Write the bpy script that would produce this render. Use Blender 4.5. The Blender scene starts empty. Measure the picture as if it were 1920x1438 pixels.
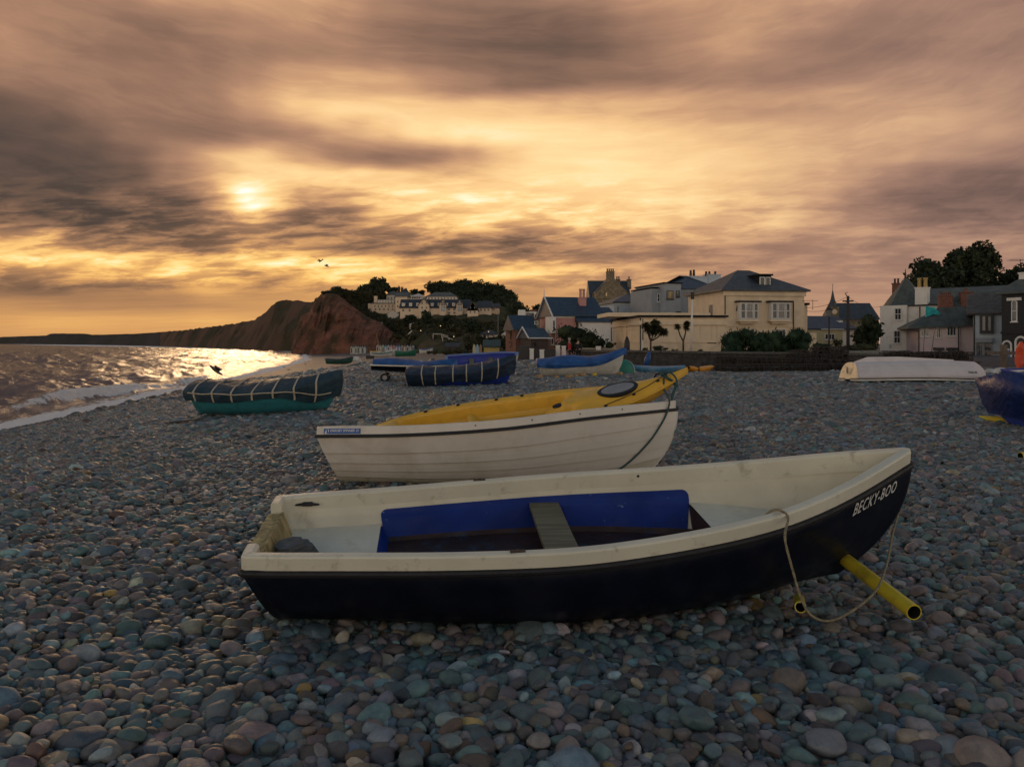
import bpy, bmesh, math, random
import numpy as np
from mathutils import Vector, Matrix, Euler, noise as mnoise

S = bpy.context.scene
COL = S.collection
F, HZ, CZ = 1450.0, 641.0, 1.5          # focal length in px of the 1920 frame, horizon row, eye height in m
R = math.radians

# ------------------------------------------------------------------ camera
cam = bpy.data.cameras.new('camera'); cam_o = bpy.data.objects.new('camera', cam); COL.objects.link(cam_o)
cam_o.location = (0, 0, CZ); cam_o.rotation_euler = (R(90), 0, 0)
cam.sensor_fit = 'HORIZONTAL'; cam.sensor_width = 36; cam.lens = 36 * F / 1920
cam.shift_y = -(719 - HZ) / 1920; cam.clip_start = .05; cam.clip_end = 20000
S.camera = cam_o

# ------------------------------------------------------------------ node helpers
def NT(tree):
    tree.nodes.clear()
    def n(t, **k):
        nd = tree.nodes.new(t)
        for a, b in k.items(): setattr(nd, a, b)
        return nd
    def l(a, b): tree.links.new(a, b)
    def put(sock, v):
        if hasattr(v, 'is_output') or isinstance(v, bpy.types.NodeSocket): tree.links.new(v, sock)
        elif v is not None: sock.default_value = v
    def m(op, a, b=None, c=None, clamp=False):
        nd = n('ShaderNodeMath', operation=op, use_clamp=clamp)
        for i, v in enumerate((a, b, c)):
            if v is not None: put(nd.inputs[i], v)
        return nd.outputs[0]
    def mix(f, a, b, t='RGBA', blend='MIX'):
        nd = n('ShaderNodeMix', data_type=t, blend_type=blend)
        ia, ib = (6, 7) if t == 'RGBA' else (2, 3)
        put(nd.inputs[0], f)
        for i, v in ((ia, a), (ib, b)):
            if isinstance(v, tuple) and len(v) == 3: v = v + (1,)
            put(nd.inputs[i], v)
        return nd.outputs[2 if t == 'RGBA' else 0]
    def rng(v, a, b, c=0., d=1., kind='SMOOTHSTEP'):
        nd = n('ShaderNodeMapRange', interpolation_type=kind)
        for i, x in enumerate((v, a, b, c, d)): put(nd.inputs[i], x)
        return nd.outputs[0]
    def noise(vec, scale, det=3, rough=.5, dist=0):
        nd = n('ShaderNodeTexNoise'); put(nd.inputs['Vector'], vec) if vec else None
        nd.inputs['Scale'].default_value = scale; nd.inputs['Detail'].default_value = det
        nd.inputs['Roughness'].default_value = rough; nd.inputs['Distortion'].default_value = dist
        return nd
    def vec(x, y, z=0.):
        nd = n('ShaderNodeCombineXYZ')
        for i, v in enumerate((x, y, z)): put(nd.inputs[i], v)
        return nd.outputs[0]
    def ramp(v, stops, interp='LINEAR'):
        nd = n('ShaderNodeValToRGB'); cr = nd.color_ramp; cr.interpolation = interp
        while len(cr.elements) < len(stops): cr.elements.new(.5)
        for e, (p, c) in zip(cr.elements, stops):
            e.position = p; e.color = (c, c, c, 1) if not isinstance(c, tuple) else tuple(c) + (1,)
        put(nd.inputs[0], v); return nd.outputs[0]
    return n, l, put, m, mix, rng, noise, vec, ramp

def lin(r, g, b):
    f = lambda c: (c / 255 / 12.92) if c <= 10 else (((c / 255 + .055) / 1.055) ** 2.4)
    return (f(r), f(g), f(b))

# ------------------------------------------------------------------ world: dusk sky with cloud bands
SUN_AZ, SUN_EL = math.atan2(455 - 960, F), math.atan2((HZ - 373), math.hypot(F, 492))
world = bpy.data.worlds.new('World'); S.world = world; world.use_nodes = True
n, l, put, m, mix, rng, noise, vec, ramp = NT(world.node_tree)
tc = n('ShaderNodeTexCoord'); sep = n('ShaderNodeSeparateXYZ'); l(tc.outputs['Generated'], sep.inputs[0])
dx, dy, dz = sep.outputs
yy = m('MAXIMUM', dy, .12)
gx = m('DIVIDE', dx, yy); gz_ = m('DIVIDE', dz, yy)           # tangent-plane direction about +Y
# cloud layer seen in perspective: plane coordinates shrink towards the horizon
pz = m('ADD', m('MAXIMUM', dz, 0.), .055)
px_, py_ = m('DIVIDE', dx, pz), m('DIVIDE', dy, pz)
w1 = noise(vec(gx, m('MULTIPLY', gz_, 2.2)), 3.2, 4, .55)
w2 = noise(vec(m('ADD', gx, 7.), m('MULTIPLY', gz_, 2.2)), 3.2, 4, .55)
sw = n('ShaderNodeSeparateColor'); l(w1.outputs['Color'], sw.inputs[0])
fine_h = rng(gz_, .02, .2, .35, 1.)
uu = m('ADD', m('MULTIPLY', gx, F / 1920), m('ADD', .5, m('MULTIPLY', m('SUBTRACT', sw.outputs[0], .5), m('MULTIPLY', fine_h, .08))))
vv = m('ADD', m('SUBTRACT', HZ, m('MULTIPLY', gz_, F)), m('MULTIPLY', m('SUBTRACT', sw.outputs[1], .5), m('MULTIPLY', fine_h, 60.)))
ROWS = [
 (-420, [50]*25),
 (-150, [45,44,43,43,46,50,52,52,50,47,45,43,42,42,43,45,47,48,48,47,47,46,46,45,44]),
 (0,   [52,50,49,53,60,63,64,62,54,47,44,42,43,46,50,58,62,62,60,60,60,57,55,53,50]),
 (50,  [54,50,47,45,46,50,58,60,54,46,43,41,39,40,44,54,60,61,60,58,55,53,52,52,50]),
 (100, [52,47,43,40,41,45,50,54,54,50,45,41,38,37,40,48,54,58,57,53,50,49,50,51,50]),
 (150, [46,45,45,43,41,43,52,64,68,66,58,50,42,40,42,46,50,53,52,51,52,54,56,55,52]),
 (200, [35,41,47,47,45,46,58,72,78,80,79,77,74,70,66,64,63,61,60,62,64,64,62,58,55]),
 (250, [29,33,41,47,46,45,48,54,62,72,82,87,86,83,80,77,75,74,72,70,69,67,65,60,56]),
 (295, [27,27,31,40,55,67,72,62,49,45,49,60,74,80,81,80,79,77,74,71,67,63,58,54,52]),
 (328, [27,26,27,33,48,66,77,80,78,74,70,71,77,80,82,82,81,78,73,67,60,53,46,42,40]),
 (370, [27,25,28,36,32,48,72,58,62,80,86,86,84,82,82,83,81,76,70,60,50,44,41,40,40]),
 (410, [28,27,28,30,34,40,50,42,45,64,78,81,80,80,82,80,78,72,68,60,54,46,43,42,43]),
 (440, [60,62,44,39,38,40,48,50,50,52,56,48,48,54,60,64,66,66,58,54,56,50,47,47,50]),
 (465, [62,64,57,48,42,46,63,60,53,43,42,42,43,44,48,53,52,50,50,52,52,52,52,52,56]),
 (490, [79,81,80,79,74,66,80,84,82,77,66,56,60,62,58,56,54,54,55,54,54,54,54,54,56]),
 (515, [55,62,69,76,80,77,62,62,78,81,77,76,76,73,66,64,62,58,56,56,56,56,56,56,56]),
 (540, [45,43,43,46,52,65,56,60,64,65,60,58,59,61,60,60,58,56,56,56,56,56,56,56,56]),
 (572, [58,56,54,54,55,58,60,62,62,61,60,59,59,59,59,59,59,58,58,58,58,58,58,58,58]),
 (600, [64,67,67,66,66,68,66,64,63,62,62,61,61,60,60,60,60,59,59,59,59,59,59,59,59]),
 (640, [61]*25)]
# cloud density field, one profile per elevation, blended upwards
cur = None
for i, (v, vals) in enumerate(ROWS):
    r = ramp(uu, [(k / 24, x / 100) for k, x in enumerate(vals)], 'EASE') if len(set(vals)) > 1 else vals[0] / 100
    if cur is None: cur = r
    else: cur = mix(rng(vv, ROWS[i - 1][0], v), cur, r, 'FLOAT') if not isinstance(r, bpy.types.NodeSocket) else mix(rng(vv, float(ROWS[i - 1][0]), float(v)), cur, r, 'FLOAT')
L = cur
# streaks: high thin cloud, and rippled cloud low down
st = noise(vec(m('MULTIPLY', px_, .75), m('MULTIPLY', py_, 1.9)), 1.3, 6, .6, .6)
rp = noise(vec(m('ADD', m('MULTIPLY', gx, 6.), m('MULTIPLY', gz_, -9.)), m('MULTIPLY', gz_, 32.), sw.outputs[2]), 2.1, 7, .6, .3)
lo = m('MULTIPLY', rng(gz_, .05, .085), rng(gz_, .25, .13))
L = m('ADD', L, m('MULTIPLY', m('SUBTRACT', st.outputs[0], .5), m('MULTIPLY_ADD', lo, .05, .10)))
L = m('ADD', L, m('MULTIPLY', m('SUBTRACT', rng(rp.outputs[0], .36, .64), .5), m('MULTIPLY', lo, rng(uu, .45, .8, .25, .09))))
# long wisps along the bowed cloud streets
bx = m('SUBTRACT', gx, .02)
arc = m('DIVIDE', gz_, m('MULTIPLY_ADD', m('MULTIPLY', bx, bx), 1.15, 1.))
wn = noise(vec(m('MULTIPLY_ADD', gx, 2.1, m('MULTIPLY', sw.outputs[0], .6)), m('MULTIPLY_ADD', arc, 15., m('MULTIPLY', sw.outputs[1], 1.1)), m('MULTIPLY', sw.outputs[2], .5)), 1.4, 9, .62, .15)
L = m('ADD', L, m('MULTIPLY', m('SUBTRACT', rng(wn.outputs[0], .28, .72), .5), m('MULTIPLY', rng(gz_, .07, .16), .105)))
# sun glow through the cloud
sd = Vector((math.sin(SUN_AZ) * math.cos(SUN_EL), math.cos(SUN_AZ) * math.cos(SUN_EL), math.sin(SUN_EL)))
dot = n('ShaderNodeVectorMath', operation='DOT_PRODUCT'); l(tc.outputs['Generated'], dot.inputs[0]); dot.inputs[1].default_value = sd
ang = m('ARCCOSINE', m('MINIMUM', dot.outputs['Value'], .99999))
g1 = m('POWER', 2.718, m('MULTIPLY', m('POWER', m('DIVIDE', ang, .021), 2.), -1.))
g2 = m('POWER', 2.718, m('MULTIPLY', m('POWER', m('DIVIDE', ang, .05), 2.), -1.))
L = m('ADD', L, m('ADD', m('MULTIPLY', g1, .27), m('MULTIPLY', g2, .12)))
K = [(0, (30, 26, 25)), (.25, (82, 70, 64)), (.35, (110, 87, 75)), (.45, (141, 108, 90)), (.55, (171, 130, 104)),
     (.65, (203, 157, 118)), (.75, (236, 191, 136)), (.85, (253, 216, 158)), (.95, (255, 240, 205)), (1, (255, 251, 236))]
c_neutral = ramp(L, [(p, lin(*c)) for p, c in K])
K2 = [(0, (30, 24, 20)), (.25, (84, 69, 58)), (.35, (112, 85, 64)), (.45, (142, 106, 76)), (.55, (176, 128, 82)),
      (.65, (214, 156, 88)), (.75, (244, 188, 98)), (.85, (255, 214, 122)), (.95, (255, 236, 178)), (1, (255, 250, 226))]
c_gold = ramp(L, [(p, lin(*c)) for p, c in K2])
gold = m('MULTIPLY', m('MULTIPLY', rng(gz_, .27, .06), rng(uu, .85, .35)), .78)
skyc = mix(gold, c_neutral, c_gold)
mauve = m('MULTIPLY', rng(uu, .55, 1.), .8)
skyc = mix(mauve, skyc, mix(1., skyc, (.89, .95, 1.13), blend='MULTIPLY'))
# clear dusk sky behind and overhead: Nishita at low strength, pulled to a dim teal chosen to keep the near shingle dark
nish = n('ShaderNodeTexSky', sky_type='NISHITA', sun_disc=False, sun_elevation=SUN_EL, sun_rotation=SUN_AZ, air_density=1.2, dust_density=1.5, ozone_density=3)
cl2 = noise(tc.outputs['Generated'], 2.2, 5, .55)
back = mix(1., nish.outputs[0], (.10, .12, .125), blend='MULTIPLY')
back = mix(m('MULTIPLY', cl2.outputs[0], .8), back, (.122, .160, .165))
# added warm fill low in the unseen sky, lighting camera-facing surfaces
warm_fill_c = mix(rng(cl2.outputs[0], .3, .7), (1.28, 1.02, .76), (.86, .73, .60))
back = mix(rng(dz, .62, .12), back, warm_fill_c)
front = m('MULTIPLY', rng(dy, .05, .5), rng(dz, .72, .38))
final = mix(front, back, skyc)
bg = n('ShaderNodeBackground'); l(final, bg.inputs[0]); bg.inputs[1].default_value = 1.0
out = n('ShaderNodeOutputWorld'); l(bg.outputs[0], out.inputs[0])
world.cycles.sampling_method = 'MANUAL'; world.cycles.sample_map_resolution = 512

# ------------------------------------------------------------------ sun, veiled by cloud
sl = bpy.data.lights.new('sun', 'SUN'); so = bpy.data.objects.new('sun', sl); COL.objects.link(so)
sl.energy = .35; sl.angle = R(7); sl.specular_factor = .03; sl.color = (1, .62, .32)
so.rotation_euler = (-sd).to_track_quat('-Z', 'Y').to_euler(); so.location = (-60, 200, 60)

S.view_settings.view_transform = 'Standard'; S.view_settings.look = 'None'
S.view_settings.exposure = .14; S.view_settings.gamma = 1
S.cycles.max_bounces = 5; S.cycles.diffuse_bounces = 2; S.cycles.glossy_bounces = 2; S.cycles.sample_clamp_indirect = 4

# ------------------------------------------------------------------ object helpers
def P(u, v, d):
    "world point at depth d on the sight line of photo pixel (u, v)"
    return Vector(((u - 960) / F * d, d, CZ - (v - HZ) / F * d))

def tag(o, label=None, cat=None, group=None, kind=None):
    if label: o['label'] = label
    if cat: o['category'] = cat
    if group: o['group'] = group
    if kind: o['kind'] = kind
    return o

def thing(name, label, cat, loc=(0, 0, 0), rot=(0, 0, 0), group=None):
    o = bpy.data.objects.new(name, None); COL.objects.link(o)
    o.empty_display_size = .2; o.location = loc; o.rotation_euler = rot
    return tag(o, label, cat, group)

def link(name, me, parent=None, mats=()):
    o = bpy.data.objects.new(name, me); COL.objects.link(o)
    for x in mats: me.materials.append(x)
    if parent is not None: o.parent = parent
    return o

def mesh(name, verts, faces, mat_, parent=None, smooth=False, mi=None):
    me = bpy.data.meshes.new(name)
    me.from_pydata([tuple(map(float, v)) for v in verts], [], [tuple(int(i) for i in f) for f in faces])
    if smooth: me.polygons.foreach_set('use_smooth', [True] * len(me.polygons))
    if mi is not None: me.polygons.foreach_set('material_index', mi)
    me.update()
    return link(name, me, parent, mat_ if isinstance(mat_, (list, tuple)) else (mat_,))

class MB:
    "mesh builder: gathers shapes, then links them as one mesh object"
    def __init__(s): s.v = []; s.f = []
    def add(s, v, f):
        b = len(s.v); s.v += [tuple(x) for x in v]; s.f += [tuple(i + b for i in q) for q in f]; return s
    def box(s, x0, x1, y0, y1, z0, z1):
        return s.add([(x0,y0,z0),(x1,y0,z0),(x1,y1,z0),(x0,y1,z0),(x0,y0,z1),(x1,y0,z1),(x1,y1,z1),(x0,y1,z1)],
                     [(0,3,2,1),(4,5,6,7),(0,1,5,4),(1,2,6,5),(2,3,7,6),(3,0,4,7)])
    def tube(s, pts, r, k=8, cap=True):
        pts = [Vector(p) for p in pts]; N = len(pts)
        rs = r if isinstance(r, (list, tuple)) else [r] * N
        vs = []; fs = []; up = Vector((0, 0, 1))
        for i, p in enumerate(pts):
            t = (pts[min(i + 1, N - 1)] - pts[max(i - 1, 0)]).normalized()
            a = t.cross(up if abs(t.z) < .95 else Vector((1, 0, 0))).normalized(); b = t.cross(a)
            for j in range(k):
                q = 2 * math.pi * j / k; vs.append(p + (a * math.cos(q) + b * math.sin(q)) * rs[i])
        for i in range(N - 1):
            for j in range(k):
                fs.append((i * k + j, i * k + (j + 1) % k, (i + 1) * k + (j + 1) % k, (i + 1) * k + j))
        if cap: fs += [tuple(range(k))[::-1], tuple((N - 1) * k + j for j in range(k))]
        return s.add(vs, fs)
    def prism(s, poly, z0, z1):
        k = len(poly)
        return s.add([(x, y, z0) for x, y in poly] + [(x, y, z1) for x, y in poly],
                     [tuple(range(k))[::-1], tuple(range(k, 2 * k))] + [(i, (i + 1) % k, k + (i + 1) % k, k + i) for i in range(k)])
    def cone(s, p, r0, r1, h, k=10):
        p = Vector(p); return s.tube([p, p + Vector((0, 0, h))], [r0, max(r1, .001)], k)
    def ball(s, c, r, k=10, sc=(1, 1, 1)):
        c = Vector(c); vs = []; fs = []; n2 = max(4, k // 2)
        for i in range(n2 + 1):
            a = math.pi * i / n2
            for j in range(k):
                b = 2 * math.pi * j / k
                vs.append((c.x + r * sc[0] * math.sin(a) * math.cos(b), c.y + r * sc[1] * math.sin(a) * math.sin(b), c.z + r * sc[2] * math.cos(a)))
        for i in range(n2):
            for j in range(k): fs.append((i * k + j, (i + 1) * k + j, (i + 1) * k + (j + 1) % k, i * k + (j + 1) % k))
        return s.add(vs, fs)
    def build(s, name, mat_, parent=None, smooth=False):
        return mesh(name, s.v, s.f, mat_, parent, smooth)

def grid(name, A, mat_, parent=None, smooth=True, closed=False, thick=0, wrap=False):
    "A: (rows, cols, 3) array of points -> sheet"
    A = np.asarray(A, float); r, c = A.shape[:2]
    fs = [(i * c + j, i * c + (j + 1) % c, (i + 1) * c + (j + 1) % c, (i + 1) * c + j) for i in range(r - 1) for j in range(c if wrap else c - 1)]
    if closed: fs += [tuple(range(c))[::-1], tuple((r - 1) * c + j for j in range(c))]
    o = mesh(name, A.reshape(-1, 3), fs, mat_, parent, smooth)
    if thick:
        md = o.modifiers.new('thick', 'SOLIDIFY'); md.thickness = thick; md.offset = 0
    return o

_mats = {}
def mat(name, col, rough=.6, var=.2, scale=6., bump=0., bscale=60., dirt=None, dscale=2.5, damt=.5, metal=0., spec=.4, stretch=None, dlo=.5, dhi=.68):
    if name in _mats: return _mats[name]
    mt = bpy.data.materials.new(name); mt.use_nodes = True; _mats[name] = mt
    n, l, put, m, mix, rng, noise, vec, ramp = NT(mt.node_tree)
    b = n('ShaderNodeBsdfPrincipled'); o = n('ShaderNodeOutputMaterial'); l(b.outputs[0], o.inputs[0])
    tcn = n('ShaderNodeTexCoord'); co = tcn.outputs['Object']
    if stretch:
        mp = n('ShaderNodeMapping'); mp.inputs['Scale'].default_value = stretch; l(co, mp.inputs[0]); co = mp.outputs[0]
    nz = noise(co, scale, 5, .6)
    k0 = tuple(c * (1 - var) for c in col); k1 = tuple(min(1, c * (1 + var)) for c in col)
    c = mix(rng(nz.outputs[0], .3, .7), k0, k1)
    if dirt:
        d = noise(co, dscale, 6, .65, .3)
        c = mix(m('MULTIPLY', rng(d.outputs[0], dlo, dhi), damt), c, dirt)
    put(b.inputs['Base Color'], c)
    put(b.inputs['Roughness'], rng(noise(co, scale * 2.3, 3).outputs[0], .3, .7, max(rough - .08, .02), min(rough + .08, 1)))
    b.inputs['Metallic'].default_value = metal; b.inputs['Specular IOR Level'].default_value = spec
    if bump:
        bp = n('ShaderNodeBump'); bp.inputs['Strength'].default_value = 1; bp.inputs['Distance'].default_value = bump
        l(noise(co, bscale, 4, .6).outputs[0], bp.inputs['Height']); l(bp.outputs[0], b.inputs['Normal'])
    return mt

def sstep(a, b, x):
    t = np.clip((np.asarray(x, float) - a) / (b - a), 0, 1); return t * t * (3 - 2 * t)

rg = np.random.default_rng(7)
def fbm2(x, y, seed, oct=4, base=1.):
    "cheap smooth pseudo noise from rotated sines, -1..1"
    r = np.random.default_rng(seed); o = 0; a = 1; f = base; tot = 0
    for k in range(oct):
        for j in range(3):
            th = r.uniform(0, 6.283); ph = r.uniform(0, 6.283, 2)
            o = o + a * np.sin(f * (x * np.cos(th) + y * np.sin(th)) + ph[0] + 1.3 * np.sin(f * .6 * (y * np.cos(th) - x * np.sin(th)) + ph[1]))
            tot += a
        a *= .52; f *= 1.93
    return o / tot * 1.7

# ------------------------------------------------------------------ ground and sea
SHY = np.array([-40, 0, 40, 69, 120, 192, 310, 420, 600, 900, 1700, 4000.])
SHX = np.array([-21, -21.5, -26, -30, -37, -50, -82, -130, -260, -520, -1120, -2900.])
SEA = -3.0
def shore(y): return np.interp(y, SHY, SHX)
def gz(x, y):
    x = np.asarray(x, float); y = np.asarray(y, float)
    zc = -.0085 * np.clip(y - 25, 0, 270) * sstep(25, -20, x)
    zc = zc + .35 * sstep(44, 52, y) * sstep(2, 8, x)
    t = x - shore(y)
    W = 17 + .02 * np.clip(y, 0, 200)
    q = np.clip(1 - t / W, -9, 2.5); f = -(np.sqrt(q * q + .004) + q) / 2
    z = zc + f * (zc - SEA)
    z = z - .125 * np.exp(-((x - .35) / 2.3) ** 4 - ((y - 4.55) / 1.0) ** 4)      # shingle pressed down by the near dinghy
    z = z + .035 * fbm2(x, y, 3, 3, .5) + .02 * fbm2(x, y, 4, 2, 1.6)
    return z
# beach: one sheet, fine near the camera, out to the town and the cliffs
def axis(parts):
    o = []
    for a, b, k in parts: o += list(np.linspace(a, b, k, endpoint=False))
    return np.array(o + [parts[-1][1]])
AX = axis([(-330, -60, 30), (-60, -12, 60), (-12, 12, 60), (12, 60, 50), (60, 420, 30)])
AY = axis([(-30, 0, 12), (0, 14, 50), (14, 60, 70), (60, 200, 60), (200, 460, 40)])
GX, GY = np.meshgrid(AX, AY)
GZ = gz(GX, GY)

def ground_mat():
    mt = bpy.data.materials.new('shingle_ground'); mt.use_nodes = True
    n, l, put, m, mix, rng, noise, vec, ramp = NT(mt.node_tree)
    b = n('ShaderNodeBsdfPrincipled'); o = n('ShaderNodeOutputMaterial'); l(b.outputs[0], o.inputs[0])
    co = n('ShaderNodeTexCoord').outputs['Object']
    v1 = n('ShaderNodeTexVoronoi'); v1.inputs['Scale'].default_value = 9; l(co, v1.inputs['Vector'])
    v2 = n('ShaderNodeTexVoronoi'); v2.inputs['Scale'].default_value = 3.1; l(co, v2.inputs['Vector'])
    sc = n('ShaderNodeSeparateColor'); l(v1.outputs['Color'], sc.inputs[0])
    c = ramp(sc.outputs[0], [(0, (.09, .084, .086)), (.35, (.20, .165, .165)), (.6, (.15, .14, .15)), (.8, (.27, .22, .20)), (1, (.13, .11, .105))])
    big = noise(co, .35, 5, .6)
    c = mix(rng(big.outputs[0], .35, .65), c, mix(1., c, (.72, .70, .72), blend='MULTIPLY'))
    gap = rng(v1.outputs['Distance'], .45, .75)
    c = mix(m('MULTIPLY', gap, .85), c, (.02, .018, .018))
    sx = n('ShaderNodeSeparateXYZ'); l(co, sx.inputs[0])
    c = mix(rng(sx.outputs[1], 34., 72.), (.018, .016, .016), c)          # near grit painted dark for the black shade in gaps between stones
    put(b.inputs['Base Color'], c); b.inputs['Roughness'].default_value = .62; b.inputs['Specular IOR Level'].default_value = .35
    bp = n('ShaderNodeBump'); bp.inputs['Distance'].default_value = .05; bp.inputs['Strength'].default_value = 1; bp.invert = True
    l(m('ADD', v1.outputs['Distance'], m('MULTIPLY', v2.outputs['Distance'], .5)), bp.inputs['Height']); l(bp.outputs[0], b.inputs['Normal'])
    return mt
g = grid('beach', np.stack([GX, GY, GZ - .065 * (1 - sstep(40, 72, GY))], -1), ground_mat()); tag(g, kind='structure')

# pebbles: ellipsoid stones laid over the sheet, thinning out with distance
def hexpts(x0, x1, y0, y1, s, jit, rs):
    nx, ny = int((x1 - x0) / s), int((y1 - y0) / (s * .87))
    i, j = np.meshgrid(np.arange(nx), np.arange(ny))
    p = np.stack([x0 + (i + .5 * (j % 2)) * s, y0 + j * s * .87], -1).reshape(-1, 2)
    return p + rs.uniform(-jit, jit, p.shape) * s
def view_ok(p, k=.80, c=3.4): return np.abs(p[:, 0]) < k * p[:, 1] + c
def pebble_points():
    rs = np.random.default_rng(11); out = []
    def layer(y0, y1, s, dia, dz, sig=.30, keep=1., xr=None):
        w = .80 * y1 + 3.5
        p = hexpts(-w, w, y0, y1, s, .42, rs); p = p[view_ok(p)]
        if keep < 1: p = p[rs.random(len(p)) < keep]
        p = p[p[:, 0] > shore(p[:, 1]) + 1.2]
        p = p[~((p[:, 0] > 3) & (p[:, 1] > 43.5))]
        d = dia * np.exp(rs.normal(0, sig, len(p)))
        out.append(np.column_stack([p, gz(p[:, 0], p[:, 1]) + dz + rs.normal(0, .009, len(p)), d]))
    layer(1.5, 9.5, .050, .066, -.056, .25)
    layer(1.5, 9.5, .050, .060, -.030, .34)
    layer(1.5, 9.5, .084, .077, -.010, .22, .62)
    layer(1.5, 9.5, .24, .115, -.004, .18, .34)
    layer(9.5, 14, .064, .075, -.035, .30)
    layer(8.5, 14, .060, .069, -.012, .30)
    layer(9.5, 14, .20, .125, .0, .2, .5)
    layer(14, 26, .11, .125, -.035, .3)
    layer(14, 26, .086, .100, .004, .3)
    layer(26, 44, .125, .145, .006, .3)
    layer(44, 75, .30, .34, .01, .3)
    return np.concatenate(out)
PB = pebble_points()
BOATS_CLEAR = []                      # (matrix, test) footprints where stones would poke through a floor
def pebbles(PB):
    rs = np.random.default_rng(5); N = len(PB)
    me = bpy.data.meshes.new('pebbles'); me.vertices.add(N); me.vertices.foreach_set('co', PB[:, :3].astype(np.float32).ravel())
    d = PB[:, 3]
    el = rs.uniform(.58, .98, N); fl = rs.uniform(.46, .80, N)
    scl = np.stack([d * .5 * 1.10, d * .5 * 1.10 * el, d * .5 * fl], 1)
    rot = np.stack([rs.normal(0, .2, N), rs.normal(0, .2, N), rs.uniform(0, 6.283, N)], 1)
    pal = np.array([(.095,.155,.162),(.135,.182,.188),(.075,.112,.138),(.215,.17,.16),(.145,.118,.105),(.18,.15,.11),(.25,.21,.155),(.09,.085,.09),
                    (.21,.20,.19),(.13,.15,.165),(.27,.25,.225),(.13,.085,.062),(.095,.14,.14),(.17,.15,.155),(.30,.20,.07)])
    wts = np.array([18,14,11,8,7,7,3,7,7,11,1.6,2.0,11,7,.22]); wts = wts / wts.sum()
    c = pal[rs.choice(len(pal), N, p=wts)] * 0.94 * np.exp(rs.normal(0, .33, (N, 1))) * np.exp(rs.normal(0, .045, (N, 3)))
    wet = sstep(5.5, 1.5, PB[:, 0] - shore(PB[:, 1]) - .8 * np.sin(PB[:, 1] * .7))          # stones wetted by the wash
    c = np.clip(c * (1 - .5 * wet[:, None]), 0, .5)
    for nm, tp, a in (('scl', 'FLOAT_VECTOR', scl), ('rot', 'FLOAT_VECTOR', rot)):
        at = me.attributes.new(nm, tp, 'POINT'); at.data.foreach_set('vector', a.astype(np.float32).ravel())
    at = me.attributes.new('tint', 'FLOAT_COLOR', 'POINT'); at.data.foreach_set('color', np.column_stack([c, np.ones(N)]).astype(np.float32).ravel())
    at = me.attributes.new('vi', 'INT', 'POINT'); at.data.foreach_set('value', rs.integers(0, 8, N).astype(np.int32))
    o = link('shingle', me); tag(o, 'rounded grey, teal and brown pebbles covering the whole beach', 'pebbles', kind='stuff')
    mt = bpy.data.materials.new('pebble_stone'); mt.use_nodes = True
    n, l, put, m, mix, rng, noise, vec, ramp = NT(mt.node_tree)
    b = n('ShaderNodeBsdfPrincipled'); ot = n('ShaderNodeOutputMaterial'); l(b.outputs[0], ot.inputs[0])
    at = n('ShaderNodeAttribute', attribute_type='INSTANCER', attribute_name='tint')
    geo = n('ShaderNodeNewGeometry'); pos = geo.outputs['Position']
    s1 = noise(pos, 14, 5, .65); s2 = noise(pos, 90, 4, .7)
    c = mix(rng(s1.outputs[0], .35, .68), mix(1., at.outputs['Color'], (.74, .74, .76), blend='MULTIPLY'), mix(1., at.outputs['Color'], (1.25, 1.22, 1.18), blend='MULTIPLY'))
    c = mix(m('MULTIPLY', rng(s2.outputs[0], .56, .70), .4), c, mix(1., c, (.5, .5, .5), blend='MULTIPLY'))
    put(b.inputs['Base Color'], c); put(b.inputs['Roughness'], rng(s1.outputs[0], .3, .7, .40, .64)); b.inputs['Specular IOR Level'].default_value = .48
    bp = n('ShaderNodeBump'); bp.inputs['Distance'].default_value = .004; l(s2.outputs[0], bp.inputs['Height']); l(bp.outputs[0], b.inputs['Normal'])
    ng = bpy.data.node_groups.new('pebble_scatter', 'GeometryNodeTree')
    ng.interface.new_socket('Geometry', in_out='INPUT', socket_type='NodeSocketGeometry'); ng.interface.new_socket('Geometry', in_out='OUTPUT', socket_type='NodeSocketGeometry')
    N_ = lambda t, **k: (lambda x: ([setattr(x, a, b_) for a, b_ in k.items()], x)[1])(ng.nodes.new(t)); Lk = ng.links.new
    gi, go = N_('NodeGroupInput'), N_('NodeGroupOutput')
    jn = N_('GeometryNodeJoinGeometry')
    for k in range(8):
        ic = N_('GeometryNodeMeshIcoSphere'); ic.inputs['Radius'].default_value = 1; ic.inputs['Subdivisions'].default_value = 3
        ps = N_('GeometryNodeInputPosition'); tn = N_('ShaderNodeTexNoise'); tn.noise_dimensions = '4D'
        tn.inputs['Scale'].default_value = .75; tn.inputs['Detail'].default_value = 1; tn.inputs['W'].default_value = 3.7 * k
        Lk(ps.outputs[0], tn.inputs['Vector'])
        sb = N_('ShaderNodeVectorMath', operation='SUBTRACT'); Lk(tn.outputs['Color'], sb.inputs[0]); sb.inputs[1].default_value = (.5, .5, .5)
        sc = N_('ShaderNodeVectorMath', operation='SCALE'); Lk(sb.outputs[0], sc.inputs[0]); sc.inputs['Scale'].default_value = 0.85
        sp = N_('GeometryNodeSetPosition'); Lk(ic.outputs[0], sp.inputs[0]); Lk(sc.outputs[0], sp.inputs['Offset'])
        sm = N_('GeometryNodeSetShadeSmooth'); Lk(sp.outputs[0], sm.inputs[0])
        sM = N_('GeometryNodeSetMaterial'); Lk(sm.outputs[0], sM.inputs[0]); sM.inputs['Material'].default_value = mt
        gt = N_('GeometryNodeGeometryToInstance'); Lk(sM.outputs[0], gt.inputs[0]); Lk(gt.outputs[0], jn.inputs[0])
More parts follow.
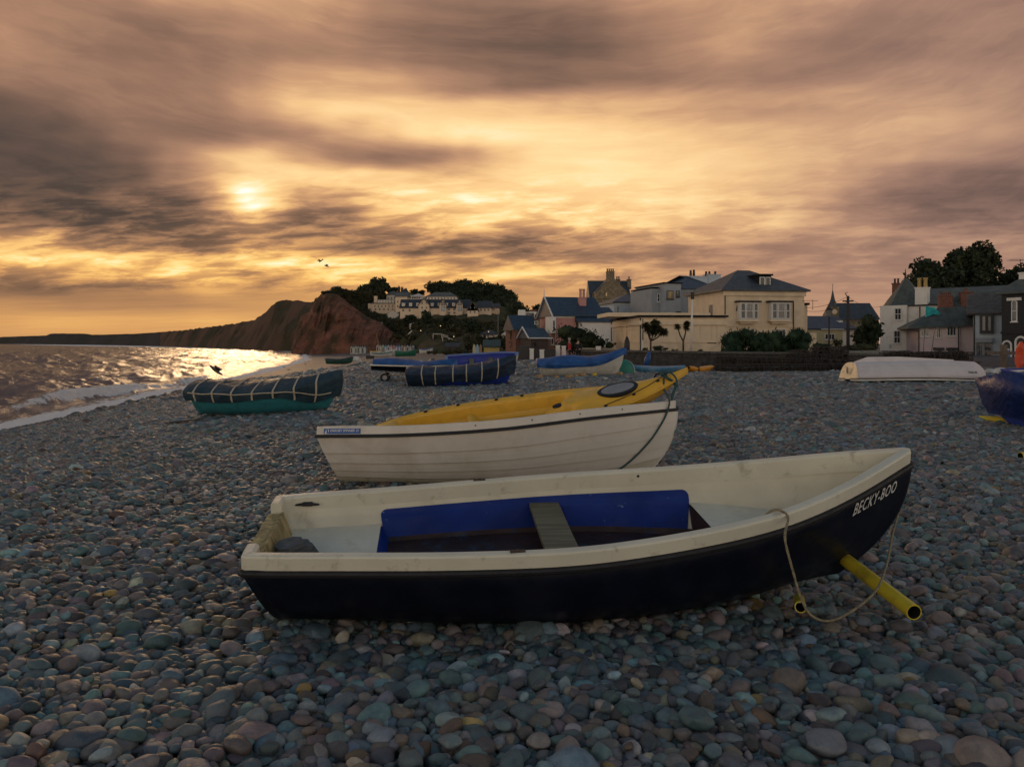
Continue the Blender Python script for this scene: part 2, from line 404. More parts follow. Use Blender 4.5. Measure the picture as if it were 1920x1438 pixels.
    ip = N_('GeometryNodeInstanceOnPoints'); Lk(gi.outputs[0], ip.inputs['Points']); Lk(jn.outputs[0], ip.inputs['Instance']); ip.inputs['Pick Instance'].default_value = True
    def na(nm, dt): x = N_('GeometryNodeInputNamedAttribute', data_type=dt); x.inputs['Name'].default_value = nm; return x.outputs[0]
    Lk(na('vi', 'INT'), ip.inputs['Instance Index']); Lk(na('scl', 'FLOAT_VECTOR'), ip.inputs['Scale'])
    er = N_('FunctionNodeEulerToRotation'); Lk(na('rot', 'FLOAT_VECTOR'), er.inputs[0]); Lk(er.outputs[0], ip.inputs['Rotation'])
    Lk(ip.outputs[0], go.inputs[0])
    md = o.modifiers.new('scatter', 'NODES'); md.node_group = ng
    return o

# sea: displaced sheet with a foam band and a small breaker along the shore
def sea():
    ys = np.concatenate([np.linspace(14, 100, 430), np.geomspace(100.3, 9000, 320)])
    us = np.linspace(-1.15, .10, 560)
    Y, U = np.meshgrid(ys, us, indexing='ij'); X = U * Y - 2 * np.exp(-Y / 30)
    t = shore(Y) - X                                # metres seaward of the waterline
    Z = np.full_like(X, SEA)
    rs = np.random.default_rng(21); amp = np.clip(t / 12, .15, 1)
    step = np.maximum(Y * .0026, .2)
    for k in range(34):
        wl = 1.1 * 1.115 ** k; th = R(205) + rs.normal(0, .55); kx, ky = math.cos(th) * 6.283 / wl, math.sin(th) * 6.283 / wl
        a = .02 * wl ** .88 if wl < 11 else .165 * (11 / wl)
        ph = rs.uniform(0, 6.283); f = np.clip((wl - 2.5 * step) / (3 * step + .01), 0, 1)
        arg = kx * X + ky * Y + ph + .8 * np.sin(.11 * X + .07 * Y + ph)
        Z += amp * f * a * (1.6 * np.exp(np.sin(arg) - 1) - .75)
    # breaker crest, broken along its length
    tb = 4.6 + .7 * np.sin(Y * .13) + .8 * fbm2(X * .2, Y * .2, 9)
    hb = np.clip(.75 + .35 * np.sin(Y * .21 + 1.1), .1, 1) * sstep(34, 40, Y) * sstep(120, 70, Y)
    Z += .85 * hb * np.exp(-((t - tb) / np.where(t > tb, 1.5, .55)) ** 2)
    Z += .42 * np.exp(-((t - 11 - 1.5 * np.sin(Y * .09)) / 1.8) ** 2) * sstep(30, 45, Y) * sstep(200, 100, Y)
    Z += .06 * fbm2(X, Y, 33, 3, 2.2) * np.exp(-(t / 5) ** 2)
    r, c = X.shape
    keep = []
    o = grid('sea', np.stack([X, Y, Z], -1), None or sea_mat()); tag(o, kind='structure')
    foam = np.clip(1.15 - np.clip(t - .8, 0, 99) / (2.5 + 1.1 * np.sin(Y * .11)), 0, 1) + .95 * hb * np.exp(-((t - tb + .3) / .6) ** 2) + .25 * np.exp(-((t - 11 - 1.5 * np.sin(Y * .09)) / 1.3) ** 2)
    foam = np.where((t > tb + .1) & (t < tb + 1.5), foam * (1 - .8 * hb), foam)
    at = o.data.attributes.new('foam', 'FLOAT', 'POINT'); at.data.foreach_set('value', foam.astype(np.float32).ravel())
    return o
def sea_mat():
    mt = bpy.data.materials.new('sea_water'); mt.use_nodes = True
    n, l, put, m, mix, rng, noise, vec, ramp = NT(mt.node_tree)
    b = n('ShaderNodeBsdfPrincipled'); o = n('ShaderNodeOutputMaterial')
    co = n('ShaderNodeTexCoord').outputs['Object']
    at = n('ShaderNodeAttribute', attribute_name='foam')
    f1 = noise(co, .7, 8, .72, .8); f2 = noise(co, 4, 5, .75)
    fm = m('ADD', m('MULTIPLY', f1.outputs[0], .75), m('MULTIPLY', f2.outputs[0], .35))
    k = rng(m('ADD', at.outputs['Fac'], m('MULTIPLY', m('SUBTRACT', fm, .55), 3.2)), .38, .58)
    col = mix(k, (.17, .13, .125), (.86, .81, .78))
    put(b.inputs['Base Color'], col); put(b.inputs['Roughness'], mix(k, .20, .75, 'FLOAT')); b.inputs['IOR'].default_value = 1.33
    b.inputs['Specular IOR Level'].default_value = .5
    mp = n('ShaderNodeMapping'); mp.inputs['Rotation'].default_value = (0, 0, R(-25)); mp.inputs['Scale'].default_value = (1, .55, 1); l(co, mp.inputs[0])
    h = m('ADD', noise(mp.outputs[0], 1.1, 6, .62).outputs[0], m('MULTIPLY', f2.outputs[0], m('MULTIPLY', k, .25)))
    bp = n('ShaderNodeBump'); bp.inputs['Distance'].default_value = .5; bp.inputs['Strength'].default_value = 1.
    l(h, bp.inputs['Height']); l(bp.outputs[0], b.inputs['Normal'])
    df = n('ShaderNodeBsdfDiffuse'); put(df.inputs['Color'], mix(k, (.15, .115, .115), (.86, .81, .78))); l(bp.outputs[0], df.inputs['Normal'])
    ms = n('ShaderNodeMixShader'); put(ms.inputs[0], .42); l(b.outputs[0], ms.inputs[1]); l(df.outputs[0], ms.inputs[2]); l(ms.outputs[0], o.inputs[0])
    return mt
sea()
# ------------------------------------------------------------------ boats
def hermite(ts, vs):
    ts = np.array(ts, float); vs = np.array(vs, float); mm = np.gradient(vs, ts)
    def f(t):
        t = np.asarray(t, float); i = np.clip(np.searchsorted(ts, t) - 1, 0, len(ts) - 2); h = ts[i + 1] - ts[i]; s = np.clip((t - ts[i]) / h, 0, 1)
        return (2*s**3-3*s**2+1)*vs[i] + (s**3-2*s**2+s)*h*mm[i] + (-2*s**3+3*s**2)*vs[i+1] + (s**3-s**2)*h*mm[i+1]
    return f

class Hull:
    "boat surface in local axes: x forward from the transom, y to port, z up"
    def __init__(s, L, beam, sheer, keel, n=(3., 2.2, 1.8), flare=(.2, .2, .4), stem=.3, rake=.0, pw=2.3):
        s.L = L; s.b = hermite(*beam); s.zs = hermite(*sheer); s.zk = hermite(*keel)
        s.n = hermite((0, .55, 1), n); s.fl = hermite((0, .55, 1), flare); s.stem = stem; s.rake = rake; s.pw = pw
    def at(s, t, q, side=1, off=0., up=0.):
        "t along 0..1, q keel 0 .. sheer 1, off: outward, up: above"
        t = np.asarray(t, float); q = np.asarray(q, float)
        b, zs, zk, nn, fl = s.b(t), s.zs(t), s.zk(t), s.n(t), s.fl(t)
        th = q * math.pi / 2; e = 2 / nn
        zf = 1 - np.clip(np.cos(th), 0, 1) ** e
        y = b * ((1 - fl) * np.clip(np.sin(th), 0, 1) ** e + fl * zf)
        x = s.L * t - s.stem * sstep(.5, 1, t) * (1 - zf) ** s.pw - s.rake * (1 - sstep(0, .35, t)) * (zf) + s.rake * (1 - sstep(0, .35, t)) * 1.0
        return np.stack(np.broadcast_arrays(x, side * (y + off), zk + (zs - zk) * zf + up), -1)
    def qz(s, t, z):
        "q at which station t reaches height z"
        zf = np.clip((z - s.zk(t)) / (s.zs(t) - s.zk(t)), 0, 1)
        return np.arccos(np.clip((1 - zf), 0, 1) ** (s.n(t) / 2)) / (math.pi / 2)
    def skin(s, nt=48, nq=14, t0=0., t1=1., off=0.):
        T = np.linspace(t0, t1, nt); T = t0 + (t1 - t0) * (1 - (1 - (T - t0) / (t1 - t0)) ** 1.25)
        Q = np.linspace(0, 1, nq)
        rows = []
        for t in T:
            rows.append(np.concatenate([s.at(t, Q[::-1], -1, off)[:-1], s.at(t, Q, 1, off)]))
        return np.array(rows)
    def build_hull(s, m_, parent, name='hull', nt=48, nq=14, transom=True):
        A = s.skin(nt, nq); r, c = A.shape[:2]
        v = A.reshape(-1, 3); fs = [(i*c+j, i*c+j+1, (i+1)*c+j+1, (i+1)*c+j) for i in range(r-1) for j in range(c-1)]
        o = mesh(name, v, fs, m_, parent, True)
        md = o.modifiers.new('thick', 'SOLIDIFY'); md.thickness = .012; md.offset = -1
        return o
    def build_transom(s, m_, parent, name='transom', thick=.035, cut=.0, cw=.5, top=0.):
        Q = np.linspace(0, 1, 12)
        A = np.concatenate([s.at(0., Q[::-1], -1, -.004)[:-1], s.at(0., Q, 1, -.004)])
        pts = [tuple(p) for p in A]
        y1, z1 = A[-1][1], A[-1][2] + top
        pts[-1] = (A[-1][0], y1, z1); pts[0] = (A[0][0], -y1, z1)
        if cut: pts += [(A[-1][0], y1*cw, z1), (A[-1][0], y1*cw*.85, z1-cut), (A[-1][0], -y1*cw*.85, z1-cut), (A[-1][0], -y1*cw, z1)]
        k = len(pts); v = pts + [(p[0] + thick, p[1], p[2]) for p in pts]
        fs = [tuple(range(k)), tuple(range(2*k-1, k-1, -1))] + [(i, k+i, k+(i+1) % k, (i+1) % k) for i in range(k)]
        return mesh(name, v, fs, m_, parent)
    def path(s, nt=60, corner=.05, ret=0., up=0., off=0., t0=0., t1=1.):
        "sheer line: round both sides, bow in the middle; ret: how far it turns in along the transom"
        T = np.concatenate([np.linspace(t0, .8, nt // 2, endpoint=False), np.linspace(.8, t1, nt // 2)])
        a = s.at(T, 1., -1, off, up); b = s.at(T, 1., 1, off, up)
        if t1 >= 1:
            a = a[:-1]; b = b[:-1]; tip = s.at(1., 1., 1, 0, up); tip[1] = 0
            pts = list(a) + [tip + (off * 1.2, 0, 0)] + list(b[::-1])
        else: pts = list(a) + list(b[::-1])
        if ret:
            p0, p1 = pts[0], pts[-1]
            def cor(p, sg):
                e = [p + (corner, 0, 0), p + (corner * .3, -sg * corner * .08, 0), p + (corner * .05, -sg * corner * .35, 0), p + (0, -sg * corner, 0), p + (0, -sg * ret, 0)]
                return e
            pts = cor(p0, -1)[::-1] + pts[2:-2] + cor(p1, 1)
        return np.array(pts)

def sweep(name, pts, prof, m_, parent, closed_prof=True, smooth=False, inward=1, ends=True):
    "sweep profile [(inward offset, height)] along a path, offsets in the plan plane"
    pts = np.asarray(pts, float); N = len(pts)
    d = np.zeros((N, 2)); d[1:-1] = pts[2:, :2] - pts[:-2, :2]; d[0] = pts[1, :2] - pts[0, :2]; d[-1] = pts[-1, :2] - pts[-2, :2]
    seg = pts[1:, :2] - pts[:-1, :2]; seg = seg / np.maximum(np.linalg.norm(seg, axis=1, keepdims=True), 1e-9)
    nr = np.zeros((N, 2)); ns = np.stack([-seg[:, 1], seg[:, 0]], 1)
    nr[0], nr[-1] = ns[0], ns[-1]
    for i in range(1, N - 1):
        q = ns[i - 1] + ns[i]; q = q / max(np.linalg.norm(q), 1e-6); nr[i] = q / max(q @ ns[i], .35)
    k = len(prof)
    A = np.zeros((N, k, 3))
    for j, (o, h) in enumerate(prof):
        A[:, j, :2] = pts[:, :2] + nr * o * inward; A[:, j, 2] = pts[:, 2] + h
    fs = [(i*k+j, (i+1)*k+j, (i+1)*k+(j+1) % k, i*k+(j+1) % k) for i in range(N-1) for j in range(k if closed_prof else k-1)]
    if ends and closed_prof: fs += [tuple(range(k)), tuple((N-1)*k+j for j in range(k))[::-1]]
    return mesh(name, A.reshape(-1, 3), fs, m_, parent, smooth)

def text_mesh(txt, size=1., shear=0., bold=0., res=3, spacing=1.):
    cu = bpy.data.curves.new('lettering', 'FONT'); cu.body = txt; cu.size = size; cu.shear = shear; cu.offset = bold; cu.resolution_u = res; cu.space_character = spacing
    o = bpy.data.objects.new('lettering', cu); COL.objects.link(o)
    bpy.context.view_layer.update()
    me = bpy.data.meshes.new_from_object(o.evaluated_get(bpy.context.evaluated_depsgraph_get()))
    bm = bmesh.new(); bm.from_mesh(me); bpy.data.objects.remove(o); bpy.data.curves.remove(cu)
    bmesh.ops.triangulate(bm, faces=bm.faces)
    for _ in range(2):
        bmesh.ops.subdivide_edges(bm, edges=[e for e in bm.edges if e.calc_length() > size * .35], cuts=1)
        bmesh.ops.triangulate(bm, faces=bm.faces)
    v = np.array([tuple(x.co) for x in bm.verts]); f = [tuple(x.index for x in p.verts) for p in bm.faces]; bm.free(); bpy.data.meshes.remove(me)
    v[:, 0] -= v[:, 0].min(); return v, f

def rope_pts(pts, k=10):
    pts = np.array(pts, float); t = np.arange(len(pts)); f = [hermite(t, pts[:, i]) for i in range(3)]
    T = np.linspace(0, len(pts) - 1, k * (len(pts) - 1) + 1)
    return np.stack([g_(T) for g_ in f], 1)

M = {}
M['cream'] = mat('cream_gelcoat', (.58, .54, .42), .38, .08, 3, .001, 90, dirt=(.24, .20, .11), dscale=3.5, damt=.55, dlo=.52, dhi=.74)
M['creamrail'] = mat('cream_rail', (.60, .57, .46), .36, .06, 3, .0015, 40, dirt=(.26, .23, .15), dscale=9, damt=.6, dlo=.56, dhi=.72)
M['seat'] = mat('worn_seat_cream', (.66, .62, .51), .5, .08, 4, .001, 60, dirt=(.30, .27, .18), dscale=4, damt=.5, dlo=.54, dhi=.75)
M['navy'] = mat('navy_gelcoat', (.005, .007, .016), .38, .25, 4, 0, dirt=(.018, .018, .02), dscale=4, damt=.3, spec=.22)
M['blackrub'] = mat('black_rubber', (.012, .012, .014), .6, .2, 12)
M['blue'] = mat('worn_blue_paint', (.002, .024, .185), .5, .2, 3, .002, 30, spec=.2, dirt=(.16, .26, .40), dscale=9, damt=.7, dlo=.67, dhi=.70)
M['maroon'] = mat('dark_maroon_floor', (.028, .012, .012), .6, .4, 4, .003, 50, dirt=(.02, .05, .10), dscale=6, damt=.6)
M['thwart'] = mat('weathered_thwart', (.14, .125, .075), .55, .35, 5, .002, 60, stretch=(.4, 6, 6))
M['algae'] = mat('algae_plywood', (.36, .28, .13), .8, .35, 5, .003, 60, dirt=(.11, .085, .03), dscale=6, damt=.8, stretch=(3, 3, .8))
M['slate'] = mat('split_slate', (.09, .095, .10), .7, .4, 9, .004, 40, stretch=(1, 1, 4))
M['rope'] = mat('hemp_rope', (.22, .18, .11), .85, .35, 60, .002, 300)
M['yellow'] = mat('yellow_plastic', (.62, .47, .035), .38, .12, 5, 0, dirt=(.16, .13, .04), dscale=7, damt=.45)
M['dark'] = mat('dark_void', (.012, .012, .012), .8, .1)
M['white'] = mat('white_gelcoat', (.62, .57, .50), .36, .05, 2.5, 0, dirt=(.40, .34, .25), dscale=1.6, damt=.4)
M['whitelow'] = mat('algae_white', (.50, .47, .37), .45, .1, 3, 0, dirt=(.2, .19, .1), dscale=3, damt=.6)
M['letter'] = mat('vinyl_lettering', (.62, .62, .60), .5, .05)

def becky():
    roll, yaw, L = .141, .104, 3.999
    beam = ((0, .15, .3, .45, .6, .75, .88, 1.), (.486, .55, .619, .655, .601, .482, .283, .031))
    top = np.array((.455, .475, .522, .627, .841)); RH = .082
    # sheer = lower edge of the cream rail
    h = Hull(L, (beam[0], beam[1]), ((0, .25, .5, .75, 1.), top - RH), ((0, .3, .6, .85, 1.), (-.065, -.085, -.085, -.055, .02)), (3.6, 3.4, 1.9), (.36, .22, .42), .42, .15, 2.5)
    root = thing('dinghy', 'navy blue dinghy with cream rail, blue inside and BECKY-BOO painted on its bow', 'boat', (-1.479, 4.503 + .07, 0), (roll, 0, yaw))
    root.rotation_euler = Euler((roll, 0, yaw), 'XYZ')
    h.build_hull(M['navy'], root, 'hull', 64, 18)
    h.build_transom(M['navy'], root, 'transom', .03, cut=.0, top=-.004)
    # rail (open at the transom cut-out), rubber strake below it
    path = h.path(70, .07, .17)
    rim = [(0, .002), (0, RH - .014), (.004, RH - .004), (.014, RH), (.05, RH), (.06, RH - .006), (.066, RH - .016), (.068, -.045), (.058, -.045), (.012, .002)]
    sweep('rail', path, rim, M['creamrail'], root, smooth=False)
    sp = h.path(70, .07, .42, up=-.004, off=.004)
    sweep('rubbing_strake', sp, [(.008, .004), (-.014, .002), (-.02, -.008), (-.018, -.022), (-.008, -.03), (.008, -.03)], M['blackrub'], root)
    # inner shell: side walls, floor
    IN = .062; FZ = .15
    T = np.concatenate([np.linspace(.012, .8, 40, endpoint=False), np.linspace(.8, .975, 16)])
    def wall(t, k, side, proud=0.):
        "inner wall: k 0 floor edge .. 1 under the rail"
        zt = h.zs(t) + .005; z = FZ + (zt - FZ) * k
        q = h.qz(t, z); p = h.at(t, q, side); y = np.maximum(np.abs(p[..., 1]) - IN - proud, .004)
        # a moulded ledge one third of the way down
        y = y - .007 * (1 - sstep(.60, .64, k))
        return np.stack(np.broadcast_arrays(p[..., 0], side * np.maximum(y, .004), z), -1)
    K = np.linspace(0, 1, 16)
    rows = []
    for t in T: rows.append(np.concatenate([wall(t, K[::-1], -1), wall(t, K, 1)]))
    grid('liner', np.array(rows), M['cream'], root)
    # blue panels between the seats with rounded upper corners
    TA, TB, KT, CR = .164, .684, .80, .05
    for sd in (-1, 1):
        cols = np.concatenate([TA + np.linspace(0, 1, 9) ** 1.6 * CR / L * 1.0, np.linspace(TA + CR / L, TB - CR / L, 40)[1:-1], (TB - np.linspace(0, 1, 9) ** 1.6 * CR / L)[::-1]])
        pr = []
        for t in cols:
            e = max(0., 1 - min(t - TA, TB - t) * L / CR)
            drop = (1 - math.sqrt(max(0, 1 - e * e))) * CR / .33
            pr.append(wall(t, np.linspace(.085, KT - drop, 16), sd, .006))
        grid('side_panel', np.array(pr), M['blue'], root)
    tt = np.linspace(.13, .725, 32); fl = []
    for t in tt:
        e = [wall(t, k, -1, .009) for k in (.125, .07, .02)]; e2 = [wall(t, k, 1, .009) for k in (.02, .07, .125)]
        y0 = abs(e[2][1]); x0 = e[2][0]
        mid = [np.array((x0, y0 * q, FZ + .012)) for q in (-.9, -.45, 0, .45, .9)]
        fl.append(np.array(e + mid + e2))
    grid('floor', np.array(fl), M['maroon'], root, smooth=False)
    # stern and bow seats: moulded boxes following the inner wall
    def seat(name, ta, tb, z, slope_front, front_m):
        ts = np.linspace(ta, tb, 14); a = []
        for t in ts:
            kk = (z - FZ) / (h.zs(t) + .005 - FZ); yb = abs(wall(t, min(kk, 1), 1, -.004)[1])
            a.append([(L * t, -yb, z + .002), (L * t, -yb * .5, z), (L * t, 0, z - .003), (L * t, yb * .5, z), (L * t, yb, z + .002)])
        o = grid(name, np.array(a), M['seat'], root, smooth=False)
        return o
    zs1, zs2 = .255, .355
    seat('stern_seat', .026, .168, zs1, 0, None)
    seat('bow_seat', .682, .862, zs2, 0, None)
    def front(name, t, z, dt, m_):
        yb = abs(wall(t, (z - FZ) / (h.zs(t) - FZ), 1, -.004)[1]); yl = abs(wall(t + dt, .05, 1, -.004)[1])
        v = [(L*t, -yb + .01, z-.012), (L*t, yb - .01, z-.012), (L*(t+dt), yl, FZ), (L*(t+dt), -yl, FZ)]
        v2 = [(x - .02 * (1 if dt >= 0 else -1), y, zz) for x, y, zz in v]
        mesh(name, v + v2, [(0,1,2,3), (7,6,5,4), (0,4,5,1), (1,5,6,2), (2,6,7,3), (3,7,4,0)], m_, root)
    front('seat_front', .170, zs1, .012, M['blue'])
    front('seat_front', .687, zs2, .004, M['maroon'])
    # inside of the transom: cream facing with the outboard pad above
    zt = float(h.zs(0.)); wid = float(h.b(0.)) - .05
    wlo = wid * .78; fac = MB(); fac.add([(.125, -wlo, FZ), (.125, wlo, FZ), (.05, wid * .99, zt + .0), (.05, -wid * .99, zt + .0), (.15, -wlo*.9, FZ), (.15, wlo*.9, FZ), (.064, wid*.95, zt-.005), (.064, -wid*.95, zt-.005)],
        [(0,1,2,3), (4,7,6,5), (3,2,6,7), (0,3,7,4), (1,5,6,2), (0,4,5,1)]).build('transom_facing', M['cream'], root)
    pad = MB(); pw_ = .30
    pad.add([(.128, -pw_, .20), (.128, pw_, .20), (.066, pw_, zt + .028), (.066, -pw_, zt + .028), (.148, -pw_, .20), (.148, pw_, .20), (.082, pw_, zt + .028), (.082, -pw_, zt + .028)],
        [(0,1,2,3), (4,7,6,5), (3,2,6,7), (0,3,7,4), (1,5,6,2), (0,4,5,1)]).build('outboard_pad', M['algae'], root)
    MB().add([(.035, -pw_, .22), (.035, pw_, .22), (-.012, pw_, zt + .02), (-.012, -pw_, zt + .02), (.10, -pw_, .22), (.10, pw_, .22), (.066, pw_, zt + .02), (.066, -pw_, zt + .02)],
        [(0,1,2,3), (4,7,6,5), (3,2,6,7), (0,3,7,4), (1,5,6,2), (0,4,5,1)]).build('outboard_pad', M['algae'], root)
    # thwart plank
    t1 = .432; w_ = .10; y_ = abs(wall(t1, .72, 1)[1])
    th = MB(); a = np.linspace(-y_ + .01, y_ - .01, 12)
    for i in range(11):
        z0 = .335 - .012 * math.cos(a[i] / y_ * 1.5); z1 = .335 - .012 * math.cos(a[i+1] / y_ * 1.5)
        x0 = L * t1 + .03 + .0 * (a[i] / y_); x1 = L * t1 + .03 + .0 * (a[i+1] / y_)
        th.add([(x0-w_, a[i], z0), (x0+w_, a[i], z0), (x1+w_, a[i+1], z1), (x1-w_, a[i+1], z1), (x0-w_, a[i], z0-.028), (x0+w_, a[i], z0-.028), (x1+w_, a[i+1], z1-.028), (x1-w_, a[i+1], z1-.028)],
               [(0,1,2,3), (7,6,5,4), (0,4,5,1), (3,2,6,7), (0,3,7,4), (1,5,6,2)])
    th.build('thwart', M['thwart'], root)
    # rowlock plates on both rails, cleat, bung hole
    for sd, t in ((-1, .362), (1, .330)):
        p = h.at(t, 1., sd, -.031, RH); mb = MB()
        mb.box(p[0]-.04, p[0]+.04, p[1]-.012, p[1]+.012, p[2]-.002, p[2]+.007); mb.tube([p + (0, 0, .006), p + (0, 0, .011)], .011, 10)
        mb.build('rowlock_plate', mat('rusty_iron', (.06, .035, .025), .7, .4, 30), root)
    p = h.at(.052, 1., 1, -.072, RH - .055); mb = MB()
    mb.box(p[0]-.03, p[0]+.03, p[1]-.022, p[1]+.004, p[2]-.01, p[2]+.012); mb.tube([p + (-.075, -.02, .0), p + (-.03, -.022, .004), p + (.03, -.022, .004), p + (.075, -.02, .0)], [.006, .011, .011, .006], 8)
    mb.build('cleat', M['blackrub'], root)
    p = h.at(.60, 1., 1, -.0690, RH - .04); MB().tube([p + (0, .006, 0), p + (0, -.001, 0)], .009, 12).build('bung_hole', M['dark'], root)
    # name on the bow, letters bent to the planking
    v, f = text_mesh('BECKY-BOO', 1., .12, .010, 3, 1.12)
    Wd = v[:, 0].max(); Ht = v[:, 1].max()
    ta, tb = .872, .966
    for sd in (-1,):
        tt = ta + (tb - ta) * v[:, 0] / Wd
        zz = h.zs(tt) - .050 - .082 + .082 * v[:, 1] / Ht * (1 - .12 * v[:, 0] / Wd)
        q = h.qz(tt, zz); p = h.at(tt, q, sd, .004)
        mesh('name_lettering', p, f, M['letter'], root)
    return root, h
BK, BKH = becky()
BK_M = Matrix.LocRotScale(BK.location, BK.rotation_euler, None)
def bk(x, y, z): return BK_M @ Vector((x, y, z))

# slate slab lying on the stern seat
def slab():
    rs = random.Random(4); bm = bmesh.new()
    pts = []
    for i in range(7):
        a = 2 * math.pi * i / 7; rr = rs.uniform(.75, 1.3)
        pts.append((math.cos(a) * .13 * rr, math.sin(a) * .085 * rr))
    mb = MB(); z = 0
    for k in range(4):
        s_ = 1 - .13 * k; dxx = rs.uniform(-.012, .012)
        mb.prism([(x * s_ + dxx, y * s_ * rs.uniform(.94, 1.05)) for x, y in pts], z, z + .022 + .006 * k); z += .024
    o = mb.build('slate_rock', M['slate']); o.location = bk(.20, -.10, .258); o.rotation_euler = (.22, -.25, .7); o.scale = (1.2, 1.2, 1.1)
    tag(o, 'layered grey slate rock lying on the cream stern seat of the navy dinghy', 'rock')
slab()

def pipe(name, a, b, r, label, cat='pipe', group=None):
    a, b = Vector(a), Vector(b); d = (b - a); Ln = d.length
    vs = []; fs = []; k = 20
    for (x, rr) in ((0, r), (Ln, r), (Ln, r * .86), (Ln - .02, r * .86), (0, r * .86)):
        for j in range(k): vs.append((x, rr * math.cos(2*math.pi*j/k), rr * math.sin(2*math.pi*j/k)))
    for i in range(4):
        for j in range(k): fs.append((i*k+j, i*k+(j+1) % k, (i+1)*k+(j+1) % k, (i+1)*k+j))
    for j in range(k): fs.append((4*k+j, 4*k+(j+1) % k, (j+1) % k, j))
    o = mesh(name, vs, fs, [M['yellow'], M['dark']], None, True, [0] * k * 2 + [1] * k * 3)  # bore faces coloured dark, painting in the shade of the hollow
    o.data.polygons.foreach_set('use_smooth', [True] * len(o.data.polygons))
    md = o.modifiers.new('e', 'EDGE_SPLIT')
    o.location = a; o.rotation_euler = d.to_track_quat('X', 'Z').to_euler()
    return tag(o, label, cat, group)
pe = P(1714, 1145, 4.12)
pipe('roller_pipe', P(1560, 1030, 5.05), (pe.x, pe.y, .06), .042, 'thick yellow plastic pipe sticking out under the bow of the navy dinghy', group='yellow launching rollers')
pe = P(1501, 1124, 4.2)
pipe('roller_pipe', (pe.x + .11, pe.y + .32, .0), (pe.x, pe.y, .06), .030, 'yellow pipe seen end on beneath the navy dinghy where the rope loop hangs', group='yellow launching rollers')

# painter: from inside the boat over the near rail, down to the stones and up to the stem
def painter():
    h = BKH; L = h.L
    rp = lambda t, off, up: np.array(BK_M @ Vector(h.at(t, 1., -1, off, up)))
    a = [rp(.715, -.13, .02), rp(.725, -.06, .092), rp(.735, -.02, .095), rp(.742, .018, .06)]
    a += [np.array(P(1472, 1010, 4.12)), np.array(P(1488, 1075, 4.1)), np.array(P(1502, 1122, 4.06)), np.array(P(1520, 1152, 4.0)), np.array(P(1550, 1164, 4.0)), np.array(P(1590, 1150, 4.1)),
          np.array(P(1640, 1110, 4.2)), np.array(P(1662, 1060, 4.45)), np.array(P(1674, 1000, 4.72)), np.array(P(1684, 965, 4.86))]
    o = MB().tube(rope_pts(a, 10), .0068, 8).build('mooring_rope', M['rope'], None, True)
    tag(o, 'thin brown mooring rope looped over the rail of the navy dinghy to the stones', 'rope')
painter()
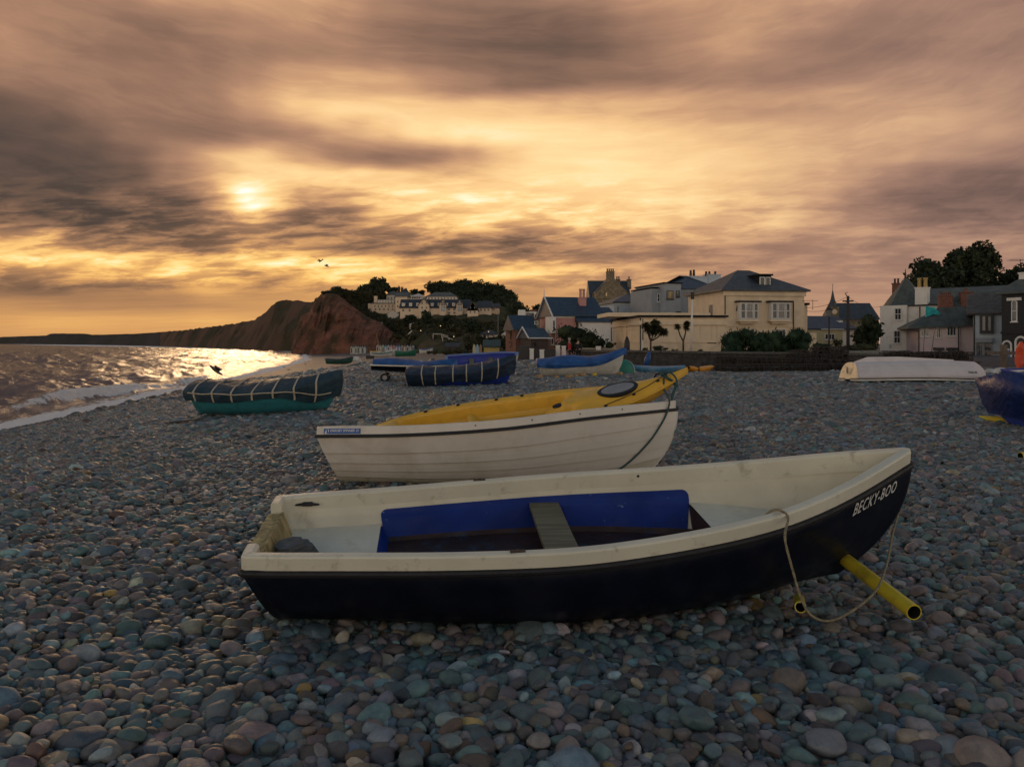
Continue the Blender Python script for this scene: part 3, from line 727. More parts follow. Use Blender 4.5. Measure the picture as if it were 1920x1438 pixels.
# ------------------------------------------------------------------ white clinker dinghy with the yellow kayak on top
M['teal_rope'] = mat('green_rope', (.035, .075, .075), .85, .35, 60, .002, 300)
M['stickblue'] = mat('sticker_blue', (.015, .10, .36), .45, .06)
M['kayak'] = mat('kayak_yellow', (.66, .37, .038), .36, .08, 3, 0, dirt=(.42, .26, .05), dscale=3, damt=.5)
M['greylid'] = mat('grey_hatch', (.22, .22, .24), .6, .1, 8)
M['steel'] = mat('dull_steel', (.35, .34, .32), .4, .2, 20, metal=.8)
def clinker():
    L = 3.86; RH = .09
    root = thing('clinker_dinghy', 'white clinker built dinghy with black rubbing strip carrying a yellow kayak', 'boat', (-2.03, 8.56, .0), (-.10, 0, -.004))
    top = np.array((.565, .58, .64, .755, .85))
    h = Hull(L, ((0, .15, .35, .55, .75, .9, 1.), (.60, .67, .72, .70, .52, .26, .03)), ((0, .25, .5, .75, 1.), top - RH), ((0, .3, .7, .9, 1.), (-.06, -.09, -.08, -.05, .03)), (2.9, 2.6, 1.8), (.42, .30, .42), .36, .20, 2.2)
    NS = 6; T = np.linspace(0, 1, 60); rows = []
    prof = []
    edges = [0, .30, .46, .60, .73, .86, 1.]
    for k in range(NS):
        for fr in (0, .5, 1.):
            prof.append((edges[k] + (edges[k+1] - edges[k]) * fr, .026 * (1 - fr) if k else 0, k))
    pr = prof[::-1]
    Q = np.array([p[0] for p in pr]); O = np.array([p[1] for p in pr])
    A = np.array([np.concatenate([h.at(t, Q, -1, O * (1 - .6 * t))[:-1], h.at(t, Q[::-1], 1, O[::-1] * (1 - .6 * t))]) for t in T])
    r, c = A.shape[:2]; kk = [p[2] for p in pr]; kk = kk[:-1] + kk[::-1]
    fs, mi = [], []
    for i in range(r - 1):
        for j in range(c - 1):
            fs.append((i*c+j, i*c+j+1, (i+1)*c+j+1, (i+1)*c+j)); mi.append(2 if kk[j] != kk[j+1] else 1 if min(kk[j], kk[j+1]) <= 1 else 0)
    o = mesh('hull', A.reshape(-1, 3), fs, [M['white'], M['whitelow'], mat('lap_shade', (.07, .06, .045), .8, .3, 8)], root, False, mi)  # step faces coloured dark: the shade under each strake is painted in
    md = o.modifiers.new('thick', 'SOLIDIFY'); md.thickness = .012; md.offset = -1
    h.build_transom(M['white'], root, 'transom', .04, top=-.003)
    p = h.path(70, .05, .56)
    sweep('rail', p, [(0, .003), (0, RH - .012), (.004, RH - .003), (.012, RH), (.055, RH), (.063, RH - .01), (.063, -.05), (.05, -.05)], M['white'], root)
    sp = h.path(70, .05, .56, off=.002)
    sweep('rubbing_strip', sp, [(.006, .008), (-.012, .006), (-.02, -.004), (-.02, -.02), (-.01, -.027), (.006, -.02)], M['blackrub'], root)
    MB().tube([tuple(h.at(1., q, 1) * (1, 0, 1) + (.008, 0, 0)) for q in np.linspace(.0, 1, 14)], .012, 8).build('stem_band', M['white'], root, True)
    bk_ = [h.at(t, .30, -1, .02 * math.sin((t - .22) / .4 * math.pi), -.012) for t in np.linspace(.22, .62, 20)]
    MB().tube([tuple(q) for q in bk_], .016, 6).build('bilge_keel', M['whitelow'], root, True)
    MB().box(.5, .78, -.62, .62, .40, .43).build('seat', M['cream'], root)
    # maker's sticker on the rail, port quarter
    def rail_pt(xx, zz, off): t = xx / L; q = h.at(t, 1., -1, off); return (q[0], q[1], q[2] + zz)
    a = np.array([[rail_pt(x, z, .004) for x in np.linspace(.085, .475, 14)] for z in (.014, .068)])
    grid('maker_sticker', a, M['stickblue'], root, False, thick=.002)
    v, f = text_mesh('ORKNEY SPINNER 13', 1., .15, .02, 2, 1.)
    W_, H_ = v[:, 0].max(), v[:, 1].max()
    p = [rail_pt(.155 + .30 * x / W_, .034 + .026 * y / H_, .0075) for x, y, z in v]
    mesh('sticker_lettering', p, f, M['letter'], root)
    mesh('sticker_emblem', [rail_pt(x, z, .0075) for x, z in ((.095, .018), (.125, .018), (.112, .03), (.120, .06), (.100, .036), (.135, .03), (.142, .03), (.136, .062), (.130, .062))], [(0, 1, 2, 3, 4), (5, 6, 7, 8)], M['letter'], root)
    for t in (.43, .58, .71, .83):
        q = h.at(t, 1., -1, .0, .05); MB().tube([q + (0, .004, 0), q + (0, -.004, 0)], .008, 10).build('rail_bolt', M['dark'], root)
    return root, h
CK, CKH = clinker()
CK_M = Matrix.LocRotScale(CK.location, CK.rotation_euler, None)

def kayak():
    a = Vector((-1.72, 8.72, .42)); b = P(1290, 702, 8.74); d = b - a; L = d.length
    root = thing('kayak', 'yellow sit-on-top kayak with oval grey hatch lashed bow-up across the white dinghy', 'kayak', a)
    X = d.normalized(); roll = .42
    Yv = Vector((0, 0, 1)).cross(X).normalized(); Zv = X.cross(Yv)
    Y2 = Yv * math.cos(roll) + Zv * math.sin(roll); Z2 = -Yv * math.sin(roll) + Zv * math.cos(roll)
    root.rotation_euler = Matrix((X, Y2, Z2)).transposed().to_euler()
    h = Hull(L, ((0, .08, .25, .45, .62, .78, .9, 1.), (.03, .20, .35, .385, .36, .25, .13, .02)), ((0, .3, .6, .8, .92, 1.), (.03, -.04, -.10, -.105, -.05, .03)), ((0, .15, .6, .85, .94, 1.), (-.08, -.27, -.34, -.30, -.19, .0)), (2.4, 2.4, 1.7), (.25, .2, .4), .12, 0, 1.6)
    h.build_hull(M['kayak'], root, 'hull', 56, 12)
    Wn = np.linspace(-1, 1, 41); Tn = np.linspace(.0, 1., 121)
    D = []
    for t in Tn:
        w = np.abs(Wn); bb = h.b(t); zs = h.zs(t)
        crown = .035 * (1 - w ** 2) + .045 * sstep(.64, .74, t) * (1 - w ** 1.6) * (1 - .6 * sstep(.85, 1, t))
        cock = sstep(.10, .15, t) * (1 - sstep(.60, .665, t))
        tr = .21 * cock * (1 - sstep(.70, .84, w))
        tr -= .13 * np.exp(-((t - .335) / .018) ** 4) * (1 - sstep(.55, .75, w))            # seat back ridge
        tr -= .05 * np.exp(-((t - .46) / .03) ** 2) * (1 - sstep(.3, .7, w))
        tr -= .18 * np.exp(-(w / .26) ** 4) * sstep(.52, .60, t) * (1 - sstep(.62, .70, t))   # console between the footwells
        tr = np.clip(tr, -.02, None)
        for fw in (.54, .57): tr = tr + .012 * np.exp(-((t - fw) / .006) ** 2) * (w > .25) * (w < .6)
        D.append(np.stack([np.full_like(w, float(h.at(t, 1.)[0])), Wn * bb, zs + .012 + crown - tr], 1))
    D = np.array(D); grid('deck', D, M['kayak'], root)
    def dk(t, w, up=.0):
        i = np.clip(np.searchsorted(Tn, t), 1, 120); j = int(round((w + 1) * 20)); f = (t - Tn[i-1]) / (Tn[i] - Tn[i-1])
        p = D[i-1, j] * (1 - f) + D[i, j] * f; return Vector(p) + Vector((0, 0, up))
    # rail bead
    for sd in (-1, 1):
        MB().tube([tuple(h.at(t, 1., sd, .0, .008)) for t in np.linspace(.02, .995, 50)], .014, 6).build('deck_seam', M['kayak'], root, True)
    # hatch
    c = dk(.785, 0, .0); tilt = math.atan2(D[97][20][2] - D[91][20][2], D[97][20][0] - D[91][20][0])
    def disc(rx, ry, z, hgt, k=32):
        mb = MB(); mb.prism([(rx * math.cos(2*math.pi*i/k), ry * math.sin(2*math.pi*i/k)) for i in range(k)], z, z + hgt); return mb
    o = disc(.235, .135, -.06, .07).build('hatch_rim', M['blackrub'], root); o.location = c; o.rotation_euler = (0, -tilt, 0)
    lid = disc(.19, .10, .010, .006).build('hatch_lid', M['greylid'], o)
    c2 = dk(.600, 0., .004); o = disc(.062, .036, -.005, .014).build('drain_cap', M['blackrub'], root); o.location = c2; o.rotation_euler = (0, -.10, 0)
    eyes = [(.735, -.80), (.825, -.72), (.905, -.40), (.62, -.90), (.42, .92), (.30, .93), (.50, .93), (.20, .92)]
    for t, w in eyes:
        MB().ball(dk(t, w, .012), .016, 8, (1.5, 1, .8)).build('pad_eye', M['blackrub'], root, True)
    MB().tube([dk(.735, -.80, .022), dk(.78, -.77, .024), dk(.825, -.72, .026), dk(.87, -.6, .027), dk(.905, -.40, .028), dk(.935, 0, .03)], .0045, 6).build('deck_line', M['blackrub'], root, True)
    q = dk(.915, .15, .012); MB().tube([q + Vector((-.06, 0, .0)), q + Vector((-.03, 0, .035)), q + Vector((.03, 0, .035)), q + Vector((.06, 0, .0))], .012, 8).build('carry_handle', M['blackrub'], root, True)
    return root, dk
KY, KDK = kayak()
def lashing():
    def w(p): return np.array(Matrix.LocRotScale(KY.location, KY.rotation_euler, None) @ Vector(p))
    def c(t, off, up, q=1.): return np.array(CK_M @ Vector(CKH.at(t, q, -1, off, up)))
    top = w(KDK(.925, -.1, .03)); mb = MB()
    mb.tube(rope_pts([w(KDK(.925, .9, .0)), top + (0, .03, .015), w(KDK(.922, -.6, .03)), w(KDK(.918, -1., -.03)), c(.975, .015, .10), c(.97, .022, .0), c(.955, .02, .0, .88), c(.93, .02, .0, .72), c(.90, .022, 0, .55), c(.875, .02, 0, .42)], 8), .011, 7)
    mb.tube(rope_pts([top, w(KDK(.935, -.7, .03)), w(KDK(.955, -1., -.06)), np.array(CK_M @ Vector(CKH.at(1., 1., 1, 0, .10))) + (-.05, -.03, 0), np.array(CK_M @ Vector(CKH.at(1., 1., 1, 0, .0))) + (.02, -.02, 0)], 8), .016, 7)
    for q in range(5):
        rr = random.Random(q); mb.ball(top + np.array((rr.uniform(-.03, .03), rr.uniform(-.03, .03), rr.uniform(0, .035))), .024, 8)
    mb.tube(rope_pts([top, top + (.06, -.05, .03), top + (.12, -.10, -.03), top + (.135, -.13, -.13)], 8), .011, 7)
    o = mb.build('lashing_rope', M['teal_rope'], None, True)
    tag(o, 'dark green rope knotted over the kayak bow and running down the white dinghy hull', 'rope')
lashing()

# ------------------------------------------------------------------ covered boats
M['tealtarp'] = mat('dark_teal_tarp', (.014, .036, .052), .6, .3, 3, .03, 7, dirt=(.05, .07, .08), dscale=2.5, damt=.4)
M['turq'] = mat('turquoise_hull', (.036, .20, .235), .4, .12, 3, 0, dirt=(.02, .08, .09), dscale=3, damt=.5)
M['strap'] = mat('pale_strap', (.42, .36, .27), .8, .15, 20)
M['navytarp'] = mat('navy_tarp', (.009, .022, .046), .6, .3, 3, .03, 7)
M['bluehull'] = mat('royal_blue_hull', (.015, .04, .26), .38, .15, 3)
M['bluetarp'] = mat('blue_tarp', (.014, .07, .23), .5, .25, 2.5, .03, 6, dirt=(.06, .16, .30), dscale=2.5, damt=.4)
M['deepblue'] = mat('deep_blue_tarp', (.008, .024, .12), .5, .3, 2.5, .05, 4)
M['whiteh'] = mat('white_painted_hull', (.55, .53, .48), .45, .1, 3, 0, dirt=(.3, .27, .2), dscale=2, damt=.4)
M['blueint'] = mat('blue_inside', (.012, .03, .26), .45, .12, 3)

def cover_at(h, t, w, drop, crown, off=.03, sag=0., seed=0, wr=.02):
    w = np.asarray(w, float); a = np.abs(w); sd = np.sign(w)
    zs = float(h.zs(t)); ye = float(h.b(t)) + off
    k = np.clip(a / .5, 0, 1); kk = np.clip((a - .5) / .5, 0, 1)
    z = zs + .04 + crown * (1 - k ** 1.6) - np.where(a > .5, drop * kk, 0)
    q = h.qz(t, np.minimum(z, zs)); y = np.where(a > .5, h.at(t, q, 1)[..., 1] + off + .018 * kk, ye * k)
    x = np.where(a > .5, h.at(t, q, 1)[..., 0], h.L * t)
    n1 = fbm2(x * 5 + seed, z * 7 + y * 3, 40 + seed, 3, 1.) 
    y = y + wr * n1 * (a > .45); z = z + wr * .8 * fbm2(x * 4, y * 4 + seed, 50 + seed, 3, 1.) * (a <= .6)
    return np.stack(np.broadcast_arrays(x, sd * np.maximum(y, .0), z), -1)

def covered(name, label, L, beam, height, loc, rot, tarp, hull_m, drop, crown, straps=(), bow=.25, stem=.3, rope_line=False, group=None, seed=0, wr=.02, nn=(3., 2.6, 1.8)):
    root = thing(name, label, 'boat', loc, rot, group)
    h = Hull(L, ((0, .2, .45, .7, .88, 1.), (beam*.40, beam*.47, beam*.5, beam*.42, beam*.22, .04)), ((0, .3, .55, .8, 1.), (height, height*.97, height*1.02, height+bow*.45, height+bow)), ((0, .4, .8, 1.), (.03, .0, .02, .10)), nn, (.35, .3, .45), stem, .08)
    h.build_hull(hull_m, root, 'hull', 36, 10); h.build_transom(hull_m, root)
    Wn = np.concatenate([np.linspace(-1, -.5, 8, endpoint=False), np.linspace(-.5, .5, 17), np.linspace(.5, 1, 9)[1:]])
    T = np.linspace(-.012, 1.012, 70); df = drop if callable(drop) else (lambda t: drop); cf = crown if callable(crown) else (lambda t: crown)
    A = np.array([cover_at(h, min(max(t, 0), 1), Wn, df(t), cf(t), seed=seed, wr=wr) + ((t - min(max(t, 0), 1)) * L * 3, 0, 0) for t in T])
    grid('tarpaulin', A, tarp, root, closed=True)
    for t in straps:
        ww = np.linspace(-1.0, 1.0, 49); tt = [t + .015 * abs(x) for x in ww]
        a = np.array([[cover_at(h, min(max(t + e, 0), 1), np.array([x]), df(t), cf(t), .04, seed=seed, wr=wr)[0] + (0, 0, .008) for x in ww] for e in (-.006, .006)])
        grid('strap', a, M['strap'], root, False, thick=.006)
    if rope_line:
        for sd in (-1, 1):
            pts = [cover_at(h, t, np.array([sd * (.56 + .30 * sstep(.55, 1, t))]), df(t), cf(t), .05, seed=seed, wr=wr)[0] for t in np.linspace(.0, .97, 40)]
            MB().tube(pts, .013, 6).build('tie_rope', M['strap'], root, True)
    return root, h

def zg(x, y): return float(gz(np.array(x), np.array(y)))
def pose(u, v, d): p = P(u, v, d); return p.x, p.y
x, y = pose(375, 780, 16.9)
covered('covered_boat', 'turquoise boat by the water under a dark teal tarpaulin with pale straps', 3.02, 1.35, .58, (x, y, zg(x + 1.5, y) + .0), (.16, -.01, .03), M['tealtarp'], M['turq'],
        lambda t: .19 + .03 * math.sin(t * 9) + .24 * float(sstep(.62, .9, t)), lambda t: .10 + .03 * float(sstep(.6, 1, t)), (.04, .17, .31, .45, .59, .73, .87), .19, .25, True, seed=1, wr=.032)
p0 = P(318, 797, 15.7); p1 = P(395, 780, 16.0)
o = MB().tube([(p0.x, p0.y, zg(p0.x, p0.y) + .05), (p1.x + 1.6, p1.y + .25, zg(p1.x + 1.6, p1.y) + .06)], .035, 8).build('launching_skid', mat('tarred_timber', (.04, .035, .03), .8, .3, 10), None, True)
tag(o, 'dark timber skid poking out under the stern of the turquoise covered boat', 'timber')

x, y = pose(770, 726, 26.2)
covered('covered_boat', 'dark navy covered boat with pale straps, blue hull just showing along its bottom', 3.45, 1.45, .56, (x, y, zg(x, y) + .0), (.14, -.01, .05), M['navytarp'], M['bluehull'],
        lambda t: .50 - .20 * math.exp(-((t - .45) / .22) ** 2), lambda t: .11 + .04 * float(sstep(.6, 1, t)), (.12, .25, .42, .55, .70, .86), .33, .2, False, seed=2, wr=.032)

x, y = pose(1012, 703, 34.5)
covered('covered_boat', 'white rowing boat under a bright blue cover near the green tent', 3.75, 1.5, .66, (x, y, zg(x, y)), (.10, -.015, .02), M['bluetarp'], M['whiteh'],
        lambda t: .17 + .03 * math.sin(t * 11), lambda t: .16 + .16 * math.exp(-((t - .35) / .2) ** 2), (), .42, .35, False, seed=3)
x, y = pose(1890, 795, 13.7)
covered('covered_boat', 'boat shrouded in a creased deep blue tarpaulin, cut off at the right edge', 4.2, 1.7, .78, (x + .12, y, zg(x, y) - .02), (.05, 0, .22), M['deepblue'], M['bluehull'],
        lambda t: .62 - .1 * math.sin(t * 14), lambda t: .14 + .10 * t, (), .15, .3, False, seed=4, wr=.085)
a = P(1836, 787, 14.4); b = P(1890, 793, 13.9)
pipe('roller_pipe', (b.x + .3, b.y + .1, zg(b.x, b.y) + .06), (a.x, a.y, zg(a.x, a.y) + .07), .055, 'yellow pipe poking out under the boat in the deep blue tarpaulin', group='yellow launching rollers')
a = P(1913, 862, 9.9)
pipe('roller_pipe', (a.x + 1.0, a.y + .2, zg(a.x, a.y) + .05), (a.x, a.y, zg(a.x, a.y) + .04), .05, 'short yellow pipe end lying on the pebbles at the right edge', group='yellow launching rollers')

def open_boat(name, label, L, beam, height, loc, rot, hull_m, in_m, rim_m, bow=.3, group=None, thwarts=(.35, .62), stem=.3):
    root = thing(name, label, 'boat', loc, rot, group)
    h = Hull(L, ((0, .2, .45, .7, .88, 1.), (beam*.40, beam*.47, beam*.5, beam*.42, beam*.22, .03)), ((0, .3, .55, .8, 1.), (height, height*.97, height*1.02, height+bow*.45, height+bow)), ((0, .4, .8, 1.), (.03, .0, .02, .10)), (3., 2.6, 1.8), (.3, .25, .4), stem, .06)
    A = h.skin(36, 10); r, c = A.shape[:2]
    mesh('hull', A.reshape(-1, 3), [(i*c+j, i*c+j+1, (i+1)*c+j+1, (i+1)*c+j) for i in range(r-1) for j in range(c-1)], hull_m, root, True)
    B = h.skin(36, 10, .01, .985, -.03); B[:, :, 2] += .03 * (1 - np.abs(np.linspace(-1, 1, c)))[None]
    grid('inside', B, in_m, root)
    h.build_transom(hull_m, root); sweep('rail', h.path(50, .04, beam*.38), [(-.02, -.03), (-.02, .02), (.045, .02), (.045, -.03)], rim_m, root)
    for t in thwarts:
        z = float(h.zs(t)) - .18; yb = abs(float(h.at(t, h.qz(t, z), 1)[1])) - .03
        MB().box(L*t-.1, L*t+.1, -yb, yb, z - .03, z).build('thwart', M['thwart'], root)
    return root, h
x, y = pose(838, 692, 33.5)
open_boat('rowing_boat', 'white rowing boat with bright blue inside heeled over behind the navy covered boat', 3.1, 1.35, .52, (x, y, zg(x, y) + .26), (.46, -.03, .06), M['whiteh'], M['blueint'], mat('blue_white_rail', (.16, .22, .45), .4, .1), .30)

def wheel(name, r, w, loc, parent):
    root_t = MB(); k = 20
    vs = []; fs = []
    for i in range(k):
        a = 2*math.pi*i/k
        for j in range(8):
            b = 2*math.pi*j/8; rr = r - w*.5 + w*.5*math.cos(b); vs.append((rr*math.cos(a), w*.55*math.sin(b), rr*math.sin(a)))
    for i in range(k):
        for j in range(8): fs.append((i*8+j, i*8+(j+1) % 8, ((i+1) % k)*8+(j+1) % 8, ((i+1) % k)*8+j))
    ty = mesh(name, vs, fs, mat('tyre_rubber', (.02, .02, .02), .8, .2), parent, True); ty.location = loc
    rim = MB().tube([(0, -w*.3, 0), (0, w*.3, 0)], r*.55, 16); rim.tube([(0, -w*.45, 0), (0, w*.45, 0)], r*.16, 10)
    rim.build('rim', mat('grey_wheel_rim', (.28, .27, .25), .5, .2), ty)
    return ty
def trolley_dinghy():
    x, y = pose(697, 716, 29.6); z0 = zg(x, y)
    root = thing('sailing_dinghy', 'low navy sailing dinghy under a flat blue cover on a two wheeled trolley', 'boat', (x, y, z0), (0, -.0, .10))
    h = Hull(3.3, ((0, .25, .5, .8, 1.), (.50, .62, .65, .4, .05)), ((0, .5, 1.), (.66, .62, .60)), ((0, .4, .8, 1.), (.46, .36, .38, .48)), (3.2, 2.6, 2.), (.3, .3, .3), .15, 0)
    h.build_hull(M['navy'], root, 'hull', 30, 8); h.build_transom(M['navy'], root)
    sweep('rail', h.path(40, .04, .45), [(-.02, -.02), (-.02, .025), (.04, .025), (.04, -.02)], M['white'], root)
    Wn = np.linspace(-.6, .6, 21)
    A = np.array([cover_at(h, t, Wn, .02, .20 + .05 * math.sin(t * 8), .0, seed=6, wr=.03) for t in np.linspace(.02, .99, 40)])
    grid('cover', A, M['bluetarp'], root)
    for s_ in (-1, 1): wheel('wheel', .17, .09, (.52, s_ * .45, .19), root)
    mb = MB(); mb.tube([(.52, -.45, .19), (.52, .45, .19)], .02, 8)
    for s_ in (-1, 1): mb.tube([(.52, s_ * .3, .19), (.5, s_ * .3, .45)], .025, 8); mb.tube([(.52, s_ * .2, .25), (3.2, 0, .36)], .022, 6)
    mb.build('trolley_frame', M['steel'], root, True)
trolley_dinghy()

def upturned():
    x, y = pose(1586, 712, 27.6); L = 5.05
    root = thing('upturned_boat', 'white dinghy lying keel up on the stones in front of the white houses', 'boat', (x + .32, y + .6, zg(x + 2, y) + .79), (math.pi - .04, 0, .02))
    h = Hull(L, ((0, .2, .45, .7, .88, 1.), (.76, .80, .82, .78, .60, .12)), ((0, .5, 1.), (.66, .64, .70)), ((0, .5, .85, 1.), (.05, .0, .0, .03)), (3., 3., 2.8), (.22, .2, .2), .40, .10, 2.6)
    mw = mat('lilac_white_hull', (.58, .53, .53), .4, .05, 2, 0, dirt=(.42, .36, .34), dscale=1.3, damt=.35)
    h.build_hull(mw, root, 'hull', 44, 14)
    tm = mat('ivory_transom', (.66, .55, .38), .45, .06, 3, 0, dirt=(.3, .24, .15), dscale=4, damt=.4)
    h.build_transom(tm, root, 'transom', .05)
    sweep('rail', h.path(50, .04, .5), [(-.03, -.02), (-.03, .065), (.03, .065), (.03, -.02)], M['whiteh'], root)
    sweep('rubbing_strip', h.path(50, .04, .5, off=.0), [(.0, -.03), (-.036, -.03), (-.036, .005), (.0, .005)], M['blackrub'], root)
    MB().add([(.25, -.03, .03), (.75, -.03, -.14), (1.9, -.025, -.15), (3.9, -.02, -.04), (3.9, -.02, .05), (.25, -.03, .09), (.25, .03, .03), (.75, .03, -.14), (1.9, .025, -.15), (3.9, .02, -.04), (3.9, .02, .05), (.25, .03, .09)],
             [(0,1,2,3,4,5), (11,10,9,8,7,6)] + [(i, 6+i, 6+(i+1) % 6, (i+1) % 6) for i in range(6)]).build('skeg', mw, root)
    for k, q in enumerate((.42, .58)):
        for sd in (-1, 1): MB().tube([tuple(h.at(t, q, sd, .004)) for t in np.linspace(.03, .9, 30)], .012, 6).build('hull_strake', mw, root, True)
    sl_ = MB().box(-.03, -.0, -.05, .04, .22, .46); sl_.build('outboard_bracket', M['steel'], root)
    MB().box(-.035, -.028, -.01, .02, .30, .42).build('bracket_slot', M['dark'], root)
    v, f = text_mesh('TINKLER', 1., .1, .02, 2, 1.05)
    tt = .80 + .085 * v[:, 0] / v[:, 0].max(); zz = .46 - .075 * v[:, 1] / v[:, 1].max() 
    p = h.at(tt, h.qz(tt, zz), 1, .006); mesh('name_lettering', p, f, mat('dark_green_lettering', (.02, .05, .045), .6, .1), root)
upturned()
# ------------------------------------------------------------------ cliffs and hillside
def terrain_mat(name, stops, scale, green=None, gscale=.05, gamt=.6, bump=1.2, strat=None):
    mt = bpy.data.materials.new(name); mt.use_nodes = True
    n, l, put, m, mix, rng, noise, vec, ramp = NT(mt.node_tree)
    b = n('ShaderNodeBsdfPrincipled'); o = n('ShaderNodeOutputMaterial'); l(b.outputs[0], o.inputs[0])
    co = n('ShaderNodeTexCoord').outputs['Object']
    mp = n('ShaderNodeMapping'); mp.inputs['Scale'].default_value = strat or (1, 1, 1); l(co, mp.inputs[0])
    z = noise(mp.outputs[0], scale, 7, .65, .3)
    c = ramp(z.outputs[0], stops)
    if green:
        g = noise(co, gscale, 5, .6); c = mix(m('MULTIPLY', rng(g.outputs[0], .46, .58), gamt), c, green)
    put(b.inputs['Base Color'], c); b.inputs['Roughness'].default_value = .9; b.inputs['Specular IOR Level'].default_value = .15
    bp = n('ShaderNodeBump'); bp.inputs['Distance'].default_value = bump; l(z.outputs[0], bp.inputs['Height']); l(bp.outputs[0], b.inputs['Normal'])
    return mt
def slope(name, cols, nrow, m_, rough=1.5, seed=0, prof=None, back=160, nu=220, gully=.0, fq=1.):
    "cols: (u, base depth, base v, crest depth, crest v) samples along the picture; gives a modelled hill with a far side"
    c = np.array(cols, float); us = np.linspace(c[0, 0], c[-1, 0], nu)
    f = [hermite(c[:, 0], c[:, i]) if i in (1, 3) else (lambda q, i=i: np.interp(q, c[:, 0], c[:, i])) for i in range(5)]
    db, vb, dt, vt = f[1](us), f[2](us), f[3](us), f[4](us)
    zb, zt = CZ - (vb - HZ) / F * db, CZ - (vt - HZ) / F * dt
    K = np.linspace(0, 1, nrow); rows = []
    for k in K:
        kz = prof(k) if prof else k
        d = db + (dt - db) * k; z = zb + (zt - zb) * kz
        x = (us - 960) / F * d
        e = math.sin(math.pi * min(k * 1.0, 1)) 
        nz = fbm2(x * .09 * fq, z * .16 * fq + d * .03, seed, 6, 1.)
        gl = fbm2(x * .22 * fq, z * .03 * fq, seed + 5, 5, 1.)
        d2 = d + rough * 2.2 * nz * e + gully * gl * e * (dt - db).clip(4) * .12
        z2 = z + rough * .5 * fbm2(x * .3, d * .3, seed + 9, 4, 1.) * min(1, e + .35 * (k > .9)) - .0
        rows.append(np.stack([(us - 960) / F * d2, d2, z2], 1))
    last = rows[-1]
    for q in (.4, 1.):
        b_ = last.copy(); b_[:, 1] += back * q; b_[:, 0] *= 1 + back * q / last[:, 1]; b_[:, 2] -= (zt + 6) * q * .9; rows.append(b_)
    rows.insert(0, rows[0] - (0, 0, 6))
    o = grid(name, np.array(rows), m_); tag(o, kind='structure'); return o
far_m = terrain_mat('far_headland_rock', [(0, (.025, .022, .022)), (.5, (.05, .042, .04)), (1, (.085, .06, .05))], .02, (.03, .034, .02), .012, .6, 3)
slope('hills', [(-900, 2400, 643.5, 2500, 634), (-300, 2100, 643.8, 2200, 633), (0, 1640, 645, 1700, 632), (60, 1400, 645.6, 1460, 630), (88, 1330, 646, 1390, 629), (95, 1300, 646, 1370, 625.5), (160, 1150, 646.5, 1210, 625.5), (172, 1120, 647, 1180, 628),
                (250, 900, 648.5, 960, 626), (300, 760, 650, 815, 623), (345, 640, 651, 690, 620)], 8, far_m, 2.5, 3, nu=160, back=400)
head_m = terrain_mat('headland_rock', [(0, (.05, .034, .026)), (.45, (.10, .062, .042)), (.7, (.15, .085, .055)), (1, (.19, .115, .075))], .045, (.034, .036, .018), .03, .75, 3, (1, 1, .5))
slope('headland', [(300, 760, 650, 815, 623), (345, 640, 651, 690, 619), (400, 540, 653, 590, 612), (440, 475, 655, 530, 607), (475, 430, 656, 490, 601), (495, 405, 657, 460, 588), (508, 395, 658, 440, 575), (517, 388, 658, 425, 566),
                   (530, 380, 659, 420, 563), (560, 360, 660, 400, 564), (590, 345, 661, 390, 566), (640, 330, 662, 380, 566), (700, 325, 662, 380, 560)], 26, head_m, 3.0, 11, lambda k: k ** .8, gully=.7, fq=1.3, nu=300)
red_m = terrain_mat('red_sandstone', [(.2, (.07, .032, .023)), (.42, (.17, .072, .047)), (.58, (.25, .108, .07)), (.8, (.36, .18, .12))], .16, (.06, .048, .026), .10, .8, 3.2, (.7, .7, 2.4))
slope('cliff', [(546, 292, 661, 300, 657), (556, 286, 661, 300, 618), (564, 282, 661, 300, 592), (580, 278, 661, 296, 586), (589, 272, 661, 292, 568), (600, 266, 661, 290, 554), (615, 262, 661, 287, 550), (632, 260, 661, 285, 551), (645, 257, 661, 284, 561), (662, 254, 661, 282, 575),
                (690, 248, 661, 276, 594), (715, 243, 661, 268, 606), (738, 237, 661, 260, 624), (756, 230, 661, 253, 640), (782, 224, 661, 248, 655)], 60, red_m, 1.3, 23, lambda k: 1 - (1 - k) ** 1.35, back=40, gully=1.7, fq=2.1, nu=360)
hill_m = terrain_mat('hillside_scrub', [(.2, (.025, .025, .013)), (.42, (.06, .052, .028)), (.6, (.095, .075, .04)), (.8, (.14, .10, .06))], .22, (.036, .046, .018), .07, .7, 2.0)
slope('hillside', [(632, 288, 606, 330, 552), (660, 286, 600, 335, 548), (700, 277, 612, 340, 556), (740, 258, 640, 345, 556), (790, 205, 659, 345, 560), (850, 190, 661, 340, 562), (920, 180, 660, 335, 566), (980, 185, 658, 340, 580), (1060, 190, 655, 350, 598), (1200, 200, 652, 360, 612), (1400, 220, 650, 380, 622)], 40,
      hill_m, 1.3, 31, lambda k: 1 - (1 - k) ** 1.5, nu=260)

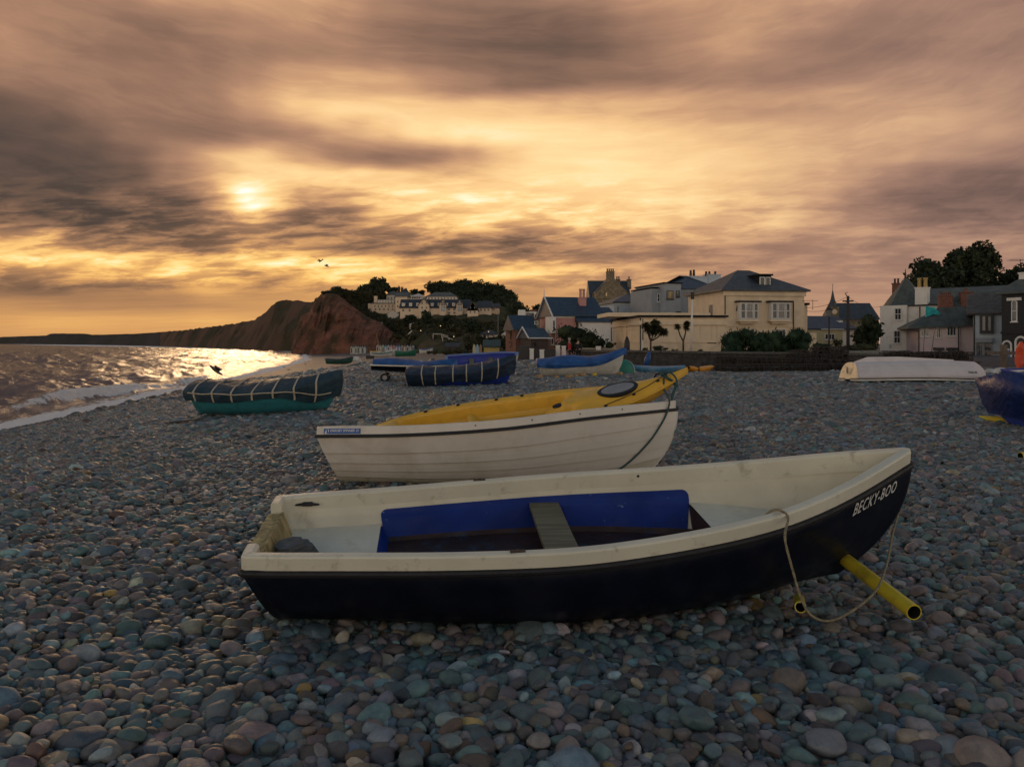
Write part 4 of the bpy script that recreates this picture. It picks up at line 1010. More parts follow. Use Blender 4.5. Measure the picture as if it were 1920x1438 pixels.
HILL = np.array([(632, 288, 606, 330, 552), (660, 286, 600, 335, 548), (700, 277, 612, 340, 556), (740, 258, 640, 345, 556), (790, 205, 659, 345, 560), (850, 190, 661, 340, 562), (920, 180, 660, 335, 566), (980, 185, 658, 340, 580), (1060, 190, 655, 350, 598)], float)
def hill_d(u, v):
    "depth at which the sight line of (u, v) meets the hillside"
    db, vb, dt, vt = [np.interp(u, HILL[:, 0], HILL[:, i]) for i in (1, 2, 3, 4)]
    k = np.linspace(0, 1, 400); d = db + (dt - db) * k; zb, zt = CZ - (vb - HZ) / F * db, CZ - (vt - HZ) / F * dt
    z = zb + (zt - zb) * (1 - (1 - k) ** 1.5); vv_ = HZ + (CZ - z) * F / d
    return float(np.interp(-v, -vv_, d))
# ------------------------------------------------------------------ foliage
def leaf_mat(name, a, b, scale=.6):
    mt = bpy.data.materials.new(name); mt.use_nodes = True
    n, l, put, m, mix, rng, noise, vec, ramp = NT(mt.node_tree)
    bs = n('ShaderNodeBsdfPrincipled'); o = n('ShaderNodeOutputMaterial'); l(bs.outputs[0], o.inputs[0])
    co = n('ShaderNodeTexCoord').outputs['Object']
    put(bs.inputs['Base Color'], mix(rng(noise(co, scale, 4, .7).outputs[0], .35, .65), a, b))
    bs.inputs['Roughness'].default_value = .7; bs.inputs['Specular IOR Level'].default_value = .2
    return mt
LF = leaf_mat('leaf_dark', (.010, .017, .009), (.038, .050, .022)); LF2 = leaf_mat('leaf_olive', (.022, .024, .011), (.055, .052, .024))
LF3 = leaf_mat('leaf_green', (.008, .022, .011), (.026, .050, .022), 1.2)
BARK = mat('bark', (.06, .045, .035), .85, .3, 4)
def foliage(name, lumps, dens, leaf, m_, parent=None, seed=0, core=.72, asp=.6, up=0.):
    "lumps: (x, y, z, rx, ry, rz); leaf-sized quads through each lump, thicker towards its skin"
    rs = np.random.default_rng(seed); V = []; Fc = []; nv = 0
    for (cx, cy, cz, rx, ry, rz) in lumps:
        N = max(12, int(dens * (rx * ry * rz) ** (2 / 3)))
        d = rs.normal(size=(N, 3)); d /= np.linalg.norm(d, axis=1, keepdims=True)
        r = .62 + .48 * rs.random(N) ** .7; r *= 1 + .22 * np.sin(d[:, 0] * 5 + seed + cx) * np.sin(d[:, 2] * 4 + cy) 
        c = np.array((cx, cy, cz)) + d * r[:, None] * np.array((rx, ry, rz))
        a = rs.normal(size=(N, 3)); a[:, 2] += up; a /= np.linalg.norm(a, axis=1, keepdims=True)
        b = np.cross(a, d + .8 * rs.normal(size=(N, 3))); b /= np.linalg.norm(b, axis=1, keepdims=True) + 1e-9
        s = leaf * rs.uniform(.6, 1.4, (N, 1)); a = a * s; b = b * s * asp
        q = np.stack([c - a, c + b, c + a, c - b], 1).reshape(-1, 3)
        V.append(q); Fc.append(np.arange(4 * N).reshape(-1, 4) + nv); nv += 4 * N
        if core:
            k = 10; k2 = 6; th = np.linspace(0, math.pi, k2 + 1)[:, None]; ph = (np.arange(k) * 2 * math.pi / k)[None]
            e = np.stack([np.sin(th) * np.cos(ph), np.sin(th) * np.sin(ph), np.cos(th) + 0 * ph], -1) * (core * rs.uniform(.85, 1.1, (k2 + 1, k, 1)))
            V.append((e * (rx, ry, rz) + (cx, cy, cz)).reshape(-1, 3))
            Fc.append(np.array([(i*k+j, (i+1)*k+j, (i+1)*k+(j+1) % k, i*k+(j+1) % k) for i in range(k2) for j in range(k)]) + nv); nv += (k2 + 1) * k
    V = np.concatenate(V); Fc = np.concatenate(Fc)
    me = bpy.data.meshes.new(name); me.vertices.add(len(V)); me.vertices.foreach_set('co', V.astype(np.float32).ravel())
    me.loops.add(Fc.size); me.loops.foreach_set('vertex_index', Fc.ravel().astype(np.int32))
    me.polygons.add(len(Fc)); me.polygons.foreach_set('loop_start', np.arange(0, Fc.size, 4, dtype=np.int32)); me.update(calc_edges=True)
    return link(name, me, parent, (m_,))
def lumpset(w, h, dpt, z0, nl, rs, size=.42, flat=1.):
    out = []
    for i in range(nl):
        a = rs.uniform(0, 6.283); r = math.sqrt(rs.random()) * .62; zz = rs.uniform(.15, .9)
        sh = math.sqrt(max(.08, 1 - (abs(zz - .42) / .62) ** 2))
        q = size * rs.uniform(.7, 1.2)
        out.append((math.cos(a) * r * w / 2 * sh * 1.15, math.sin(a) * r * dpt / 2 * sh, z0 + zz * h, q * w / 2, q * dpt / 2, q * h / 2 * flat))
    return out
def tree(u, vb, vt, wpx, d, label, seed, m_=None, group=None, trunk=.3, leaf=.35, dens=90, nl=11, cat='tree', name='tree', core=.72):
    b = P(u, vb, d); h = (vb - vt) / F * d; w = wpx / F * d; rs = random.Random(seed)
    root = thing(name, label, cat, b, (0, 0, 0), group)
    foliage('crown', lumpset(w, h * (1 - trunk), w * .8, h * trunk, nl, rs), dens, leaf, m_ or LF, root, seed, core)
    mb = MB(); lean = rs.uniform(-.1, .1) * w
    mb.tube([(0, 0, -1.), (lean * .3, 0, h * trunk * .7), (lean, 0, h * (trunk + .35))], [w * .05 + .06, w * .035 + .04, .03], 7)
    for k in range(3):
        a = rs.uniform(0, 6.28); mb.tube([(lean * .3, 0, h * trunk * .75), (math.cos(a) * w * .22, math.sin(a) * w * .2, h * (trunk + .35))], [w * .025 + .03, .02], 6)
    mb.build('trunk', BARK, root, True); return root
def bush(u, vb, vt, wpx, d, label, seed, m_=None, group=None, leaf=.14, dens=160, nl=9, name='bush', cat='bush', up=0., core=.78):
    b = P(u, vb, d); h = (vb - vt) / F * d; w = wpx / F * d; rs = random.Random(seed)
    o = foliage(name, lumpset(w, h * .95, w * .6, -.05 * h, nl, rs, .5), dens, leaf, m_ or LF, None, seed, core, .4, up)
    o.location = b; tag(o, label, cat, group); return o
# skyline trees on the hill
G_ = 'trees along the hilltop skyline'
rs_ = random.Random(77)
for i, (u, vb, vt, w, d, lb) in enumerate([
    (613, 560, 546, 24, 291, 'low bush at the seaward lip of the red cliff top'), (636, 560, 540, 36, 300, 'wind-shaped tree leaning on the crest of the red cliff'), (666, 572, 545, 42, 305, 'rounded dark bush inland of the cliff crest tree'),
    (688, 575, 533, 46, 312, 'dark tree left of the tall feathery tree above the hotel'), (712, 578, 524, 44, 312, 'tallest feathery tree rising just left of the hillside hotel'), (738, 556, 541, 24, 330, 'small tree peeping above the hotel roofs'),
    (776, 556, 543, 22, 335, 'small pale-edged tree behind the white arched roof'), (790, 556, 545, 18, 338, 'tiny skyline tree beside the round domed tree'), (815, 570, 527, 42, 335, 'round domed tree with a gap of sky through it, above the white villa')]):
    tree(u, vb, vt, w, d, lb, 100 + i, LF if i != 2 else LF2, G_, .10, .42, 75, 13, core=.72)
w = []
for i in range(80):
    t = rs_.random(); u = 826 + 150 * t + rs_.uniform(-3, 3); top = np.interp(u, [830, 850, 868, 880, 905, 925, 940, 960, 985], [540, 535, 530, 532, 538, 540, 545, 556, 566])
    v = top + 4 + rs_.random() ** 1.2 * 36; d = 330 - (v - 545) * 1.0; p = P(u, v, d); r = rs_.uniform(2.2, 3.6); w.append((p.x, p.y, p.z, r * 1.15, r, r))
o_ = []
for i in range(64):
    u = rs_.uniform(597, 712); top = np.interp(u, [597, 606, 622, 637, 660, 690, 712], [560, 551, 548, 545, 549, 544, 540]); v = top + rs_.uniform(0, 9 if u < 640 else 22) + 2; d = 296 + (u - 600) * .12; p = P(u, v, d); r = rs_.uniform(.9, 1.9) * (.75 if u < 620 else 1.15); o_.append((p.x, p.y, p.z, r * 1.5, r * 1.2, r))
tag(foliage('cliff_top_scrub', o_, 70, .36, LF2, None, 8, .75), 'wind-clipped dark scrub along the top of the red cliff', 'scrub', kind='stuff')
o = foliage('hilltop_wood', w, 75, .42, LF, None, 5, .75); tag(o, 'dark dense wood crowning the hill behind the terrace', 'wood', kind='stuff')
w = []
for i in range(190):
    u = rs_.uniform(640, 1010); v = rs_.uniform(608, 645) if rs_.random() < .35 else rs_.uniform(606, 622) if u > 745 else rs_.uniform(575, 640)
    if u < 745: continue
    d = hill_d(u, v) - 1; p = P(u, v, d); r = rs_.uniform(.6, 1.7); w.append((p.x, p.y, p.z, r * 1.7, r * 1.2, r * .9))
for i in range(60):
    u = rs_.uniform(745, 1000); v = rs_.uniform(603, 614) + (5 if u > 860 else 0); p = P(u, v, hill_d(u, v) - 2); r = rs_.uniform(1.0, 1.9); w.append((p.x, p.y, p.z, r * 1.3, r, r))
for i in range(120):
    u = rs_.uniform(640, 742); lo_ = np.interp(u, [640, 660, 690, 742], [556, 578, 600, 632]); hi_ = np.interp(u, [640, 690, 697, 742], [548, 558, 588, 602]); v = rs_.uniform(hi_, lo_) + 3; d = hill_d(u, v) - 1; p = P(u, v, d); r = rs_.uniform(.7, 1.6); w.append((p.x, p.y, p.z, r * 2.0, r * 1.2, r * .8))
for i in range(26):
    u = rs_.uniform(880, 1000); p = P(u, rs_.uniform(638, 650), 112); r = rs_.uniform(.5, .9); w.append((p.x, p.y, p.z, r * 1.8, r, r))
o = foliage('hillside_shrubs', w, 60, .36, LF2, None, 6, .75); tag(o, 'dark scrub and shrubs spread over the hillside below the terrace', 'shrubs', kind='stuff')
for i, (u, vb, vt, w, d, lb) in enumerate([(800, 612, 584, 24, 0, 'dark pine in front of the middle gable of the long terrace'), (768, 612, 589, 28, 0, 'broad dark tree below the left end of the long terrace'), (838, 612, 590, 26, 0, 'dark tree between the tall gables of the terrace'),
    (884, 630, 597, 44, 150, 'dark spreading tree behind the yellow beach hut'), (965, 640, 568, 46, 170, 'tall ivy-dark tree left of the white modern flats'), (1006, 592, 572, 26, 250, 'pale edged tree on the skyline beyond the flats'), (1028, 592, 575, 20, 260, 'small skyline tree right of the flats'),
    (970, 664, 611, 34, 88, 'dark narrow tree before the slate roofed cottages')]):
    d = d or hill_d(u, vb) - 3
    tree(u, vb, vt, w, d, lb, 140 + i, LF, 'dark trees among the hillside houses', .1, .34 if d > 120 else .16, 70 if d > 120 else 160, 11)

# ------------------------------------------------------------------ buildings
M['slate_roof'] = mat('slate_roof', (.048, .056, .066), .55, .3, 2.5, .02, 9, dirt=(.075, .07, .06), dscale=.6, damt=.5)
M['blue_slate'] = mat('blue_slate', (.024, .044, .072), .5, .25, 2.5, .01, 12)
M['brown_roof'] = mat('old_brown_roof', (.085, .07, .062), .7, .3, 2.5, .01, 10, dirt=(.15, .13, .10), dscale=.5, damt=.5)
M['green_roof'] = mat('grey_green_roof', (.07, .08, .072), .6, .25, 2, .01, 10, dirt=(.15, .145, .12), dscale=.6, damt=.5)
M['lead'] = mat('dark_lead', (.018, .019, .022), .85, .2, 6, spec=.1)
M['creamw'] = mat('cream_stucco', (.66, .52, .36), .8, .06, 1.2, .003, 30, dirt=(.38, .30, .20), dscale=.5, damt=.4)
M['pinkw'] = mat('pink_stucco', (.48, .24, .21), .8, .06, 1.2, dirt=(.35, .2, .17), dscale=.5, damt=.3)
M['whitew'] = mat('white_stucco', (.72, .68, .62), .8, .05, 1.2, dirt=(.42, .38, .32), dscale=.6, damt=.4)
M['mauvew'] = mat('mauve_stucco', (.60, .48, .48), .8, .05, 1.2, dirt=(.36, .28, .26), dscale=.6, damt=.4)
M['greyw'] = mat('grey_blue_stucco', (.28, .30, .32), .8, .06, 1.2, dirt=(.21, .22, .23), dscale=.5, damt=.4)
M['palebluew'] = mat('pale_blue_stucco', (.42, .48, .53), .8, .06, 1.2, dirt=(.28, .3, .32), dscale=.5, damt=.4)
M['yelloww'] = mat('yellow_stucco', (.46, .40, .24), .8, .06, 1.2)
M['blackw'] = mat('black_painted_wall', (.014, .015, .018), .6, .3, 3)
M['stonew'] = mat('brown_stone', (.17, .135, .085), .85, .4, 2.2, .02, 6, dirt=(.28, .23, .15), dscale=.7, damt=.7)
M['brick'] = mat('red_brick', (.16, .07, .05), .85, .35, 9, .004, 40)
M['dbrick'] = mat('dark_brick', (.07, .05, .042), .85, .35, 9, .004, 40)
M['wallstone'] = mat('dark_sea_wall', (.045, .042, .04), .85, .4, 3, .02, 14)
M['frame'] = mat('white_frame', (.62, .60, .56), .5, .04, 5)
M['darkframe'] = mat('dark_frame', (.03, .03, .035), .5, .2, 5)
M['pot'] = mat('chimney_pot', (.20, .11, .07), .8, .3, 8); M['ypot'] = mat('yellow_pot', (.40, .27, .10), .8, .2, 8)
M['iron'] = mat('black_iron', (.015, .015, .017), .5, .3, 10)
M['timber'] = mat('weathered_timber', (.12, .095, .075), .8, .3, 6, stretch=(4, 4, .6))
def glass(name, col, rough=.06, spec=.8):
    return mat(name, col, rough, .25, 2.5, 0, spec=spec)
M['dimglass'] = glass('dim_glass', (.035, .042, .046), .12, .5); M['glass'] = glass('window_glass', (.022, .026, .032)); M['curtain'] = glass('curtained_glass', (.16, .16, .16), .25, .5)

class House:
    def __init__(s, name, label, u0, d0, u1, d1, base, cat='house', group=None):
        a = np.array(((u0 - 960) / F * d0, d0)); b = np.array(((u1 - 960) / F * d1, d1))
        s.a, s.w = a, np.linalg.norm(b - a); s.e = (b - a) / s.w; s.base = base
        s.root = thing(name, label, cat, (a[0], a[1], base), (0, 0, math.atan2(s.e[1], s.e[0])), group)
    def px(s, u, v, off=0.):
        "pixel -> (along the front, height above base) on the plane of the front, off metres in front of it"
        nrm = np.array((s.e[1], -s.e[0])); o = s.a + nrm * off; k = (u - 960) / F
        # o + t e = (k y, y)
        t = (k * o[1] - o[0]) / (s.e[0] - k * s.e[1]); y = o[1] + t * s.e[1]
        return t, CZ - (v - HZ) / F * y - s.base
    def box(s, name, m_, x0, x1, y0, y1, z0, z1, parent=None): return MB().box(x0, x1, y0, y1, z0, z1).build(name, m_, parent or s.root)
    def wallpx(s, m_, u0, u1, v0, v1, depth, y0=0., name='wall'):
        x0, z1 = s.px(u0, v0); x1, z1b = s.px(u1, v0); z0 = s.px(u0, v1)[1]
        s.box(name, m_, x0, x1, y0, y0 + depth, min(z0, 0), (z1 + z1b) / 2); return x0, x1, (z1 + z1b) / 2
    def win(s, u0, v0, u1, v1, bars=(1, 1), fm=None, pm=None, y=0., sill=True, name='window', fw=.07, arch=False):
        x0, z1 = s.px(u0, v0, -y); x1, z0 = s.px(u1, v1, -y); return s.winm(x0, x1, z0, z1, bars, fm, pm, y, sill, name, fw, arch)
    def winm(s, x0, x1, z0, z1, bars=(1, 1), fm=None, pm=None, y=0., sill=True, name='window', fw=.07, arch=False):
        mb = MB(); w = x1 - x0; h = z1 - z0; fw = min(fw, w * .16); q = w / 2 if arch else 0; zt = z1 - q
        mb.box(x0, x0 + fw, y - .07, y + .0, z0, zt).box(x1 - fw, x1, y - .07, y, z0, zt).box(x0 + fw, x1 - fw, y - .07, y, z0, z0 + fw)
        if arch:
            N = 10; c = (x0 + x1) / 2
            for i in range(N):
                a0, a1 = math.pi * i / N, math.pi * (i + 1) / N; pr = []
                for a in (a0, a1):
                    for r in (q, q - fw): pr.append((c + r * math.cos(a), zt + r * math.sin(a)))
                v = [(x, y - .07, z) for x, z in pr] + [(x, y, z) for x, z in pr]
                mb.add(v, [(0, 1, 3, 2), (4, 6, 7, 5), (0, 2, 6, 4), (1, 5, 7, 3)])
        else: mb.box(x0 + fw, x1 - fw, y - .07, y, z1 - fw, z1)
        for i in range(1, bars[0]): xx = x0 + w * i / bars[0]; mb.box(xx - fw * .3, xx + fw * .3, y - .06, y - .004, z0 + fw, (zt if arch else z1 - fw))
        for i in range(1, bars[1]): zz = z0 + h * i / bars[1]; mb.box(x0 + fw, x1 - fw, y - .055, y - .006, zz - fw * .4, zz + fw * .4)
        if sill: mb.box(x0 - .06, x1 + .06, y - .14, y, z0 - .08, z0 - .002)
        f = mb.build(name, fm or M['frame'], s.root)
        if arch:
            N = 10; c = (x0 + x1) / 2; pts = [(x0 + .01, z0 + .01), (x1 - .01, z0 + .01)] + [(c + (q - .01) * math.cos(math.pi * i / N), zt + (q - .01) * math.sin(math.pi * i / N)) for i in range(N + 1)]
            k = len(pts); mesh('pane', [(x, y - .02, z) for x, z in pts] + [(x, y - .003, z) for x, z in pts], [tuple(range(k)), tuple(range(2*k-1, k-1, -1))] + [(i, k+i, k+(i+1) % k, (i+1) % k) for i in range(k)], pm or M['glass'], f)
        else: MB().box(x0 + .01, x1 - .01, y - .02, y - .003, z0 + .01, z1 - .01).build('pane', pm or M['glass'], f)
        return f
    def roof(s, m_, x0, x1, y0, y1, ze, zr, kind='gable', inset=0., ov=.25, th=.12, name='roof', axis='x', y_r=None):
        "axis: direction of the ridge"
        X0, X1, Y0, Y1 = x0 - ov, x1 + ov, y0 - ov, y1 + ov
        if axis == 'x':
            ym = (Y0 + Y1) / 2 if y_r is None else y_r; i = inset if kind == 'hip' else 0
            top = [(X0 + i, ym, zr), (X1 - i, ym, zr)]
            fs = [(0, 1, 5, 4), (2, 3, 4, 5), (3, 0, 4), (1, 2, 5)]
        else:
            xm = (X0 + X1) / 2; i = inset if kind == 'hip' else 0
            top = [(xm, Y0 + i, zr), (xm, Y1 - i, zr)]
            fs = [(0, 1, 4), (1, 2, 5, 4), (2, 3, 5), (3, 0, 4, 5)]
        ze2 = ze + .0
        v = [(X0, Y0, ze2), (X1, Y0, ze2), (X1, Y1, ze2), (X0, Y1, ze2)] + top
        lo = [(X0, Y0, ze2 - th), (X1, Y0, ze2 - th), (X1, Y1, ze2 - th), (X0, Y1, ze2 - th)]
        fs = fs + [(6, 7, 1, 0), (7, 8, 2, 1), (8, 9, 3, 2), (9, 6, 0, 3), (9, 8, 7, 6)]
        return mesh(name, v + lo, fs, m_, s.root)
    def gable_wall(s, m_, x0, x1, y, ze, zr, th=.2, name='gable'):
        xm = (x0 + x1) / 2
        return mesh(name, [(x0, y, ze), (x1, y, ze), (xm, y, zr), (x0, y + th, ze), (x1, y + th, ze), (xm, y + th, zr)], [(0, 1, 2), (5, 4, 3), (0, 3, 4, 1), (1, 4, 5, 2), (2, 5, 3, 0)], m_, s.root)
    def chimney(s, m_, x, y, w, dp, z0, z1, pots=2, potm=None, ph=.55, pr=.12, parent=None):
        mb = MB().box(x - w/2, x + w/2, y - dp/2, y + dp/2, z0, z1 - .12); mb.box(x - w/2 - .06, x + w/2 + .06, y - dp/2 - .06, y + dp/2 + .06, z1 - .118, z1)
        c = mb.build('chimney', m_, parent or s.root)
        for i in range(pots):
            xx = x + (i - (pots - 1) / 2) * w / max(pots, 1); MB().tube([(xx, y, z1 + .002), (xx, y, z1 + ph * .8), (xx, y, z1 + ph * .82), (xx, y, z1 + ph)], [pr, pr * .85, pr * 1.15, pr * 1.1], 8).build('chimney_pot', potm or M['pot'], c)
        return c
    def pipe(s, u, v0, v1, y=0., u2=None):
        x0, z1 = s.px(u, v0, -y); x1, z0 = s.px(u if u2 is None else u2, v1, -y)
        return MB().tube([(x0, y - .07, z1), (x1, y - .07, z0)], .05, 8).build('downpipe', M['iron'], s.root)

# -- big cream villa
H = House('villa', 'large cream villa with slate hipped roof, dormer and two white bay windows', 1358, 70, 1508, 71.2, .3)
x0, x1, ze = H.wallpx(M['creamw'], 1358, 1508, 546, 662, 8.6)
H.roof(M['slate_roof'], x0, x1, 0, 8.6, ze + .12, H.px(1409, 510)[1] + .55, 'hip', 3.7, .42, .14)
H.box('cornice', M['creamw'], x0 - .12, x1 + .12, -.14, -.002, ze - .45, ze - .02); H.box('string_course', M['creamw'], x0 - .05, x1 + .05, -.07, -.002, H.px(1400, 611)[1] - .1, H.px(1400, 611)[1] + .04)
for ua, ub in ((1386, 1423), (1445, 1483)):
    xa, zt_ = H.px(ua, 566, .6); xb, zb_ = H.px(ub, 595, .6)
    zc_ = H.px(ua, 607, .6)[1]
    b = H.box('bay_window', M['frame'], xa + .06, xb - .06, -.62, -.003, zb_ - .22, zt_ - .03)
    H.box('bay_base', M['creamw'], xa - .05, xb + .05, -.68, -.004, zb_ - .40, zb_ - .225, b); H.box('bay_corbel', M['creamw'], xa + .2, xb - .2, -.45, -.005, zc_, zb_ - .405, b)
    H.box('bay_roof', M['lead'], xa - .18, xb + .18, -.80, -.006, zt_ - .028, zt_ + .10, b)
    wd = xb - xa
    for f0, f1, br, pm in ((.06, .30, (1, 2), M['dimglass']), (.335, .69, (1, 2), M['glass']), (.73, .94, (1, 2), M['dimglass'])):
        f_ = H.winm(xa + wd * f0, xa + wd * f1, zb_ - .14, zt_ - .10, br, M['frame'], pm, -.63, False, fw=.06)
    mb = MB(); c0, c1 = xa + wd * .335, xa + wd * .69
    for i in range(1, 5): mb.box(c0 + (c1 - c0) * i / 5 - .012, c0 + (c1 - c0) * i / 5 + .012, -.675, -.652, (zb_ + zt_) / 2, zt_ - .16)
    mb.build('glazing_bars', M['frame'], b)
    u_, v_ = (ua + ub) / 2, 620; H.win(u_ - 9, 617, u_ + 9, 640, (2, 2))
xa, zt_ = H.px(1422, 517, -.8); xb, zb_ = H.px(1446, 538, -.8)
dm = H.box('dormer', M['lead'], xa, xb, .8, 4.6, zb_ - .3, zt_); H.box('dormer_roof', M['lead'], xa - .12, xb + .12, .62, 4.6, zt_ + .003, zt_ + .16, dm)
H.winm(xa + .1, (xa + xb) / 2 - .03, zb_ + .05, zt_ - .12, (1, 1), None, M['dimglass'], .796, False); H.winm((xa + xb) / 2 + .03, xb - .1, zb_ + .05, zt_ - .12, (1, 1), None, M['dimglass'], .796, False)
H.pipe(1487, 567, 660); H.pipe(1384, 566, 583, u2=1380); H.pipe(1359, 547, 590)
H.chimney(M['creamw'], x1 - 1.7, 5.5, .3, .3, ze + .6, ze + 1.45, 1, M['lead'], .2)
# side windows and the low annex
mb = MB(); mb.box(-.06, -.003, 2.6, 3.3, H.px(1358, 592)[1] , H.px(1358, 569)[1]); mb.build('window', M['curtain'], H.root)
H.box('annex', M['creamw'], x1 + .003, x1 + 1.0, 1.2, 7, 0, H.px(1508, 571)[1]); H.box('annex_coping', M['lead'], x1 + .004, x1 + 1.15, 1.05, 7.1, H.px(1508, 571)[1] + .002, H.px(1508, 569)[1] + .12)
H.box('porch', M['creamw'], x1 + .003, x1 + 1.1, -.2, 1.1, 0, H.px(1508, 624)[1])
# -- cream single storey wing
H = House('wing', 'long low cream wing with panelled walls and black flat roof edge', 1201, 62, 1362, 62.4, .3, 'building')
x0, x1, ze = H.wallpx(M['creamw'], 1201, 1362, 595, 662, 12)
H.box('parapet', M['lead'], x0 - .25, x1 + .1, -.25, 12.1, ze + .002, ze + .16)
H.box('cornice', M['creamw'], x0 - .16, x1, -.16, -.002, ze - .62, ze - .30); H.box('cornice', M['creamw'], x0 - .16, x0 - .002, .0, 12, ze - .62, ze - .30)
zs_ = H.px(1250, 641)[1]; H.box('string_course', M['creamw'], x0 - .06, x1, -.06, -.003, zs_ - .06, zs_ + .06); H.box('string_course', M['creamw'], x0 - .06, x0 - .003, .0, 12, zs_ - .06, zs_ + .06)
for a_, b_ in ((1268, 1314), (1334, 1345)):
    xa, xb = H.px(a_, 610)[0], H.px(b_, 610)[0]; zt_, zb_ = H.px(a_, 609)[1], H.px(a_, 637)[1]
    MB().box(xa, xb, -.04, -.002, zt_ - .05, zt_).box(xa, xa + .05, -.04, -.002, zb_, zt_ - .05).box(xb - .05, xb, -.04, -.002, zb_, zt_ - .05).build('wall_panel', M['creamw'], H.root)
for ya, yb in ((.8, 5.2), (6.2, 11.4)):
    MB().box(x0 - .05, x0 - .003, ya, yb, ze - .95, ze - .88).box(x0 - .05, x0 - .003, ya, ya + .1, .3, ze - .95).box(x0 - .05, x0 - .003, yb - .1, yb, .3, ze - .95).build('wall_panel', M['creamw'], H.root)
H.box('pilaster', M['creamw'], x0 - .10, x0 - .004, 5.3, 6.1, 0, ze - .64)
H.pipe(1200.2, 596, 662); H.box('vent', M['iron'], H.px(1326, 643)[0], H.px(1343, 643)[0], -.05, -.003, H.px(1330, 644)[1], H.px(1330, 642.5)[1])
H.box('rooflight', M['creamw'], x1 - 9, x1 - .2, 3.5, 9, ze + .17, ze + .5)
# -- grey blue house with chimneys
H = House('house', 'tall grey-blue house with stepped flat fronts and a big white chimney stack', 1246, 85, 1310, 86, .3)
x0, x1, ze = H.wallpx(M['greyw'], 1246, 1277, 532, 640, 8)
H.box('parapet', M['lead'], x0 - .15, x1 + .15, -.15, 8, ze + .002, ze + .14)
H.wallpx(M['greyw'], 1230.5, 1245.9, 540, 640, 6, 1.2); xa, z_ = H.px(1230.5, 540); H.box('parapet', M['lead'], xa - .1, x0 - .16, 1.05, 7, z_ + .06, z_ + .18)
xb, zb_ = H.px(1311, 542); H.box('wall', M['greyw'], x1 + .003, xb + 2, 1.0, 9, 0, zb_); H.roof(M['blue_slate'], x1 + .2, xb + 3, 1.0, 9, zb_ + .1, zb_ + 1.9, 'hip', 3.2)
H.box('cornice', M['greyw'], x1 + .01, xb + 2, .9, .997, zb_ - .3, zb_ - .05)
lit = glass('sunset_reflection_glass', (.62, .44, .20), .12, .9)  # the sunset's reflection is painted into the pane's base colour
H.win(1250, 545, 1262, 561, (4, 1), M['darkframe'], lit, 0, True); H.win(1251, 586, 1262, 592, (4, 1)); H.win(1267.5, 545, 1274, 557, (1, 2), M['darkframe'])
H.win(1232, 551, 1237, 566, (1, 2), None, None, 1.2); H.win(1240, 551, 1244, 564, (1, 2), None, None, 1.2)
xc, zc_ = H.px(1295, 546, -1); H.winm(xc - .35, xc + .4, zc_ - .9, zc_ + .3, (1, 2), None, None, 1.0); H.win(1268, 584, 1276, 600, (1, 1), M['darkframe'])
xa, za = H.px(1292, 518, -6); xb, zb_ = H.px(1346, 540, -6)
c = H.chimney(M['palebluew'], (xa + xb) / 2 - .6, 6., (xb - xa) * .78, 1.0, ze + .4, za, 0); c2 = H.chimney(M['palebluew'], xb - .75, 6.0, 1.6, 1.2, ze - .8, za + .25, 0, parent=c)
for u_, top in ((1295, 507), (1301, 506), (1324, 509), (1330, 509), (1341, 509)):
    xx, zz = H.px(u_, top, -6); MB().tube([(xx, 6, za + .003), (xx, 6, zz)], [.17, .13], 8).build('chimney_pot', M['iron'], c)
# -- pale blue house
H = House('house', 'plain pale blue house with a low blue slate roof between stone house and grey house', 1152, 95, 1233, 96, .3)
x0, x1, ze = H.wallpx(M['palebluew'], 1152, 1233, 568, 650, 8)
H.roof(M['blue_slate'], x0, x1, 0, 8, ze + .1, H.px(1180, 553)[1] + .3, 'hip', 3.0, .25)
xa, zt_ = H.px(1185, 573); xb, zb_ = H.px(1199, 594); H.winm(xa, xb, zb_, zt_, (1, 1), M['palebluew'], M['palebluew'], 0, False)
H.box('string_course', M['whitew'], x0 - .03, x1, -.05, -.003, ze - .2, ze - .05); H.win(1157, 574, 1160, 588, (1, 2))
# -- stone house
H = House('stone_house', 'tall dark stone house with a big gable chimney rising over the roofs', 1117, 130, 1177, 130, .3)
xa, zg_ = H.px(1117, 549); xb = H.px(1177, 549)[0]; zr = H.px(1146, 517)[1]
H.box('wall', M['stonew'], xa, xb, 0, 10, 0, zg_); H.gable_wall(M['stonew'], xa, xb, 0, zg_ + .003, zr, .4)
H.roof(M['slate_roof'], xa, xb, .42, 10, zg_ + .15, zr + .05, 'gable', 0, .1, axis='y')
xc, zc_ = H.px(1107, 523, -3); xd, _ = H.px(1183, 523, -3)
H.box('wall', M['stonew'], xc + .4, xd - .4, 3., 11, 0, zg_ + .0); H.roof(M['slate_roof'], xc, xd, 3, 11, zg_ - 1.2, zc_, 'gable', 0, .1)
H.chimney(M['stonew'], H.px(1145, 510)[0], .6, 1.3, 1.0, zr - 2.2, H.px(1145, 509)[1], 4, M['iron'], .5, .13)
for u_ in (1160, 1181): xx, zz = H.px(u_, 521, -5); H.chimney(M['stonew'], xx, 6, .7, .7, zg_ + 1, zz - .2, 2 if u_ == 1160 else 1, M['iron'], .5)
H.box('string_course', M['stonew'], xa, xb, -.2, -.003, zg_ - 1.0, zg_ - .6); H.win(1135, 548, 1139, 557, (1, 1), M['pot'], lit); H.win(1150, 562, 1156, 572, (1, 2), M['darkframe']); H.win(1122, 565, 1127, 574, (1, 2), M['darkframe'])
